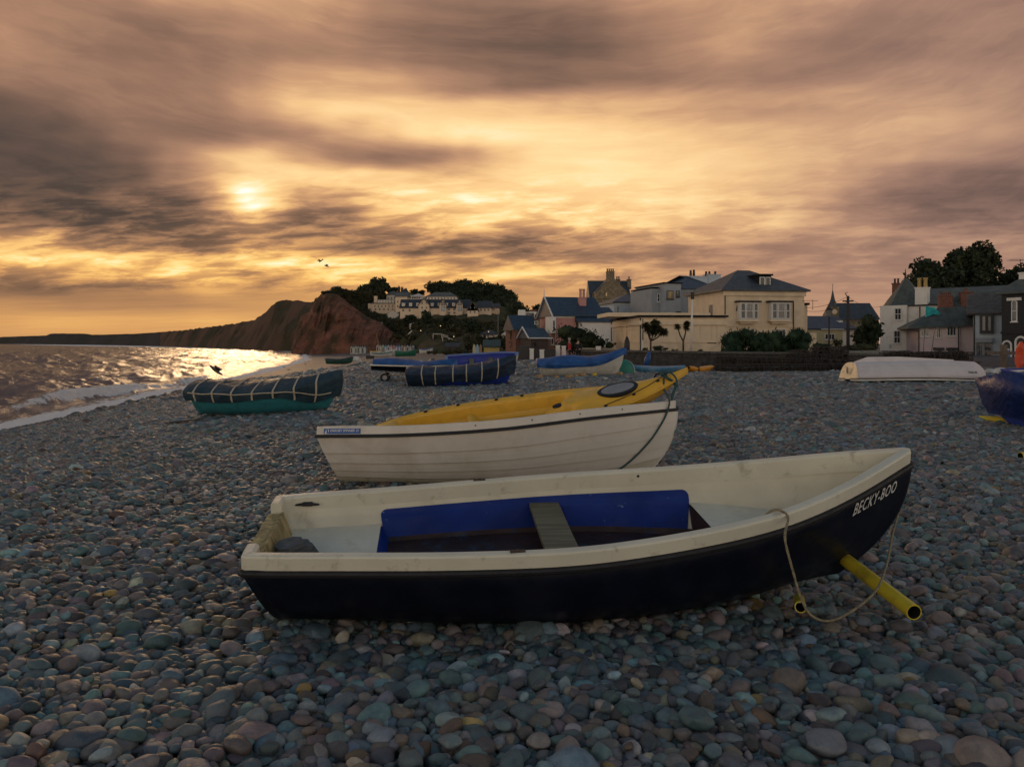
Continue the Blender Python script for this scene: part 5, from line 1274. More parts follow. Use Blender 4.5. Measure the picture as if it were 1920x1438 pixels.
# -- pink house and its lower range
H = House('house', 'pink gabled cottage with tall pink chimney, white bay and dark blue slate roof', 1041, 85, 1080, 85.5, -.1)
x0, x1, ze = H.wallpx(M['pinkw'], 1041, 1080, 593, 668, 7); zr = H.px(1060, 562)[1]
H.roof(M['blue_slate'], x0, x1 + 3, 0, 7, ze + .1, zr + .5, 'gable', 0, .3)
mesh('gable', [(x0 - .02, 0, ze), (x0 - .02, 7, ze), (x0 - .02, 3.5, zr + .2), (x0 + .2, 0, ze), (x0 + .2, 7, ze), (x0 + .2, 3.5, zr + .2)], [(1, 0, 2), (3, 4, 5), (0, 1, 4, 3), (1, 2, 5, 4), (2, 0, 3, 5)], M['creamw'], H.root)
MB().tube([(x0 - .35, -.3, ze - .05), (x0 - .35, 3.5, zr + .55), (x0 - .35, 7.3, ze - .05)], .10, 6).tube([(x0 - .35, 3.5, zr + .4), (x0 - .35, 3.5, zr + 1.4)], [.08, .02], 6).build('bargeboard', M['frame'], H.root)
xa, zt_ = H.px(1030, 594, .2); b = H.box('bay_window', M['frame'], xa, x0 - .003, -.4, 1.5, H.px(1030, 625)[1], zt_); H.winm(xa + .3, xa + .62, H.px(1030, 622)[1], zt_ - .35, (1, 2), None, M['glass'], -.4, False)
H.win(1033, 634, 1038, 646, (1, 1)); H.box('cornice', M['whitew'], x0, x1, -.1, -.003, ze - .18, ze - .02)
xc, zc_ = H.px(1089.5, 558, -2.4); H.chimney(M['pinkw'], xc, 2.0, .78, .7, ze + .2, zc_, 2, M['pinkw'], .95, .16)
xa, zt_ = H.px(1082, 604); xb, _ = H.px(1152, 604)
H.box('wall', M['whitew'], xa + .2, xb, -1.0, 5.9, 0, zt_); H.roof(M['blue_slate'], xa, xb, -1, 6, zt_ + .1, H.px(1110, 574)[1], 'gable', 0, .25)
H.win(1087, 606, 1091, 613, (1, 1), None, None, -1.0); H.box('rear_block', M['creamw'], xa + 6, xb + .5, 6.2, 9, 0, H.px(1140, 573)[1])
H.pipe(1146, 601, 640, -1.0)
# -- cottages left of the pink house
H = House('house', 'cottage of dark slate roofs and brown brick left of the pink house', 995, 82, 1028, 82.5, -.2)
x0, x1, ze = H.wallpx(M['dbrick'], 995, 1028, 634, 672, 5)
H.roof(M['blue_slate'], x0, x1, 0, 4.4, ze + .08, H.px(1010, 618)[1] + .2, 'gable', 0, .2); xa = H.px(985, 617)[0]
H.box('wall', M['brick'], xa + .15, x1, 4.5, 9, 0, H.px(1000, 617)[1]); H.roof(M['blue_slate'], xa, x1, 4.5, 9, H.px(1000, 616)[1], H.px(1000, 596)[1] + .5, 'gable', 0, .15)
MB().tube([(x0 - .3, -.25, ze), (x0 - .3, 2.2, H.px(1010, 618)[1] + .3), (x0 - .3, 4.6, ze)], .09, 6).build('bargeboard', M['frame'], H.root); H.box('gutter', M['frame'], x0 - .2, x1 + .4, -.32, -.21, ze - .06, ze + .06)
xx, zz = H.px(1004, 607, -5.2); H.winm(xx - .2, xx + .25, zz - .1, zz + .3, (1, 1), None, M['curtain'], 5.0, False, 'rooflight')
H.win(1000, 641, 1006, 650, (1, 1), M['darkframe'])
H = House('flats', 'white modern flats with flat roofs behind the slate cottages', 972, 112, 1008, 112, -.2, 'flats')
H.wallpx(M['whitew'], 972, 985, 581, 650, 8); H.wallpx(M['whitew'], 985.1, 1008, 584, 650, 7, 1.0); H.wallpx(M['whitew'], 965, 971.9, 591, 650, 5, .5)
H.win(987, 587, 1001, 601, (2, 1), M['darkframe'], None, 1.0); H.win(966, 594, 970.5, 600, (2, 1), M['darkframe'], None, .5); H.win(966, 605, 970.5, 612, (2, 1), M['darkframe'], None, .5); H.win(1003, 590, 1006, 606, (1, 2), M['darkframe'], None, 1.0)
xx, zz = H.px(1000, 582, -4); H.chimney(M['brick'], xx, 4, .9, .9, zz - 1.0, zz + .1, 0); H.box('balcony', M['whitew'], H.px(964, 600)[0], H.px(972, 600)[0], -.9, -.0, H.px(964, 604)[1], H.px(964, 602)[1])
H = House('house', 'low grey roofed house half hidden behind the slate cottages', 1006, 105, 1034, 105, -.2)
x0, x1, ze = H.wallpx(M['stonew'], 1006, 1034, 597, 640, 7); H.roof(M['slate_roof'], x0, x1, 0, 7, ze, H.px(1010, 581)[1], 'hip', 2.0, .2)
# -- church beyond
H = House('church', 'distant church with a pointed dark spire over a small clock tower', 1556, 150, 1574, 150, .3, 'church')
xa, zt_ = H.px(1556.5, 575); xb = H.px(1573, 575)[0]; w = xb - xa
H.box('tower', M['stonew'], xa, xb, 0, w, 0, zt_); k = 8; sp = H.px(1565, 543)[1]
mb = MB(); mb.tube([(xa + w/2, w/2, zt_ + .003), (xa + w/2, w/2, zt_ + (sp - zt_) * .45), (xa + w/2, w/2, sp)], [w * .56, w * .24, .05], 8); mb.tube([(xa + w/2, w/2, sp - .1), (xa + w/2, w/2, sp + 1.2)], .05, 5); mb.build('spire', M['slate_roof'], H.root)
MB().tube([(xa + w/2, .0, zt_ - 1.0), (xa + w/2, -.08, zt_ - 1.0)], .5, 16).build('clock_face', M['creamw'], H.root)
xn, zn = H.px(1650, 595); H.box('nave', M['stonew'], xb + .003, xn, .5, 9, 0, zn - .4); H.roof(M['slate_roof'], xb + .2, xn, .5, 9, zn - .3, H.px(1600, 569)[1] + .3, 'gable', 0, .2)
# -- yellow house
H = House('house', 'yellow gabled house with blue slate roof behind the lamp post', 1520, 85, 1604, 86, .2)
x0, x1, ze = H.wallpx(M['yelloww'], 1538, 1580, 617, 664, 8); xa = H.px(1514, 600)[0]
H.box('wall', M['whitew'], x1 + .003, H.px(1604, 617)[0], .3, 8, 0, ze - .05)
H.roof(M['blue_slate'], xa, H.px(1605, 617)[0], 0, 8, ze + .05, H.px(1560, 597)[1] + .4, 'gable', 0, .15)
H.wallpx(M['yelloww'], 1508, 1537.9, 617, 664, 8); mesh('gable', [(xa - .02, 0, ze), (xa - .02, 8, ze), (xa - .02, 4, ze + 1.9), (xa + .1, 0, ze), (xa + .1, 8, ze), (xa + .1, 4, ze + 1.9)], [(1, 0, 2), (3, 4, 5), (0, 1, 4, 3), (1, 2, 5, 4), (2, 0, 3, 5)], M['yelloww'], H.root)
H.win(1546, 626, 1565, 637, (3, 1)); xx, zz = H.px(1575, 606, -2); H.box('roof_vent', M['whitew'], xx - .2, xx + .2, 1.8, 2.4, zz - .4, zz + .3); H.box('gutter', M['frame'], x0, x1, -.28, -.17, ze - .08, ze + .02)
# -- turret house
H = House('turret_house', 'white house with a pointed eight-sided turret roof on its corner', 1650, 80, 1702, 78, -.3)
x0, x1, ze = H.wallpx(M['whitew'], 1650, 1700, 573, 672, 8.5)
H.box('wall', M['whitew'], x1 + .003, H.px(1762, 573)[0], .45, 8, 0, ze - .05)
pc, zp = H.px(1697, 520, -3.2); mb = MB(); k = 8; R0 = (x1 - x0) * .5 + .5; cx = (x0 + x1) / 2 + .1
prs = [(1.0, ze), (.72, ze + (zp - ze) * .30), (.40, ze + (zp - ze) * .62), (.16, ze + (zp - ze) * .86), (.02, zp)]
vs = [(cx + (pc - cx) * (1 - a) * .9 + R0 * 1.30 * a * math.cos(R(22.5) + i * math.pi / 4), 3.4 + R0 * 1.32 * a * math.sin(R(22.5) + i * math.pi / 4), z) for a, z in prs for i in range(k)]
fs = [(r*k+i, r*k+(i+1) % k, (r+1)*k+(i+1) % k, (r+1)*k+i) for r in range(4) for i in range(k)] + [tuple(range(k))[::-1], tuple(4*k+i for i in range(k))]
t_ = mesh('turret_roof', vs, fs, M['green_roof'], H.root)
MB().tube([(pc, 3.3, zp - .1), (pc, 3.3, zp + .9)], [.12, .02], 6).build('finial', M['iron'], t_)
xr = H.px(1905, 540, -8)[0]; H.roof(M['green_roof'], x1 - 1.5, xr, .9, 10.5, ze + .08, H.px(1760, 540, -5)[1], 'gable', 0, .2)
H.box('gutter', M['iron'], x1 - .3, H.px(1762, 573)[0], .28, .42, ze - .12, ze + .02); H.pipe(1725, 575, 668, .43)
H.win(1677.5, 578, 1690.5, 600, (2, 2), sill=True); H.win(1676, 620, 1689, 644, (2, 2), sill=True)
xc, zc_ = H.px(1729.5, 539, -.9); H.chimney(M['whitew'], xc, .9, 1.15, .75, ze + .0, zc_, 2, M['ypot'], .95, .2); xx, zz = H.px(1681, 531, -7); H.chimney(M['brick'], xx, 7, .7, .7, ze + .5, zz, 2, M['iron'], .5)
H.winm(x0 + .95, x0 + 1.15, H.px(1656, 653)[1], H.px(1656, 646)[1], (1, 1), M['palebluew'], M['palebluew'], 0, False, 'wall_plaque')
# -- mauve cottage
H = House('cottage', 'long mauve cottage with sagging grey roof, small white casements and brick chimneys', 1722, 73, 1800, 72, -.3)
x0, x1, ze = H.wallpx(M['mauvew'], 1722, 1800, 613, 676, 6)
x2 = H.px(1828, 606)[0]; H.box('wall', M['mauvew'], x1 + .003, x2, .35, 6, 0, ze + .3)
zr = H.px(1800, 551, -4)[1]
mesh('roof', [(x0 - 1.0, -.5, ze - .02), (x1, -.5, ze + .12), (x2 + .1, -.2, ze + .35), (x0 + 2.0, 3.0, H.px(1760, 583, -3)[1]), (x1 + .5, 3.2, zr - .2), (x2 + 3.2, 3.4, zr + .3), (x0 - .8, 6.3, ze), (x1, 6.3, ze), (x2 + .5, 6.3, ze + .3)]
     + [(x0 - 1.0, -.5, ze - .16), (x1, -.5, ze - .02), (x2 + .1, -.2, ze + .2), (x0 - .8, 6.3, ze - .14), (x1, 6.3, ze - .14), (x2 + .5, 6.3, ze + .16)],
     [(0, 1, 4, 3), (1, 2, 5, 4), (3, 4, 7, 6), (4, 5, 8, 7), (0, 3, 6), (2, 8, 5), (9, 10, 1, 0), (10, 11, 2, 1), (6, 12, 9, 0), (6, 7, 13, 12), (7, 8, 14, 13), (8, 2, 11, 14), (12, 13, 10, 9), (13, 14, 11, 10)], M['green_roof'], H.root)
for ua, ub, va, vb_, br in ((1726, 1742, 615, 631, (3, 1)), (1755, 1764, 614, 634, (2, 1)), (1775, 1793, 611, 630, (3, 1))): H.win(ua, va, ub, vb_, br)
for ua, ub in ((1750, 1767), (1775, 1793)):
    f_ = H.win(ua, 654, ub, 672, (2, 1)); xa, za = H.px(ua - 1, 654.5); xb = H.px(ub + 1, 654)[0]; H.box('awning', M['darkframe'], xa, xb, -.5, -.09, za - .1, za + .14, f_)
H.pipe(1797, 610, 676); H.pipe(1722.5, 616, 676)
for ua, ub, va, lv in ((1760, 1785, 555, .9), (1800, 1822, 548, 1.6)):
    xa, za = H.px(ua, va, -2.2); xb = H.px(ub, va, -2.2)[0]; H.chimney(M['brick'], (xa + xb) / 2, 2.2, xb - xa, .9, ze + .4, za, 3 if lv < 1 else 1, M['brick'], .35, .16)
q_ = [H.px(u_, v_, -y_) + (y_,) for u_, v_, y_ in ((1735, 577, 1.0), (1752, 580, 1.2), (1767, 596, 1.0), (1750, 592, .7), (1735, 598, .45))]; mesh('roof_sheet', [(x_, y_, z_ + .12) for x_, z_, y_ in q_], [(0, 1, 2, 3, 4)], mat('teal_sheet', (.02, .30, .28), .5, .3, 3), H.root).modifiers.new('t', 'SOLIDIFY').thickness = .06
# -- white shop house
H = House('shop_house', 'narrow white house with dark upstairs bay and grey shopfront', 1826, 67, 1877, 66, -.3)
x0, x1, ze = H.wallpx(M['palebluew'], 1826, 1880, 588, 690, 6)
zr = H.px(1860, 550, -3.2)[1]; H.roof(M['brown_roof'], x0 - .3, x1 + .2, 0, 6.4, ze + .05, zr, 'gable', 0, .2)
xa, zt_ = H.px(1837, 589, .35); xb, zb_ = H.px(1863, 625, .35); b = H.box('upper_bay', M['darkframe'], xa, xb, -.36, -.003, zb_, zt_)
H.winm(xa + .15, (xa + xb) / 2 - .05, zb_ + .2, zt_ - .15, (1, 1), M['darkframe'], M['glass'], -.362, False); H.winm((xa + xb) / 2 + .05, xb - .15, zb_ + .2, zt_ - .15, (1, 1), M['darkframe'], M['curtain'], -.362, False)
xa, zt_ = H.px(1828, 638, .3); xb = H.px(1861, 638, .3)[0]; H.box('shop_fascia', M['greyw'], xa, xb, -.45, -.003, zt_ - .18, zt_ + .2)
H.winm(xa + .05, xa + (xb - xa) * .45, .35, zt_ - .2, (3, 1), M['greyw'], M['glass'], -.05, False, 'shop_window'); H.winm(xa + (xb - xa) * .5, xb - .05, .35, zt_ - .2, (1, 2), M['greyw'], M['glass'], -.05, False, 'shop_window')
H.pipe(1826.5, 590, 690); H.box('gutter', M['iron'], x0 - .3, x1, -.3, -.2, ze - .1, ze + .02)
# -- black house
H = House('black_house', 'black painted house with white arched windows and doorways, at the right edge', 1877.5, 62, 1990, 58, -.3)
x0, x1, ze = H.wallpx(M['blackw'], 1878, 1990, 549, 700, 8)
zr = H.px(1930, 510, -4)[1]; H.roof(M['green_roof'], x0, x1, 0, 8, ze + .1, zr + 1.2, 'hip', 2.5, .35)
f_ = H.win(1897, 563, 1908, 603, (1, 2), arch=True, fw=.16); xa, za = H.px(1889, 559); xb, zb_ = H.px(1916, 562); H.box('window_head', M['frame'], xa, xb, -.12, -.003, zb_ - .05, za)
H.win(1926, 563, 1938, 603, (1, 2), arch=True, fw=.16)
H.box('string_course', M['blackw'], x0 - .05, x1, -.08, -.003, H.px(1890, 624)[1] - .08, H.px(1890, 624)[1] + .08)
for ua, ub, va in ((1879, 1898, 638), (1903, 1926, 630)):
    f_ = H.win(ua, va, ub, 690, (1, 1), pm=M['darkframe'], arch=True, fw=.34, sill=False, name='doorway'); xa, za = H.px(ua + 4.5, 656); xb = H.px(ub - 4.5, 656)[0]
    H.box('door', mat('blue_door', (.10, .20, .38), .5, .1), xa, xb, -.05, -.022, .05, za, f_); H.box('fanlight_bar', M['frame'], xa, xb, -.06, -.023, za + .003, za + .1, f_)
xx, zz = H.px(1917, 516, -1.5); H.chimney(M['whitew'], xx + .5, 1.6, 1.2, .8, ze + .6, zz + .2, 1, M['pot'])
def aerial(u, vt, vb, d, label):
    p = P(u, vb, d); h = (vb - vt) / F * d; mb = MB().tube([(0, 0, -.3), (0, 0, h)], .025, 5); mb.tube([(-.9, 0, h - .1), (.5, 0, h - .1)], .018, 5)
    for i in range(6): mb.tube([(-.85 + .22 * i, -.3, h - .1), (-.85 + .22 * i, .3, h - .1)], .012, 4)
    o = mb.build('aerial', M['iron']); o.location = p; tag(o, label, 'aerial')
aerial(1913, 486, 522, 63, 'rooftop television aerial above the black house'); aerial(1524, 562, 575, 71, 'television aerial on the annex of the cream villa')
# -- trees on the right
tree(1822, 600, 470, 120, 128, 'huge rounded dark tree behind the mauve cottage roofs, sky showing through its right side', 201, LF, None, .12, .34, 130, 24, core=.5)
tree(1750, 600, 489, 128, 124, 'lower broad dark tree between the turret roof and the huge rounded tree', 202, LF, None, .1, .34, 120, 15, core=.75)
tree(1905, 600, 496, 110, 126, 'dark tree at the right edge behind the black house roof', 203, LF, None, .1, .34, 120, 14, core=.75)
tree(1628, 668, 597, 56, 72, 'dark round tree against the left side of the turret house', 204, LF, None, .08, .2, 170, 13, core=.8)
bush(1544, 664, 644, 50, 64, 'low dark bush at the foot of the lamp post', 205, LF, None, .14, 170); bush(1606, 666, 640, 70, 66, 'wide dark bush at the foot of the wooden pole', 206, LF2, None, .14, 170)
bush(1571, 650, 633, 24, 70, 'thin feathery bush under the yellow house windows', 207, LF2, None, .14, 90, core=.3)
# -- planting in front of the cream wing
bush(1086, 663, 608, 92, 70, 'large dome-shaped dark evergreen bush in front of the pink cottage', 210, LF, None, .15, 190, 14); bush(1130, 664, 634, 46, 69, 'dark bush in shade right of the dome-shaped evergreen', 211, LF, None, .15, 170)
bush(1239, 661, 648, 38, 54, 'small rounded bush at the foot of the cream wing between the palms', 212, LF, None, .10, 200, 8); bush(1210, 662, 650, 16, 54, 'little dark shrub left of the forked palm trunk', 213, LF2, None, .09, 160, 5)
bush(1265, 660, 654, 14, 54, 'tiny clump of leaves between the two palms', 214, LF2, None, .08, 150, 4); bush(1311, 660, 655, 14, 54, 'tiny clump of leaves right of the white flagpole', 215, LF2, None, .08, 150, 4)
def palm(u, vb, vt, w, d, label, seed, heads):
    p = P(u, vb, d); h = (vb - vt) / F * d; rs = random.Random(seed); s = d / F
    root = thing('cabbage_palm', label, 'palm tree', p, (0, 0, 0), 'cabbage palms by the cream wing')
    mb = MB(); V = []; fs = []
    for hu, hv in heads:
        c = Vector(((hu - u) * s, rs.uniform(-.3, .3), (vb - hv) * s)); fork = Vector((0, 0, h * .32))
        mb.tube([(0, 0, -.4), fork, fork.lerp(c, .5) + Vector((c.x * .08, 0, -.05)), c], [.085, .065, .05, .04], 7)
        for i in range(120):
            a = rs.uniform(0, 6.28); e = rs.uniform(-.9, 1.3); L_ = rs.uniform(.6, 1.0) * w * s * .36
            dv = Vector((math.cos(a) * math.cos(e), math.sin(a) * math.cos(e), math.sin(e))); sd = dv.cross(Vector((0, 0, 1))).normalized() * .028
            m1 = c + dv * L_ * .55; t_ = c + dv * L_ + Vector((0, 0, -L_ * .28)); b = len(V)
            V += [c - sd * .5, c + sd * .5, m1 + sd, t_, m1 - sd]; fs.append((b, b + 1, b + 2, b + 3, b + 4))
    mb.build('trunk', BARK, root, True); mesh('crown', V, fs, LF2, root)
palm(1220, 659, 600, 38, 57, 'leafier cabbage palm with a full rounded head and forked trunk', 5, [(1217, 617), (1227, 612), (1236, 618), (1224, 622), (1243, 622), (1230, 605), (1212, 611)])
palm(1281, 660, 598, 26, 57, 'thin cabbage palm with two sparse heads beside the flagpole', 6, [(1271, 612), (1289, 606), (1287, 614)])
# hedge: upright feathery shrub
def hedge():
    d = 52; rs = random.Random(9); p = P(1436, 668, d); s = d / F; lumps = []
    top = lambda u: float(np.interp(u, [1352, 1365, 1385, 1400, 1440, 1480, 1500, 1515, 1526], [640, 626, 621, 617, 622, 622, 620, 640, 660]))
    for i in range(60):
        u = rs.uniform(1360, 1516); v = rs.uniform(top(u) + 7, 668); lumps.append(((u - 1436) * s, rs.uniform(-.9, .9), (668 - v) * s, rs.uniform(.35, .6), rs.uniform(.4, .6), rs.uniform(.4, .65)))
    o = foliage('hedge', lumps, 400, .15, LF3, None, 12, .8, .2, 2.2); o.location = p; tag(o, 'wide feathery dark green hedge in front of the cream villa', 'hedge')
hedge()
# -- sea wall, low walls, hoardings
def wall(name, label, pts, th, m_, coping=None, cat='wall'):
    "pts: (u, v_top, d, drop)"
    root = thing(name, label, cat, (0, 0, 0)); mb, cp = MB(), MB()
    P3 = [(P(u, v, d), h) for u, v, d, h in pts]
    root.location = (P3[0][0].x, P3[0][0].y, 0); o = root.location
    for (a, h0), (b, h1) in zip(P3, P3[1:]):
        t = Vector((b.x - a.x, b.y - a.y, 0)).normalized(); nn = Vector((-t.y, t.x, 0)) * th
        def q(mb_, a_, b_, n0, n1, za0, za1, zb0, zb1):
            A = a_ - o; B = b_ - o
            mb_.add([(A.x + n0.x, A.y + n0.y, za0), (B.x + n0.x, B.y + n0.y, zb0), (B.x + n1.x, B.y + n1.y, zb0), (A.x + n1.x, A.y + n1.y, za0), (A.x + n0.x, A.y + n0.y, za1), (B.x + n0.x, B.y + n0.y, zb1), (B.x + n1.x, B.y + n1.y, zb1), (A.x + n1.x, A.y + n1.y, za1)],
                    [(0,3,2,1), (4,5,6,7), (0,1,5,4), (1,2,6,5), (2,3,7,6), (3,0,4,7)])
        q(mb, a, b, nn * 0, nn, a.z - h0, a.z - .13, b.z - h1, b.z - .13)
        q(cp, a, b, nn * -.25, nn * 1.2, a.z - .127, a.z, b.z - .127, b.z)
    mb.build('wall_face', m_, root); cp.build('coping', coping or m_, root); return root
wall('sea_wall', 'long dark stone sea wall behind the lobster pots', [(1090, 657, 58, 2.4), (1155, 656, 50, 2.4), (1240, 657.5, 46, 2.2), (1330, 659, 45, 2.2), (1450, 660, 45, 2.2), (1560, 661, 46, 2.2), (1665, 664, 47, 2.2)], .5, M['wallstone'], mat('wall_coping', (.085, .08, .075), .85, .3, 5))
wall('garden_wall', 'low grey garden wall beyond the pots beside the turret house', [(1582, 658, 62, 1.4), (1648, 657, 63, 1.4)], .3, mat('grey_render', (.20, .20, .18), .85, .2, 3))
wall('low_wall', 'low brown wall with pale coping below the dome-shaped bush', [(1085, 652.5, 60, 1.3), (1122, 652.5, 60, 1.3), (1154, 653, 60, 1.3)], .3, M['dbrick'], mat('pale_coping', (.30, .26, .20), .85, .2, 4))
for u, v, d, lb in ((1016, 657, 62, 'white timber post before the dark hoarding'), (1122, 651, 59.5, 'pale post halfway along the low brown wall'), (997, 655, 65, 'short white post at the step in the hoarding'), (1046, 649, 66, 'left white gatepost under the pink cottage bay'), (1057, 650, 66, 'right white gatepost under the pink cottage bay')):
    p = P(u, v, d); o = MB().box(-.17, .17, -.17, .17, -2.0, 0).box(-.2, .2, -.2, .2, .003, .07).build('gate_post', M['whitew']); o.location = p; tag(o, lb, 'post')
wall('hoarding', 'dark timber hoarding at the top of the beach left of the white post', [(969, 648, 66, 1.9), (996, 648.5, 65.5, 1.9)], .1, mat('dark_boards', (.05, .045, .042), .8, .3, 5, stretch=(6, 6, .3)))
wall('hoarding', 'lower stretch of dark hoarding behind the white post', [(998, 655, 65.2, 1.4), (1042, 655, 65, 1.4)], .1, _mats['dark_boards'])
# -- poles, lamp, flagpole
def pole(name, label, u, vt, vb, d, r, m_, cat='pole', lean=0.):
    b = P(u, vb, d); h = (vb - vt) / F * d; root = thing(name, label, cat, b)
    MB().tube([(0, 0, -.6), (lean, 0, h)], [r, r * .75], 9).build('shaft', m_, root, True); return root, h
r_, h_ = pole('flagpole', 'white flagpole with a black truck standing before the cream wing', 1295.5, 552, 659, 56, .075, M['frame'], lean=.12); MB().tube([(.12, 0, h_ - .35), (.12, 0, h_ + .15)], .13, 8).build('pole_cap', M['iron'], r_)
r_, h_ = pole('telegraph_pole', 'dark wooden telegraph pole right of the church spire', 1590, 555, 655, 66, .15, mat('creosoted_timber', (.035, .03, .028), .8, .3, 6)); MB().box(-.45, .45, -.06, .06, h_ - .5, h_ - .38).build('crossarm', M['iron'], r_); MB().tube([(-.1, 0, h_), (-.25, 0, h_ + .25), (-.05, 0, h_ + .3)], .04, 6).build('bracket', M['iron'], r_)
r_, h_ = pole('telegraph_pole', 'slim pale telegraph pole among the hillside cabins', 934, 588, 640, 130, .13, mat('grey_timber', (.10, .095, .09), .8, .3, 6)); MB().box(-1.0, 1.0, -.06, .06, h_ * .62, h_ * .62 + .12).build('crossarm', M['iron'], r_)
r_, h_ = pole('street_lamp', 'black iron street lamp with a glazed lantern before the yellow house', 1554.5, 594, 657, 60, .07, M['iron'], 'street lamp')
MB().tube([(0, 0, h_), (0, 0, h_ + .5)], [.12, .26], 6).build('lantern', M['curtain'], r_); MB().tube([(0, 0, h_ + .503), (0, 0, h_ + .7), (0, 0, h_ + .95)], [.30, .12, .02], 6).build('lantern_cap', M['iron'], r_)
r_, h_ = pole('lamp_standard', 'thin black lamp standard at the corner of the cream wing', 1205.5, 598, 660, 58, .05, M['iron'], 'street lamp'); MB().tube([(0, 0, .05), (0, 0, .9)], .09, 8).build('white_sleeve', M['frame'], r_)
def wire(label, a, b, sag):
    a, b = Vector(a), Vector(b); pts = [a.lerp(b, t) - Vector((0, 0, sag * 4 * t * (1 - t))) for t in np.linspace(0, 1, 14)]
    tag(MB().tube(pts, .016, 4).build('overhead_wire', M['iron']), label, 'wire')
tp = P(1590, 556, 66); wire('overhead wire running left from the dark wooden pole towards the cream villa', tp, P(1512, 577, 72), .25); wire('overhead wire running right from the dark wooden pole to the turret house', tp, P(1650, 575, 80), .4)
wire('second overhead wire sagging left below the first, to the villa', tp - Vector((0, 0, .4)), P(1512, 583, 72), .35)
# -- lobster pots
M['pot_net'] = mat('tarred_net', (.030, .024, .019), .9, .5, 14, dirt=(.10, .05, .03), dscale=5, damt=.4); M['pot_frame'] = mat('pot_frame', (.045, .035, .028), .8, .3, 12)
def pot_proto():
    root = thing('lobster_pot', 'dark netted lobster pot in the heap below the sea wall', 'lobster pot', (0, 0, 0), (0, 0, 0), 'lobster pots heaped below the sea wall')
    mb = MB(); L, W, Hh = .72, .46, .40
    arch = lambda x: [(x, W/2 * math.cos(a), .05 + (Hh - .05) * math.sin(a)) for a in np.linspace(0, math.pi, 9)]
    for x in (-L/2, -L/6, L/6, L/2): mb.tube(arch(x), .016, 5)
    for y, z in ((-W/2, .04), (W/2, .04), (0, Hh), (-W*.36, Hh*.72), (W*.36, Hh*.72)): mb.tube([(-L/2, y, z), (L/2, y, z)], .014, 5)
    for i in range(5): mb.box(-L/2, L/2, -W/2 + i*W/4 - .02, -W/2 + i*W/4 + .02, .0, .028)
    mb.build('pot_frame', M['pot_frame'], root)
    nb = MB()
    for i in range(14):
        x = -L/2 + L * (i + .5) / 14; nb.tube([(x + (j % 2) * .03, y, z) for j, (_, y, z) in enumerate(arch(x))], .006, 3, False)
    for a in np.linspace(.15, math.pi - .15, 9): nb.tube([(-L/2, W/2 * math.cos(a) * .98, .05 + (Hh - .05) * math.sin(a) * .98), (L/2, W/2 * math.cos(a) * .98, .05 + (Hh - .05) * math.sin(a) * .98)], .006, 3, False)
    nb.box(-.20, .20, -.12, .12, .03, .22)
    nb.build('netting', M['pot_net'], root); return root
POT = pot_proto(); first = [True]
def put_pot(loc, rz, rx=0., label=None, group=None):
    if first[0]: o = POT; first[0] = False
    else:
        o = POT.copy(); COL.objects.link(o)
        for ch in POT.children: c = ch.copy(); COL.objects.link(c); c.parent = o
    o.location = loc; o.rotation_euler = (rx, 0, rz)
    if label: o['label'] = label
    if group: o['group'] = group
rs_ = random.Random(15)
for row, (u0, u1, n_, vfun, d) in enumerate([(1338, 1602, 17, lambda u: np.interp(u, [1338, 1500, 1600], [692, 696, 700]), 39.0), (1344, 1600, 15, lambda u: np.interp(u, [1338, 1500, 1600], [683, 686, 690]), 39.8), (1466, 1590, 8, lambda u: np.interp(u, [1466, 1600], [678, 678]), 41.0),
      (1482, 1586, 7, lambda u: 671, 41.6), (1522, 1582, 4, lambda u: 663, 42.0), (1345, 1460, 6, lambda u: 684, 41.2)]):
    for i in range(n_):
        u = u0 + (u1 - u0) * (i + .5) / n_ + rs_.uniform(-3, 3); v = float(vfun(u)) + rs_.uniform(-1.5, 1.5); p = P(u, v, d + rs_.uniform(-.3, .3))
        z = max(p.z - .0, zg(p.x, p.y) if row == 0 else p.z); z = zg(p.x, p.y) + .02 if row == 0 else z
        put_pot((p.x, p.y, z), rs_.choice([0, 1.57, .4, -.5]) + rs_.uniform(-.3, .3), rs_.uniform(-.12, .12))
for i in range(11):
    u = 1660 + 150 * (i + .5) / 11 + rs_.uniform(-4, 4); p = P(u, 670.5 + rs_.uniform(-1, 2.5), 35.5 + rs_.uniform(-.3, .3)); put_pot((p.x, p.y, p.z - .1), rs_.uniform(-.6, .6) + (1.57 if i % 3 == 0 else 0), rs_.uniform(-.15, .15), 'dark lobster pot showing over the top of the upturned white boat', 'lobster pots behind the upturned boat')
# pallets carrying those pots
p = P(1735, 678, 35.6); o = MB().box(-2.2, 2.2, -.5, .5, -.95, -.05).box(-2.25, 2.25, -.55, .55, -.046, .0).build('pot_staging', M['pot_frame']); o.location = (p.x, p.y, p.z + .02); tag(o, 'dark timber staging holding pots behind the upturned white boat', 'staging')
for u, lb in ((1731, 'thin upright cane in the pots behind the upturned boat'), (1745, 'leaning cane beside the upright one, before the mauve cottage')):
    a = P(u, 672, 36.2); b = P(u + (3 if u == 1731 else 7), 612 if u == 1731 else 622, 36.2); o = MB().tube([(0, 0, 0), b - a], .012, 5).build('marker_cane', M['pot_frame']); o.location = a; tag(o, lb, 'cane')
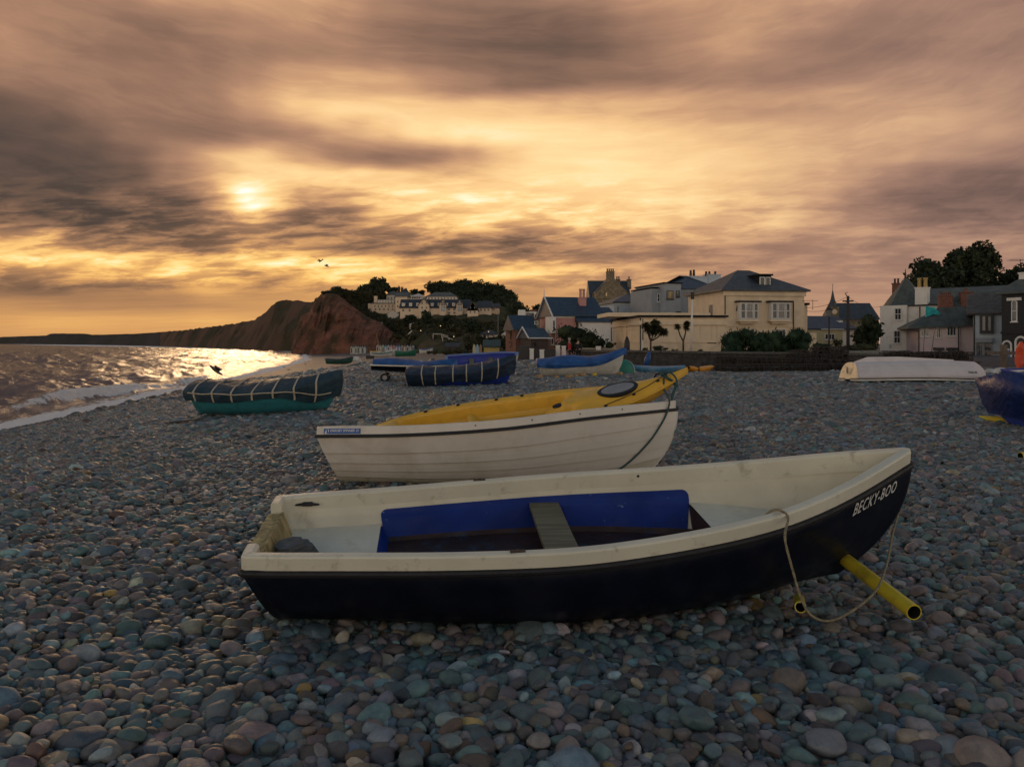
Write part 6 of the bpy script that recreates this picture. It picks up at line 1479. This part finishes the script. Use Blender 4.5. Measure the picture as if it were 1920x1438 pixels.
# -- floats round the blue covered boat
M['float'] = mat('cork_float', (.32, .20, .085), .7, .3, 8); M['redp'] = mat('red_plastic', (.55, .03, .025), .45, .1); M['yelf'] = mat('yellow_float', (.60, .40, .03), .5, .1)
for i, (u, v, d, mm, lb) in enumerate([(1143, 698, 35.5, 'redp', 'bright red float by the bow of the blue covered rowing boat'), (1115, 707, 33.5, 'yelf', 'yellow float lying just below the blue covered rowing boat')] + [(u, v, d, 'float', 'dull ochre net float scattered round the blue covered rowing boat') for u, v, d in
      ((1010, 706, 32.5), (1015, 708, 32.2), (1044, 711, 31.5), (1066, 711, 31.6), (1081, 708, 32.4), (1089, 703, 34), (1094, 706, 33), (1105, 702, 34.6), (1148, 700, 35), (1163, 702, 34.4), (1252, 692, 38), (1071, 709, 32))]):
    p = P(u, v, d); o = MB().ball((0, 0, 0), .11 if mm != 'float' else .09 + .02 * (i % 3), 10, (1, 1, .85)).build('net_float', M[mm], None, True); o.location = (p.x, p.y, zg(p.x, p.y) + .10); tag(o, lb, 'float', 'net floats on the shingle')
# -- tent, kayaks by the wall, sack, bollard
def tent():
    p = P(1168, 694, 36.5); root = thing('beach_tent', 'small green and white pop-up tent at the bow of the blue covered boat', 'tent', (p.x, p.y, zg(p.x, p.y)), (0, 0, .2))
    gm, wm = mat('green_nylon', (.02, .17, .12), .6, .15, 3), mat('white_nylon', (.5, .5, .47), .6, .1)
    def sh(a0, a1, name, m_, off):
        A = np.array([[((.58 + off) * math.cos(a) * math.cos(e), (.45 + off) * math.sin(a) * math.cos(e), (.68 + off) * math.sin(e) ** .8) for a in np.linspace(a0, a1, 20)] for e in np.linspace(0, math.pi / 2, 12)])
        return grid(name, A, m_, root)
    sh(0, 6.283, 'tent_shell', gm, 0); sh(R(190), R(238), 'tent_panel', wm, .012); sh(R(325), R(350), 'tent_panel', wm, .012)
tent()
def small_hull(name, label, u0, v0, u1, v1, d0, d1, beam, hgt, m_, cat='kayak', flip=False, group=None):
    a = P(u0, v0, d0); b = P(u1, v1, d1); a.z = zg(a.x, a.y); b.z = zg(b.x, b.y); L = (b - a).length
    root = thing(name, label, cat, a + Vector((0, 0, hgt if flip else 0)), (math.pi if flip else 0, 0, math.atan2(b.y - a.y, b.x - a.x)), group)
    if flip: root.rotation_euler = (math.pi, 0, math.atan2(b.y - a.y, b.x - a.x))
    h = Hull(L, ((0, .15, .5, .85, 1.), (.04, beam*.44, beam*.5, beam*.44, .04) if cat != 'kayak' else (beam*.42, beam*.48, beam*.5, beam*.48, beam*.40)), ((0, .5, 1.), (hgt, hgt*.85, hgt*1.05)), ((0, .2, .8, 1.), (hgt*.5, 0, 0, hgt*.5)), (2.3, 2.3, 2.), (.1, .1, .2), .1, 0)
    h.build_hull(m_, root, 'hull', 24, 8)
    W_ = np.linspace(-1, 1, 9); A = np.array([[(L * t, w * float(h.b(t)), float(h.zs(t)) + .06 * (1 - w * w)) for w in W_] for t in np.linspace(.005, .995, 26)]); grid('deck', A, m_, root)
    return root, h
tb = mat('pale_blue_hull', (.03, .15, .26), .45, .3, 1.2, dirt=(.22, .30, .36), dscale=1.4, damt=.6)
small_hull('upturned_canoe', 'long weathered pale blue canoe hull lying below the sea wall', 1186, 690, 1286, 693, 38, 37, .7, .34, tb, 'canoe')
r_, h_ = small_hull('kayak', 'orange kayak lying end to end with the blue canoe by the pots', 1289, 694, 1334, 695, 38.6, 39.2, .6, .28, mat('orange_plastic', (.60, .25, .02), .4, .1), 'kayak')
MB().box(.45, .50, -.315, .315, .02, .34).build('strap', M['iron'], r_)
p = P(1211, 686, 44.2); o = MB().tube([(0, 0, 0), (.1, 0, .35), (.22, 0, .8)], [.13, .19, .08], 10).build('sack', M['bluetarp'], None, True); o.location = (p.x, p.y, p.z); tag(o, 'crumpled blue sack hanging against the sea wall', 'sack')
p = P(1175.5, 690, 51); o = MB().tube([(0, 0, 0), (0, 0, .9), (0, 0, 1.1), (0, 0, 1.3), (0, 0, 1.4)], [.18, .20, .18, .10, .02], 12).build('mooring_post', M['iron'], None, True); o.location = (p.x, p.y, zg(p.x, p.y)); o.scale = (1, 1, 1.15); tag(o, 'dark rounded bollard rising in front of the cream wing', 'bollard')
# -- two people beyond the low wall
def person(u, vb, d, label, coat, legs, hair, ang):
    p = P(u, vb, d); root = thing('person', label, 'person', p, (0, 0, ang))
    def skin(name, chain, edges, m_):
        me = bpy.data.meshes.new(name); me.from_pydata([c[:3] for c in chain], edges, []); o = link(name, me, root, (m_,))
        sk = o.modifiers.new('s', 'SKIN'); 
        for v, c in zip(me.skin_vertices[0].data, chain): v.radius = (c[3], c[3] * c[4] if len(c) > 4 else c[3]); 
        me.skin_vertices[0].data[0].use_root = True
        o.modifiers.new('sub', 'SUBSURF').levels = 1; return o
    body = [(0, 0, .92, .15, .75), (0, 0, 1.15, .145, .72), (0, .01, 1.38, .16, .65), (0, .01, 1.50, .055), (0, .02, 1.57, .05), (0, .03, 1.66, .092, 1.1), (0, .03, 1.75, .06),
            (.10, 0, .86, .085), (.11, .05, .48, .062), (.11, -.02, .09, .045), (.11, .12, .04, .04), (-.10, 0, .86, .085), (-.11, -.05, .48, .062), (-.11, -.14, .09, .045), (-.11, 0, .04, .04),
            (.20, .01, 1.40, .06), (.25, .0, 1.12, .045), (.24, .10, .88, .033), (.235, .14, .80, .035), (-.20, .01, 1.40, .06), (-.25, -.02, 1.12, .045), (-.24, .06, .88, .033), (-.235, .10, .80, .035)]
    skin('body', body, [(0,1), (1,2), (2,3), (3,4), (4,5), (5,6), (0,7), (7,8), (8,9), (9,10), (0,11), (11,12), (12,13), (13,14), (2,15), (15,16), (16,17), (17,18), (2,19), (19,20), (20,21), (21,22)], mat('skin', (.42, .24, .17), .6, .1))
    ct = [(0, 0, .84, .19, .8), (0, 0, 1.15, .17, .75), (0, .01, 1.40, .18, .68), (0, .01, 1.49, .09), (.21, .01, 1.40, .075), (.26, 0, 1.12, .062), (.25, .09, .92, .05), (-.21, .01, 1.40, .075), (-.26, -.02, 1.12, .062), (-.25, .05, .92, .05)]
    skin('coat', ct, [(0,1), (1,2), (2,3), (2,4), (4,5), (5,6), (2,7), (7,8), (8,9)], coat)
    tr = [(0, 0, .90, .16, .75), (.10, 0, .84, .098), (.11, .05, .48, .075), (.11, -.02, .10, .06), (-.10, 0, .84, .098), (-.11, -.05, .48, .075), (-.11, -.14, .10, .06)]
    skin('trousers', tr, [(0,1), (1,2), (2,3), (0,4), (4,5), (5,6)], legs)
    MB().ball((0, .015, 1.70), .112, 12, (1, 1.05, 1.0)).build('hair', hair, root, True)
red, dk_, gr = mat('red_coat', (.36, .025, .03), .8, .15), mat('dark_clothes', (.02, .02, .024), .85, .2), mat('grey_hair', (.30, .28, .25), .8, .2)
person(1068, 679, 57.5, 'person in a red coat walking by the low brown wall', red, dk_, gr, 1.3); person(1084, 679, 57.8, 'person in dark clothes standing right of the one in red', dk_, dk_, mat('brown_hair', (.04, .03, .022), .8, .2), -.6)
# -- things beyond the upturned boat at the right
open_boat('rowing_boat', 'blue rowing boat lying beyond the deep blue tarpaulin at the right edge', 3.6, 1.5, .5, (P(1862, 700, 27).x, 26.0, zg(17, 26)), (.10, -.02, .03), M['bluehull'], M['whiteh'], M['blueint'], .25)
small_hull('upturned_dinghy', 'cream dinghy hull upside down between the white boat and the deep blue tarpaulin', 1858, 706, 1912, 706, 22.6, 22.9, 1.1, .40, mat('dull_cream_hull', (.34, .29, .23), .5, .12), 'boat', True)
for i, (u, lb) in enumerate(((1860, 'left pale upturned tender before the shopfront'), (1880, 'middle pale upturned tender before the black house'))):
    small_hull('upturned_tender', lb, u - 14, 684, u + 10, 684, 36 + i, 36 + i, .75, .20, M['whiteh'], 'boat', True)
def frame():
    p = P(1882, 690, 38); root = thing('boat_rack', 'dark timber rack of posts and a rail before the black house', 'rack', (p.x, p.y, zg(p.x, p.y)))
    MB().box(-.12, .12, -.1, .1, -.1, 1.35).build('post', M['timber'], root); MB().box(.75, .95, -.1, .1, -.1, 1.4).build('post', M['timber'], root); MB().box(-.9, 1.7, -.15, -.104, .85, 1.02).build('rail', M['timber'], root)
frame()
p = P(1915.5, 684, 37); root = thing('kayak', 'orange-red kayak stood on end beside the dark timber rack', 'kayak', (p.x, p.y, p.z - .2), (0, -1.45, .3))
h = Hull(1.3, ((0, .15, .5, .85, 1.), (.06, .20, .25, .18, .05)), ((0, .5, 1.), (.2, .17, .2)), ((0, .2, .8, 1.), (.1, 0, 0, .1)), (2.3, 2.3, 2.), (.1, .1, .2), .1, 0); rm = mat('orange_red', (.60, .07, .025), .42, .12)
h.build_hull(rm, root, 'hull', 20, 8); grid('deck', np.array([[(1.3 * t, w * float(h.b(t)), .19 + .05 * (1 - w * w) - .08 * math.exp(-((t - .5) / .2) ** 2) * (1 - w * w)) for w in np.linspace(-1, 1, 9)] for t in np.linspace(.01, .99, 20)]), rm, root)
# ------------------------------------------------------------------ hillside houses
M['hill_slate'] = mat('hill_slate', (.03, .032, .036), .6, .3, 1.5); M['hotelw'] = mat('warm_render', (.66, .50, .35), .8, .06, .6); M['hillwhite'] = mat('hill_white_render', (.60, .52, .44), .8, .05, .6)
def hhouse(name, label, u0, u1, v_e, v_b, v_r, d, depth=9, wm=None, rm=None, kind='gable', inset=2.5, wins=(), ax='x', ov=.3, group=None):
    d = hill_d((u0 + u1) / 2, v_b) if d > 200 else d
    zb = CZ - (v_b - HZ) / F * d
    H = House(name, label, u0, d, u1, d, zb - 1, 'house', group); x0, x1, ze = H.wallpx(wm or M['hotelw'], u0, u1, v_e, v_b + 4, depth)
    zr = H.px((u0 + u1) / 2, v_r)[1] + (.0 if ax == 'y' else .6); H.roof(rm or M['hill_slate'], x0, x1, 0 if ax == 'x' else .3, depth, ze + .1, zr, kind, inset, ov, .2, axis=ax)
    if ax == 'y' and kind == 'gable': H.gable_wall(wm or M['hotelw'], x0, x1, 0, ze + .004, zr - .15, .28)
    for w in wins: H.win(*w, (1, 1), M['darkframe'], M['glass'], 0, False, fw=.12)
    return H, x0, x1, ze, zr
def row(u0, u1, n, v0, v1, w): return [(u0 + (u1 - u0) * i / max(n - 1, 1) - w / 2, v0, u0 + (u1 - u0) * i / max(n - 1, 1) + w / 2, v1) for i in range(n)]
H, x0, x1, ze, zr = hhouse('hotel', 'pale hotel with a grey mansard roof and corner chimney tower near the cliff', 697, 741, 569, 585, 563, 246, 10, None, M['green_roof'], 'hip', 2.0, row(703, 736, 6, 572, 576, 2) + row(704, 736, 5, 578.5, 581.5, 3))
a, z_ = H.px(701, 555); b = H.px(706.5, 555)[0]; H.box('tower', M['hotelw'], a, b, .3, 1.6, 0, z_); H.box('wing', M['hotelw'], x0 - 1.6, x0 - .003, 1, 9, 0, ze)
for i in range(6): xx, zz = H.px(710 + i * 5.4, 565.5); H.box('dormer', M['hillwhite'], xx - .45, xx + .45, -.1, 2.0, zz - .55, zz + .6)
hhouse('house', 'tall pale house stepped up behind the hotel', 741.5, 763, 556, 584, 550, 256, 9, None, M['green_roof'], 'gable', 0, row(746, 758, 3, 563, 568, 2) + row(746, 758, 3, 572, 577, 2))
H, *_ = hhouse('house', 'turreted old house with dark chimneys on the crest behind the hotel', 724, 746, 553, 570, 547.5, 275, 8, M['hillwhite'], M['green_roof'], 'hip', 2.2, row(728, 740, 3, 557, 561, 2))
hhouse('house', 'gabled villa with dark chimney stacks, right of the turreted one', 746.5, 768, 551, 570, 543, 285, 8, M['hillwhite'], M['hill_slate'], 'hip', 3, row(750, 762, 3, 556, 560, 2))
for u, v in ((748, 539), (754, 540.5), (761, 543)):
    H2 = H.px(u, v, -10); H.chimney(M['dbrick'], H2[0], 10, 1.0, 1.0, H2[1] - 3.5, H2[1], 2, M['iron'], .6, .2)
H, x0, x1, ze, zr = hhouse('villa', 'white villa with a curved roof between the hotel and the long terrace', 768.5, 796, 556, 566, 552, 268, 8, M['hillwhite'], M['hillwhite'], 'hip', 3.4, row(774, 786, 4, 556.5, 560, 2.4))
hhouse('villa', 'wide white villa with a long flat dormer, highest on the hill', 800, 856, 556, 568, 549.5, 285, 10, M['hillwhite'], M['green_roof'], 'hip', 3, row(804, 852, 9, 558, 561, 2))
H, x0, x1, ze, zr = hhouse('terrace', 'long terrace with steep dark slate roof and four pale gables across the hill', 750, 880, 577.5, 592, 563.5, 240, 9, M['hotelw'], M['hill_slate'], 'gable', 0, row(756, 768, 2, 580, 584, 3) + row(842, 852, 2, 579, 582, 4) + row(842, 852, 2, 585, 588, 4))
for ua, ub, va, vb in ((785.5, 805.5, 560.5, 587), (824.5, 837, 562, 588), (856, 868, 563, 588)):
    a, z0 = H.px(ua, 571); b = H.px(ub, 571)[0]; zt = H.px((ua + ub) / 2, va)[1]
    g_ = H.box('gable_bay', M['hotelw'], a, b, -1.2, -.004, 0, z0); xm = (a + b) / 2
    mesh('gable', [(a, -1.2, z0 + .003), (b, -1.2, z0 + .003), (xm, -1.2, zt), (a, 4, z0 + .003), (b, 4, z0 + .003), (xm, 4, zt)], [(0, 1, 2), (5, 4, 3), (0, 3, 4, 1)], M['hotelw'], g_)
    mesh('gable_roof', [(a - .3, -1.6, z0 - .3), (xm, -1.6, zt + .25), (b + .3, -1.6, z0 - .3), (a - .3, 4, z0 - .3), (xm, 4, zt + .25), (b + .3, 4, z0 - .3), (a - .3, -1.6, z0 - .55), (xm, -1.6, zt + .02), (b + .3, -1.6, z0 - .55)], [(0, 1, 4, 3), (1, 2, 5, 4), (6, 7, 1, 0), (7, 8, 2, 1)], M['hill_slate'], g_)
    um = (ua + ub) / 2
    if ub - ua > 15:
        for q in row(um - 4, um + 4, 2, 566, 570, 2.2) + row(um - 4, um + 4, 2, 575, 579, 2.4): H.win(*q, (1, 1), M['darkframe'], M['glass'], -1.204, False, fw=.1)
    else:
        H.win(um - 3.5, 566, um + 3.5, 573, (1, 1), M['darkframe'], M['glass'], -1.204, False, fw=.1); H.win(um - 3.5, 575, um + 3.5, 583, (2, 1), M['darkframe'], M['palebluew'], -1.204, False, fw=.1)
for i in range(9): xx, zz = H.px(756 + i * 13.5, 568.5); H.box('dormer', M['hillwhite'], xx - .5, xx + .5, .3, 3, zz - 1.0, zz + .1)
hhouse('gable_house', 'tall pale gable-fronted house at the right end of the terrace', 876.5, 896, 582, 594, 567, 234, 10, None, M['hill_slate'], 'gable', 0, row(882, 890, 2, 575, 579, 2.4) + row(882, 890, 2, 583, 587, 2.6), 'y')
hhouse('house', 'dark roofed house with pale dormers stepping down beyond the gable-fronted house', 897, 921, 577, 589, 566.5, 245, 9, None, M['hill_slate'], 'gable', 0, row(902, 916, 3, 579, 583, 3))
hhouse('house', 'small gabled house lowest at the right of the hill terrace', 921.5, 936, 577, 586, 571, 250, 8, None, M['hill_slate'], 'gable', 0, row(926, 931, 1, 579, 582, 3))
H, x0, x1, ze, zr = hhouse('chalet', 'small white gabled chalet below the hotel', 726, 747, 590, 598, 583.5, 226, 7, M['hillwhite'], M['hillwhite'], 'gable', 0, (), 'y', .2)
hhouse('kiosk', 'little white flat-roofed kiosk halfway down the slope', 768, 783, 608.5, 614, 608, 214, 3, M['hillwhite'], M['hillwhite'], 'hip', 1, row(776, 780, 2, 610, 612.5, 3), 'x', .1)
hhouse('kiosk', 'tiny pinkish hut beside the top of the red cliff', 711, 718, 609, 615, 607.5, 234, 3, M['hotelw'], M['hotelw'], 'hip', .5, (), 'x', .1)
hhouse('kiosk', 'low teal shelter just above the white kiosk', 754, 769, 604, 607.5, 603, 217, 3, mat('teal_paint', (.08, .17, .19), .6, .2), mat('teal_paint', (.08, .17, .19)), 'hip', .6, (), 'x', .1)
hhouse('cabin', 'white cabin with a grey roof left of the pale telegraph pole', 902, 933, 627, 637, 622, 158, 5, M['hillwhite'], M['hill_slate'], 'hip', 2, row(908, 915, 2, 628.5, 632, 3.5))
hhouse('cabin', 'tiny white summerhouse with windows right of the pale telegraph pole', 943, 957, 628, 639, 624, 156, 4, M['hillwhite'], M['hillwhite'], 'hip', 1.2, row(946, 953, 3, 630, 635, 3))
# handrails and path furniture on the slope
def rail(name, label, pts, d, m_, cat='handrail', r=.09):
    root = thing(name, label, cat, P(pts[0][0], pts[0][1], d)); o = root.location
    q = [P(u, v, d) - o for u, v in pts]; MB().tube(q, r, 5).build('top_rail', m_, root)
    for i in range(len(q)): MB().tube([q[i] - Vector((0, 0, 1.4)), q[i]], r, 5).build('post', m_, root)
rail('handrail', 'pale handrail slanting down the grass slope above the beach', [(812, 626), (828, 627), (840, 630), (850, 634), (860, 638)], hill_d(835, 634) - .5, M['hillwhite'])
rail('handrail', 'lower pale handrail running beside the first down the slope', [(830, 630), (842, 634), (852, 638), (858, 640)], hill_d(845, 640) - .5, M['hillwhite'])
p = P(811, 631, hill_d(811, 631)); o = MB().box(-.4, .4, -.4, .4, -.6, .65).build('slope_marker', M['yelloww']); o.location = p; tag(o, 'small yellow pillar at the head of the pale handrail', 'pillar')
p = P(768, 628, hill_d(768, 628)); o = MB().add([(-.9, 0, 0), (.2, 0, 0), (.9, 0, 1.5), (.6, 0, 1.5), (-.9, .5, 0), (.2, .5, 0), (.9, .5, 1.5), (.6, .5, 1.5)], [(0,1,2,3), (7,6,5,4), (0,4,5,1), (1,5,6,2), (2,6,7,3), (3,7,4,0)]).build('sign_board', M['hillwhite']); o.location = p; tag(o, 'white slanting board standing on the grass slope', 'board')
lm = bpy.data.materials.new('lamp_glow'); lm.use_nodes = True; n, l, put, m, mix, rng, noise, vec, ramp = NT(lm.node_tree); e = n('ShaderNodeEmission'); e.inputs[0].default_value = (1, .72, .4, 1); e.inputs[1].default_value = 1.0; oo = n('ShaderNodeOutputMaterial'); l(e.outputs[0], oo.inputs[0])
for u, v, d, lb in ((758, 598, 224, 'lit lamp below the white chalet'), (826, 611, 206, 'left of two lit lamps in the dark scrub under the terrace'), (850, 610, 206, 'right of two lit lamps in the dark scrub under the terrace'), (899, 617, 150, 'lit lamp in front of the dark spreading tree'), (916, 622, 150, 'lit lamp just above the white cabin'),
                    (958, 622, 120, 'lit lamp right of the tiny summerhouse'), (851, 631, 190, 'lit lamp beside the slanting handrail'), (789, 620, 208, 'lit lamp on the path left of the yellow pillar')):
    d = hill_d(u, v + 9) if d > 180 else d; p = P(u, v, d); root = thing('path_lamp', lb, 'lamp', p, (0, 0, 0), 'small lit lamps on the hillside'); MB().tube([(0, 0, -2.6), (0, 0, -.18)], .06, 6).build('lamp_post', M['iron'], root); MB().ball((0, 0, 0), .11 * d / 180, 8).build('lamp_globe', lm, root)
# ------------------------------------------------------------------ beach huts and far boats
HC = [(.50, .46, .40), (.30, .36, .30), (.52, .50, .44), (.16, .30, .42), (.52, .50, .48), (.46, .26, .26), (.50, .30, .30), (.20, .22, .36), (.14, .24, .40), (.44, .40, .30), (.30, .20, .16), (.44, .44, .40), (.20, .28, .30), (.34, .36, .36)]
CN = ['cream', 'sage green', 'ivory', 'sky blue', 'white', 'rose pink', 'salmon pink', 'violet', 'mid blue', 'sand', 'brown', 'pale grey', 'slate teal', 'grey']
def hut(u, vb, d, w, c, lb, grp, sc=1.):
    p = P(u, vb, d); root = thing('beach_hut', lb, 'beach hut', p, (0, 0, 0), grp); hm = mat('hut_' + lb.split(' beach')[0].replace(' ', '_'), c, .7, .1, 1)
    h = 1.85 * sc; q = h + .55 * sc
    mesh('hut_body', [(-w/2, 0, -.6), (w/2, 0, -.6), (w/2, 0, h), (0, 0, q), (-w/2, 0, h), (-w/2, 2, -.6), (w/2, 2, -.6), (w/2, 2, h), (0, 2, q), (-w/2, 2, h)], [(0,1,2,3,4), (9,8,7,6,5), (0,5,6,1), (1,6,7,2), (4,9,5,0)], hm, root)
    mesh('hut_roof', [(-w/2 - .12, -.15, h - .08), (0, -.15, q + .08), (w/2 + .12, -.15, h - .08), (-w/2 - .12, 2.1, h - .08), (0, 2.1, q + .08), (w/2 + .12, 2.1, h - .08), (-w/2 - .12, -.15, h - .17), (0, -.15, q - .0), (w/2 + .12, -.15, h - .17)], [(0,1,4,3), (1,2,5,4), (6,7,1,0), (7,8,2,1)], M['hill_slate'], root)
    MB().box(-w * .22, w * .22, -.04, -.003, -.3, h * .8).build('hut_door', M['darkframe'] if sum(c) > 1 else M['hillwhite'], root)
for i in range(14): hut(708 + i * 5.1, 658.4 + .05 * i, 214, .66 * 1.0, HC[i], CN[i] + ' beach hut in the long row at the foot of the green slope', 'long row of beach huts', .78)
for i, (c, nm) in enumerate(zip([(.46, .44, .36), (.30, .33, .28), (.48, .46, .40), (.36, .36, .30), (.26, .30, .28), (.32, .36, .34), (.30, .30, .30)], ['whitish', 'olive', 'bone', 'buff', 'dull green', 'mint grey', 'weathered grey'])):
    hut(659 + i * 4.2, 660.2, 232, .66, c, nm + ' beach hut in the short row under the red cliff', 'short row of beach huts', .82)
H, *_ = hhouse('beach_store', 'yellow beach store with a dark green roof behind the blue rowing boat', 907, 936, 650, 664, 646, 96, 4, mat('store_yellow', (.48, .36, .12), .7, .1, 1), mat('store_green', (.035, .06, .055), .6, .2, 2), 'gable', 0, (), 'x', .15)
for u, c, nm in ((889, (.46, .40, .26), 'cream'), (895, (.24, .36, .40), 'pale blue'), (901, (.24, .14, .07), 'brown')):
    p = P(u, 666, 92); V_ = [(-.17, 0), (.17, 0), (.19, .5), (.17, .95), (.08, 1.25), (0, 1.32), (-.08, 1.25), (-.17, .95), (-.19, .5)]; k = len(V_)
    o = mesh('paddle_board', [(x, 0, z) for x, z in V_] + [(x * .9, .09, z) for x, z in V_], [tuple(range(k)), tuple(range(2*k-1, k-1, -1))] + [(i, k+i, k+(i+1) % k, (i+1) % k) for i in range(k)], mat('board_' + nm.replace(' ', '_'), c, .5, .08), None, False); o.location = p; o.rotation_euler = (-.12, 0, 0); tag(o, nm + ' board stood on end left of the yellow beach store', 'board', 'boards stood on end')
hhouse('boat_shed', 'low dark shed with a grey roof and a red sign at the beach edge', 835, 860, 650.5, 659, 648, 150, 4, M['dbrick'], M['hill_slate'], 'gable', 0, ((838, 650.8, 845, 653),), 'x', .2)[0].root.children[-1].children[0].data.materials[0] = M['redp']
def far_boat(label, u0, u1, vb, d, hgt, m1, m2, flip=False, cover=None):
    a = P(u0, vb, d); L = (u1 - u0) / F * d; z = zg(a.x, a.y)
    root = thing('beached_boat', label, 'boat', (a.x, a.y, CZ - (vb - HZ) / F * d + (hgt if flip else 0)), (math.pi if flip else .06, 0, .05))
    h = Hull(L, ((0, .2, .5, .8, 1.), (L*.13, L*.17, L*.18, L*.12, .04)), ((0, .5, 1.), (hgt, hgt*.92, hgt*1.3)), ((0, .5, .85, 1.), (.03, 0, .03, .12)), (3, 2.6, 2), (.3, .3, .4), .25, .05)
    h.build_hull(m1, root, 'hull', 24, 8); h.build_transom(m1, root)
    if not flip:
        sweep('rail', h.path(30, .04, L*.1), [(-.04, -.05), (-.04, .04), (.05, .04), (.05, -.05)], m2, root)
        A = np.array([cover_at(h, t, np.linspace(-.55, .55, 15), .05, .06, 0., seed=3, wr=.01) for t in np.linspace(.02, .98, 20)]); grid('cover', A, cover or m2, root)
gd = mat('dark_green_hull', (.02, .07, .055), .5, .2)
far_boat('dark green boat lying apart near the far waterline', 611, 662, 683, 80, .55, gd, M['tealtarp']); far_boat('small white boat keel up behind the dark green one', 658, 679, 679, 82, .6, M['whiteh'], M['whiteh'], True)
far_boat('small yellow and white boat by the leaning mast', 694, 714, 667, 128, .75, M['whiteh'], mat('ochre_cover', (.42, .26, .06), .6, .2)); far_boat('slim white and teal dinghy below the leaning mast', 697, 736, 670, 118, .62, M['whiteh'], mat('teal_deck', (.03, .13, .14), .6, .2))
far_boat('white boat in front of the pink beach huts', 722, 742, 665, 138, .8, M['whiteh'], M['whiteh']); far_boat('bright green boat on the shingle in front of the beach huts', 741, 781, 669, 130, .95, mat('bright_green_hull', (.02, .13, .08), .5, .2), mat('green_cover', (.03, .15, .09), .6, .2))
far_boat('white and blue boat between the beach huts and the dark shed', 786, 812, 664, 140, .9, M['whiteh'], M['bluetarp']); far_boat('little blue-covered boat left of the boards stood on end', 871, 886, 663, 118, .8, M['greyw'], M['bluetarp'])
a = P(714, 660, 130); b = P(705, 625, 130); o = MB().tube([(0, 0, -.5), b - a], [.07, .04], 6).build('mast', mat('varnished_mast', (.30, .15, .08), .5, .2)); o.location = a; tag(o, 'leaning varnished mast standing among the far boats', 'mast')
p = P(694, 673, 104); root = thing('winch', 'small dark winch frame on the shingle below the far boats', 'winch', p); MB().box(-.5, .5, -.3, .3, .0, .45).build('drum_housing', M['iron'], root); MB().tube([(-1.6, 0, .05), (-.5, 0, .5), (-.5, 0, .05)], .05, 6).build('frame', M['steel'], root)
for i in range(16):
    u = 800 + rs_.uniform(0, 85); p = P(u, 663 + rs_.uniform(-1.5, 1.5), 122 + rs_.uniform(-6, 6)); r = rs_.uniform(.25, .55)
    o = foliage('beach_plant', [(0, 0, r * .6, r * 1.6, r, r)], 60, .2, LF2, None, 300 + i, .6); o.location = p; tag(o, 'low dark tuft of beach plants near the dark shed', 'plant', 'tufts of beach plants')
# ------------------------------------------------------------------ gulls
GM, GD = mat('gull_grey', (.10, .095, .09), .7, .2), mat('gull_dark', (.03, .028, .026), .7, .2)
def gull(label, u, v, d, span, az, bank, flying=True, group=None):
    root = thing('gull', label, 'gull', P(u, v, d), (0, bank, az), group); s = span
    B = [(-.26, .0), (-.2, .035), (-.08, .06), (.06, .062), (.14, .045), (.2, .04), (.245, .03), (.29, .006)]
    vs = []; k = 8
    for x, r in B:
        for j in range(k): a = 2*math.pi*j/k; vs.append((x * s, max(r, .004) * s * math.cos(a), max(r, .004) * s * math.sin(a) * .9 + (.02 * s if x > .15 else 0)))
    fs = [(i*k+j, i*k+(j+1) % k, (i+1)*k+(j+1) % k, (i+1)*k+j) for i in range(len(B)-1) for j in range(k)] + [tuple(range(k))[::-1], tuple((len(B)-1)*k+j for j in range(k))]
    fs += [(0, 1, 2)]
    mesh('body', vs, fs, GM if flying else GD, root, True)
    for sd in (-1, 1):
        if flying:
            w = [(.10, .03, .04), (.14, .25, .17), (.02, .52, .10), (-.12, .30, .12), (-.06, .03, .03)]; m_ = GD
        else: w = [(.08, .05, .03), (.02, .065, .03), (-.22, .03, .02), (-.28, .01, 0), (-.10, .05, -.03)]; m_ = GM
        A = [(x * s, sd * y * s, z * s) for x, y, z in w]; A2 = [(x, y, z - .008 * s) for x, y, z in A]; kk = len(A)
        mesh('wing', A + A2, [tuple(range(kk)), tuple(range(2*kk-1, kk-1, -1))] + [(i, kk+i, kk+(i+1) % kk, (i+1) % kk) for i in range(kk)], m_, root)
gull('dark gull flying low over the glittering water with raised wings', 404, 694, 26, 1.0, .4, .75)
gull('upper of two gulls flying over the cliff', 601, 490, 90, 1.2, .9, -.5); gull('lower of two gulls flying over the cliff', 612, 499, 92, 1.2, .2, .35)
rs_ = random.Random(3)
for u, v in ((545, 672), (537, 677), (553, 668), (560, 672), (533, 690), (541, 695), (572, 684), (577, 663)):
    d = 4.5 * F / (v - HZ) * .93; gull('small dark gull standing at the edge of the surf', u, v - 2, d, .9, rs_.uniform(0, 6), 0, False, 'gulls at the edge of the surf')
pebbles(PB)
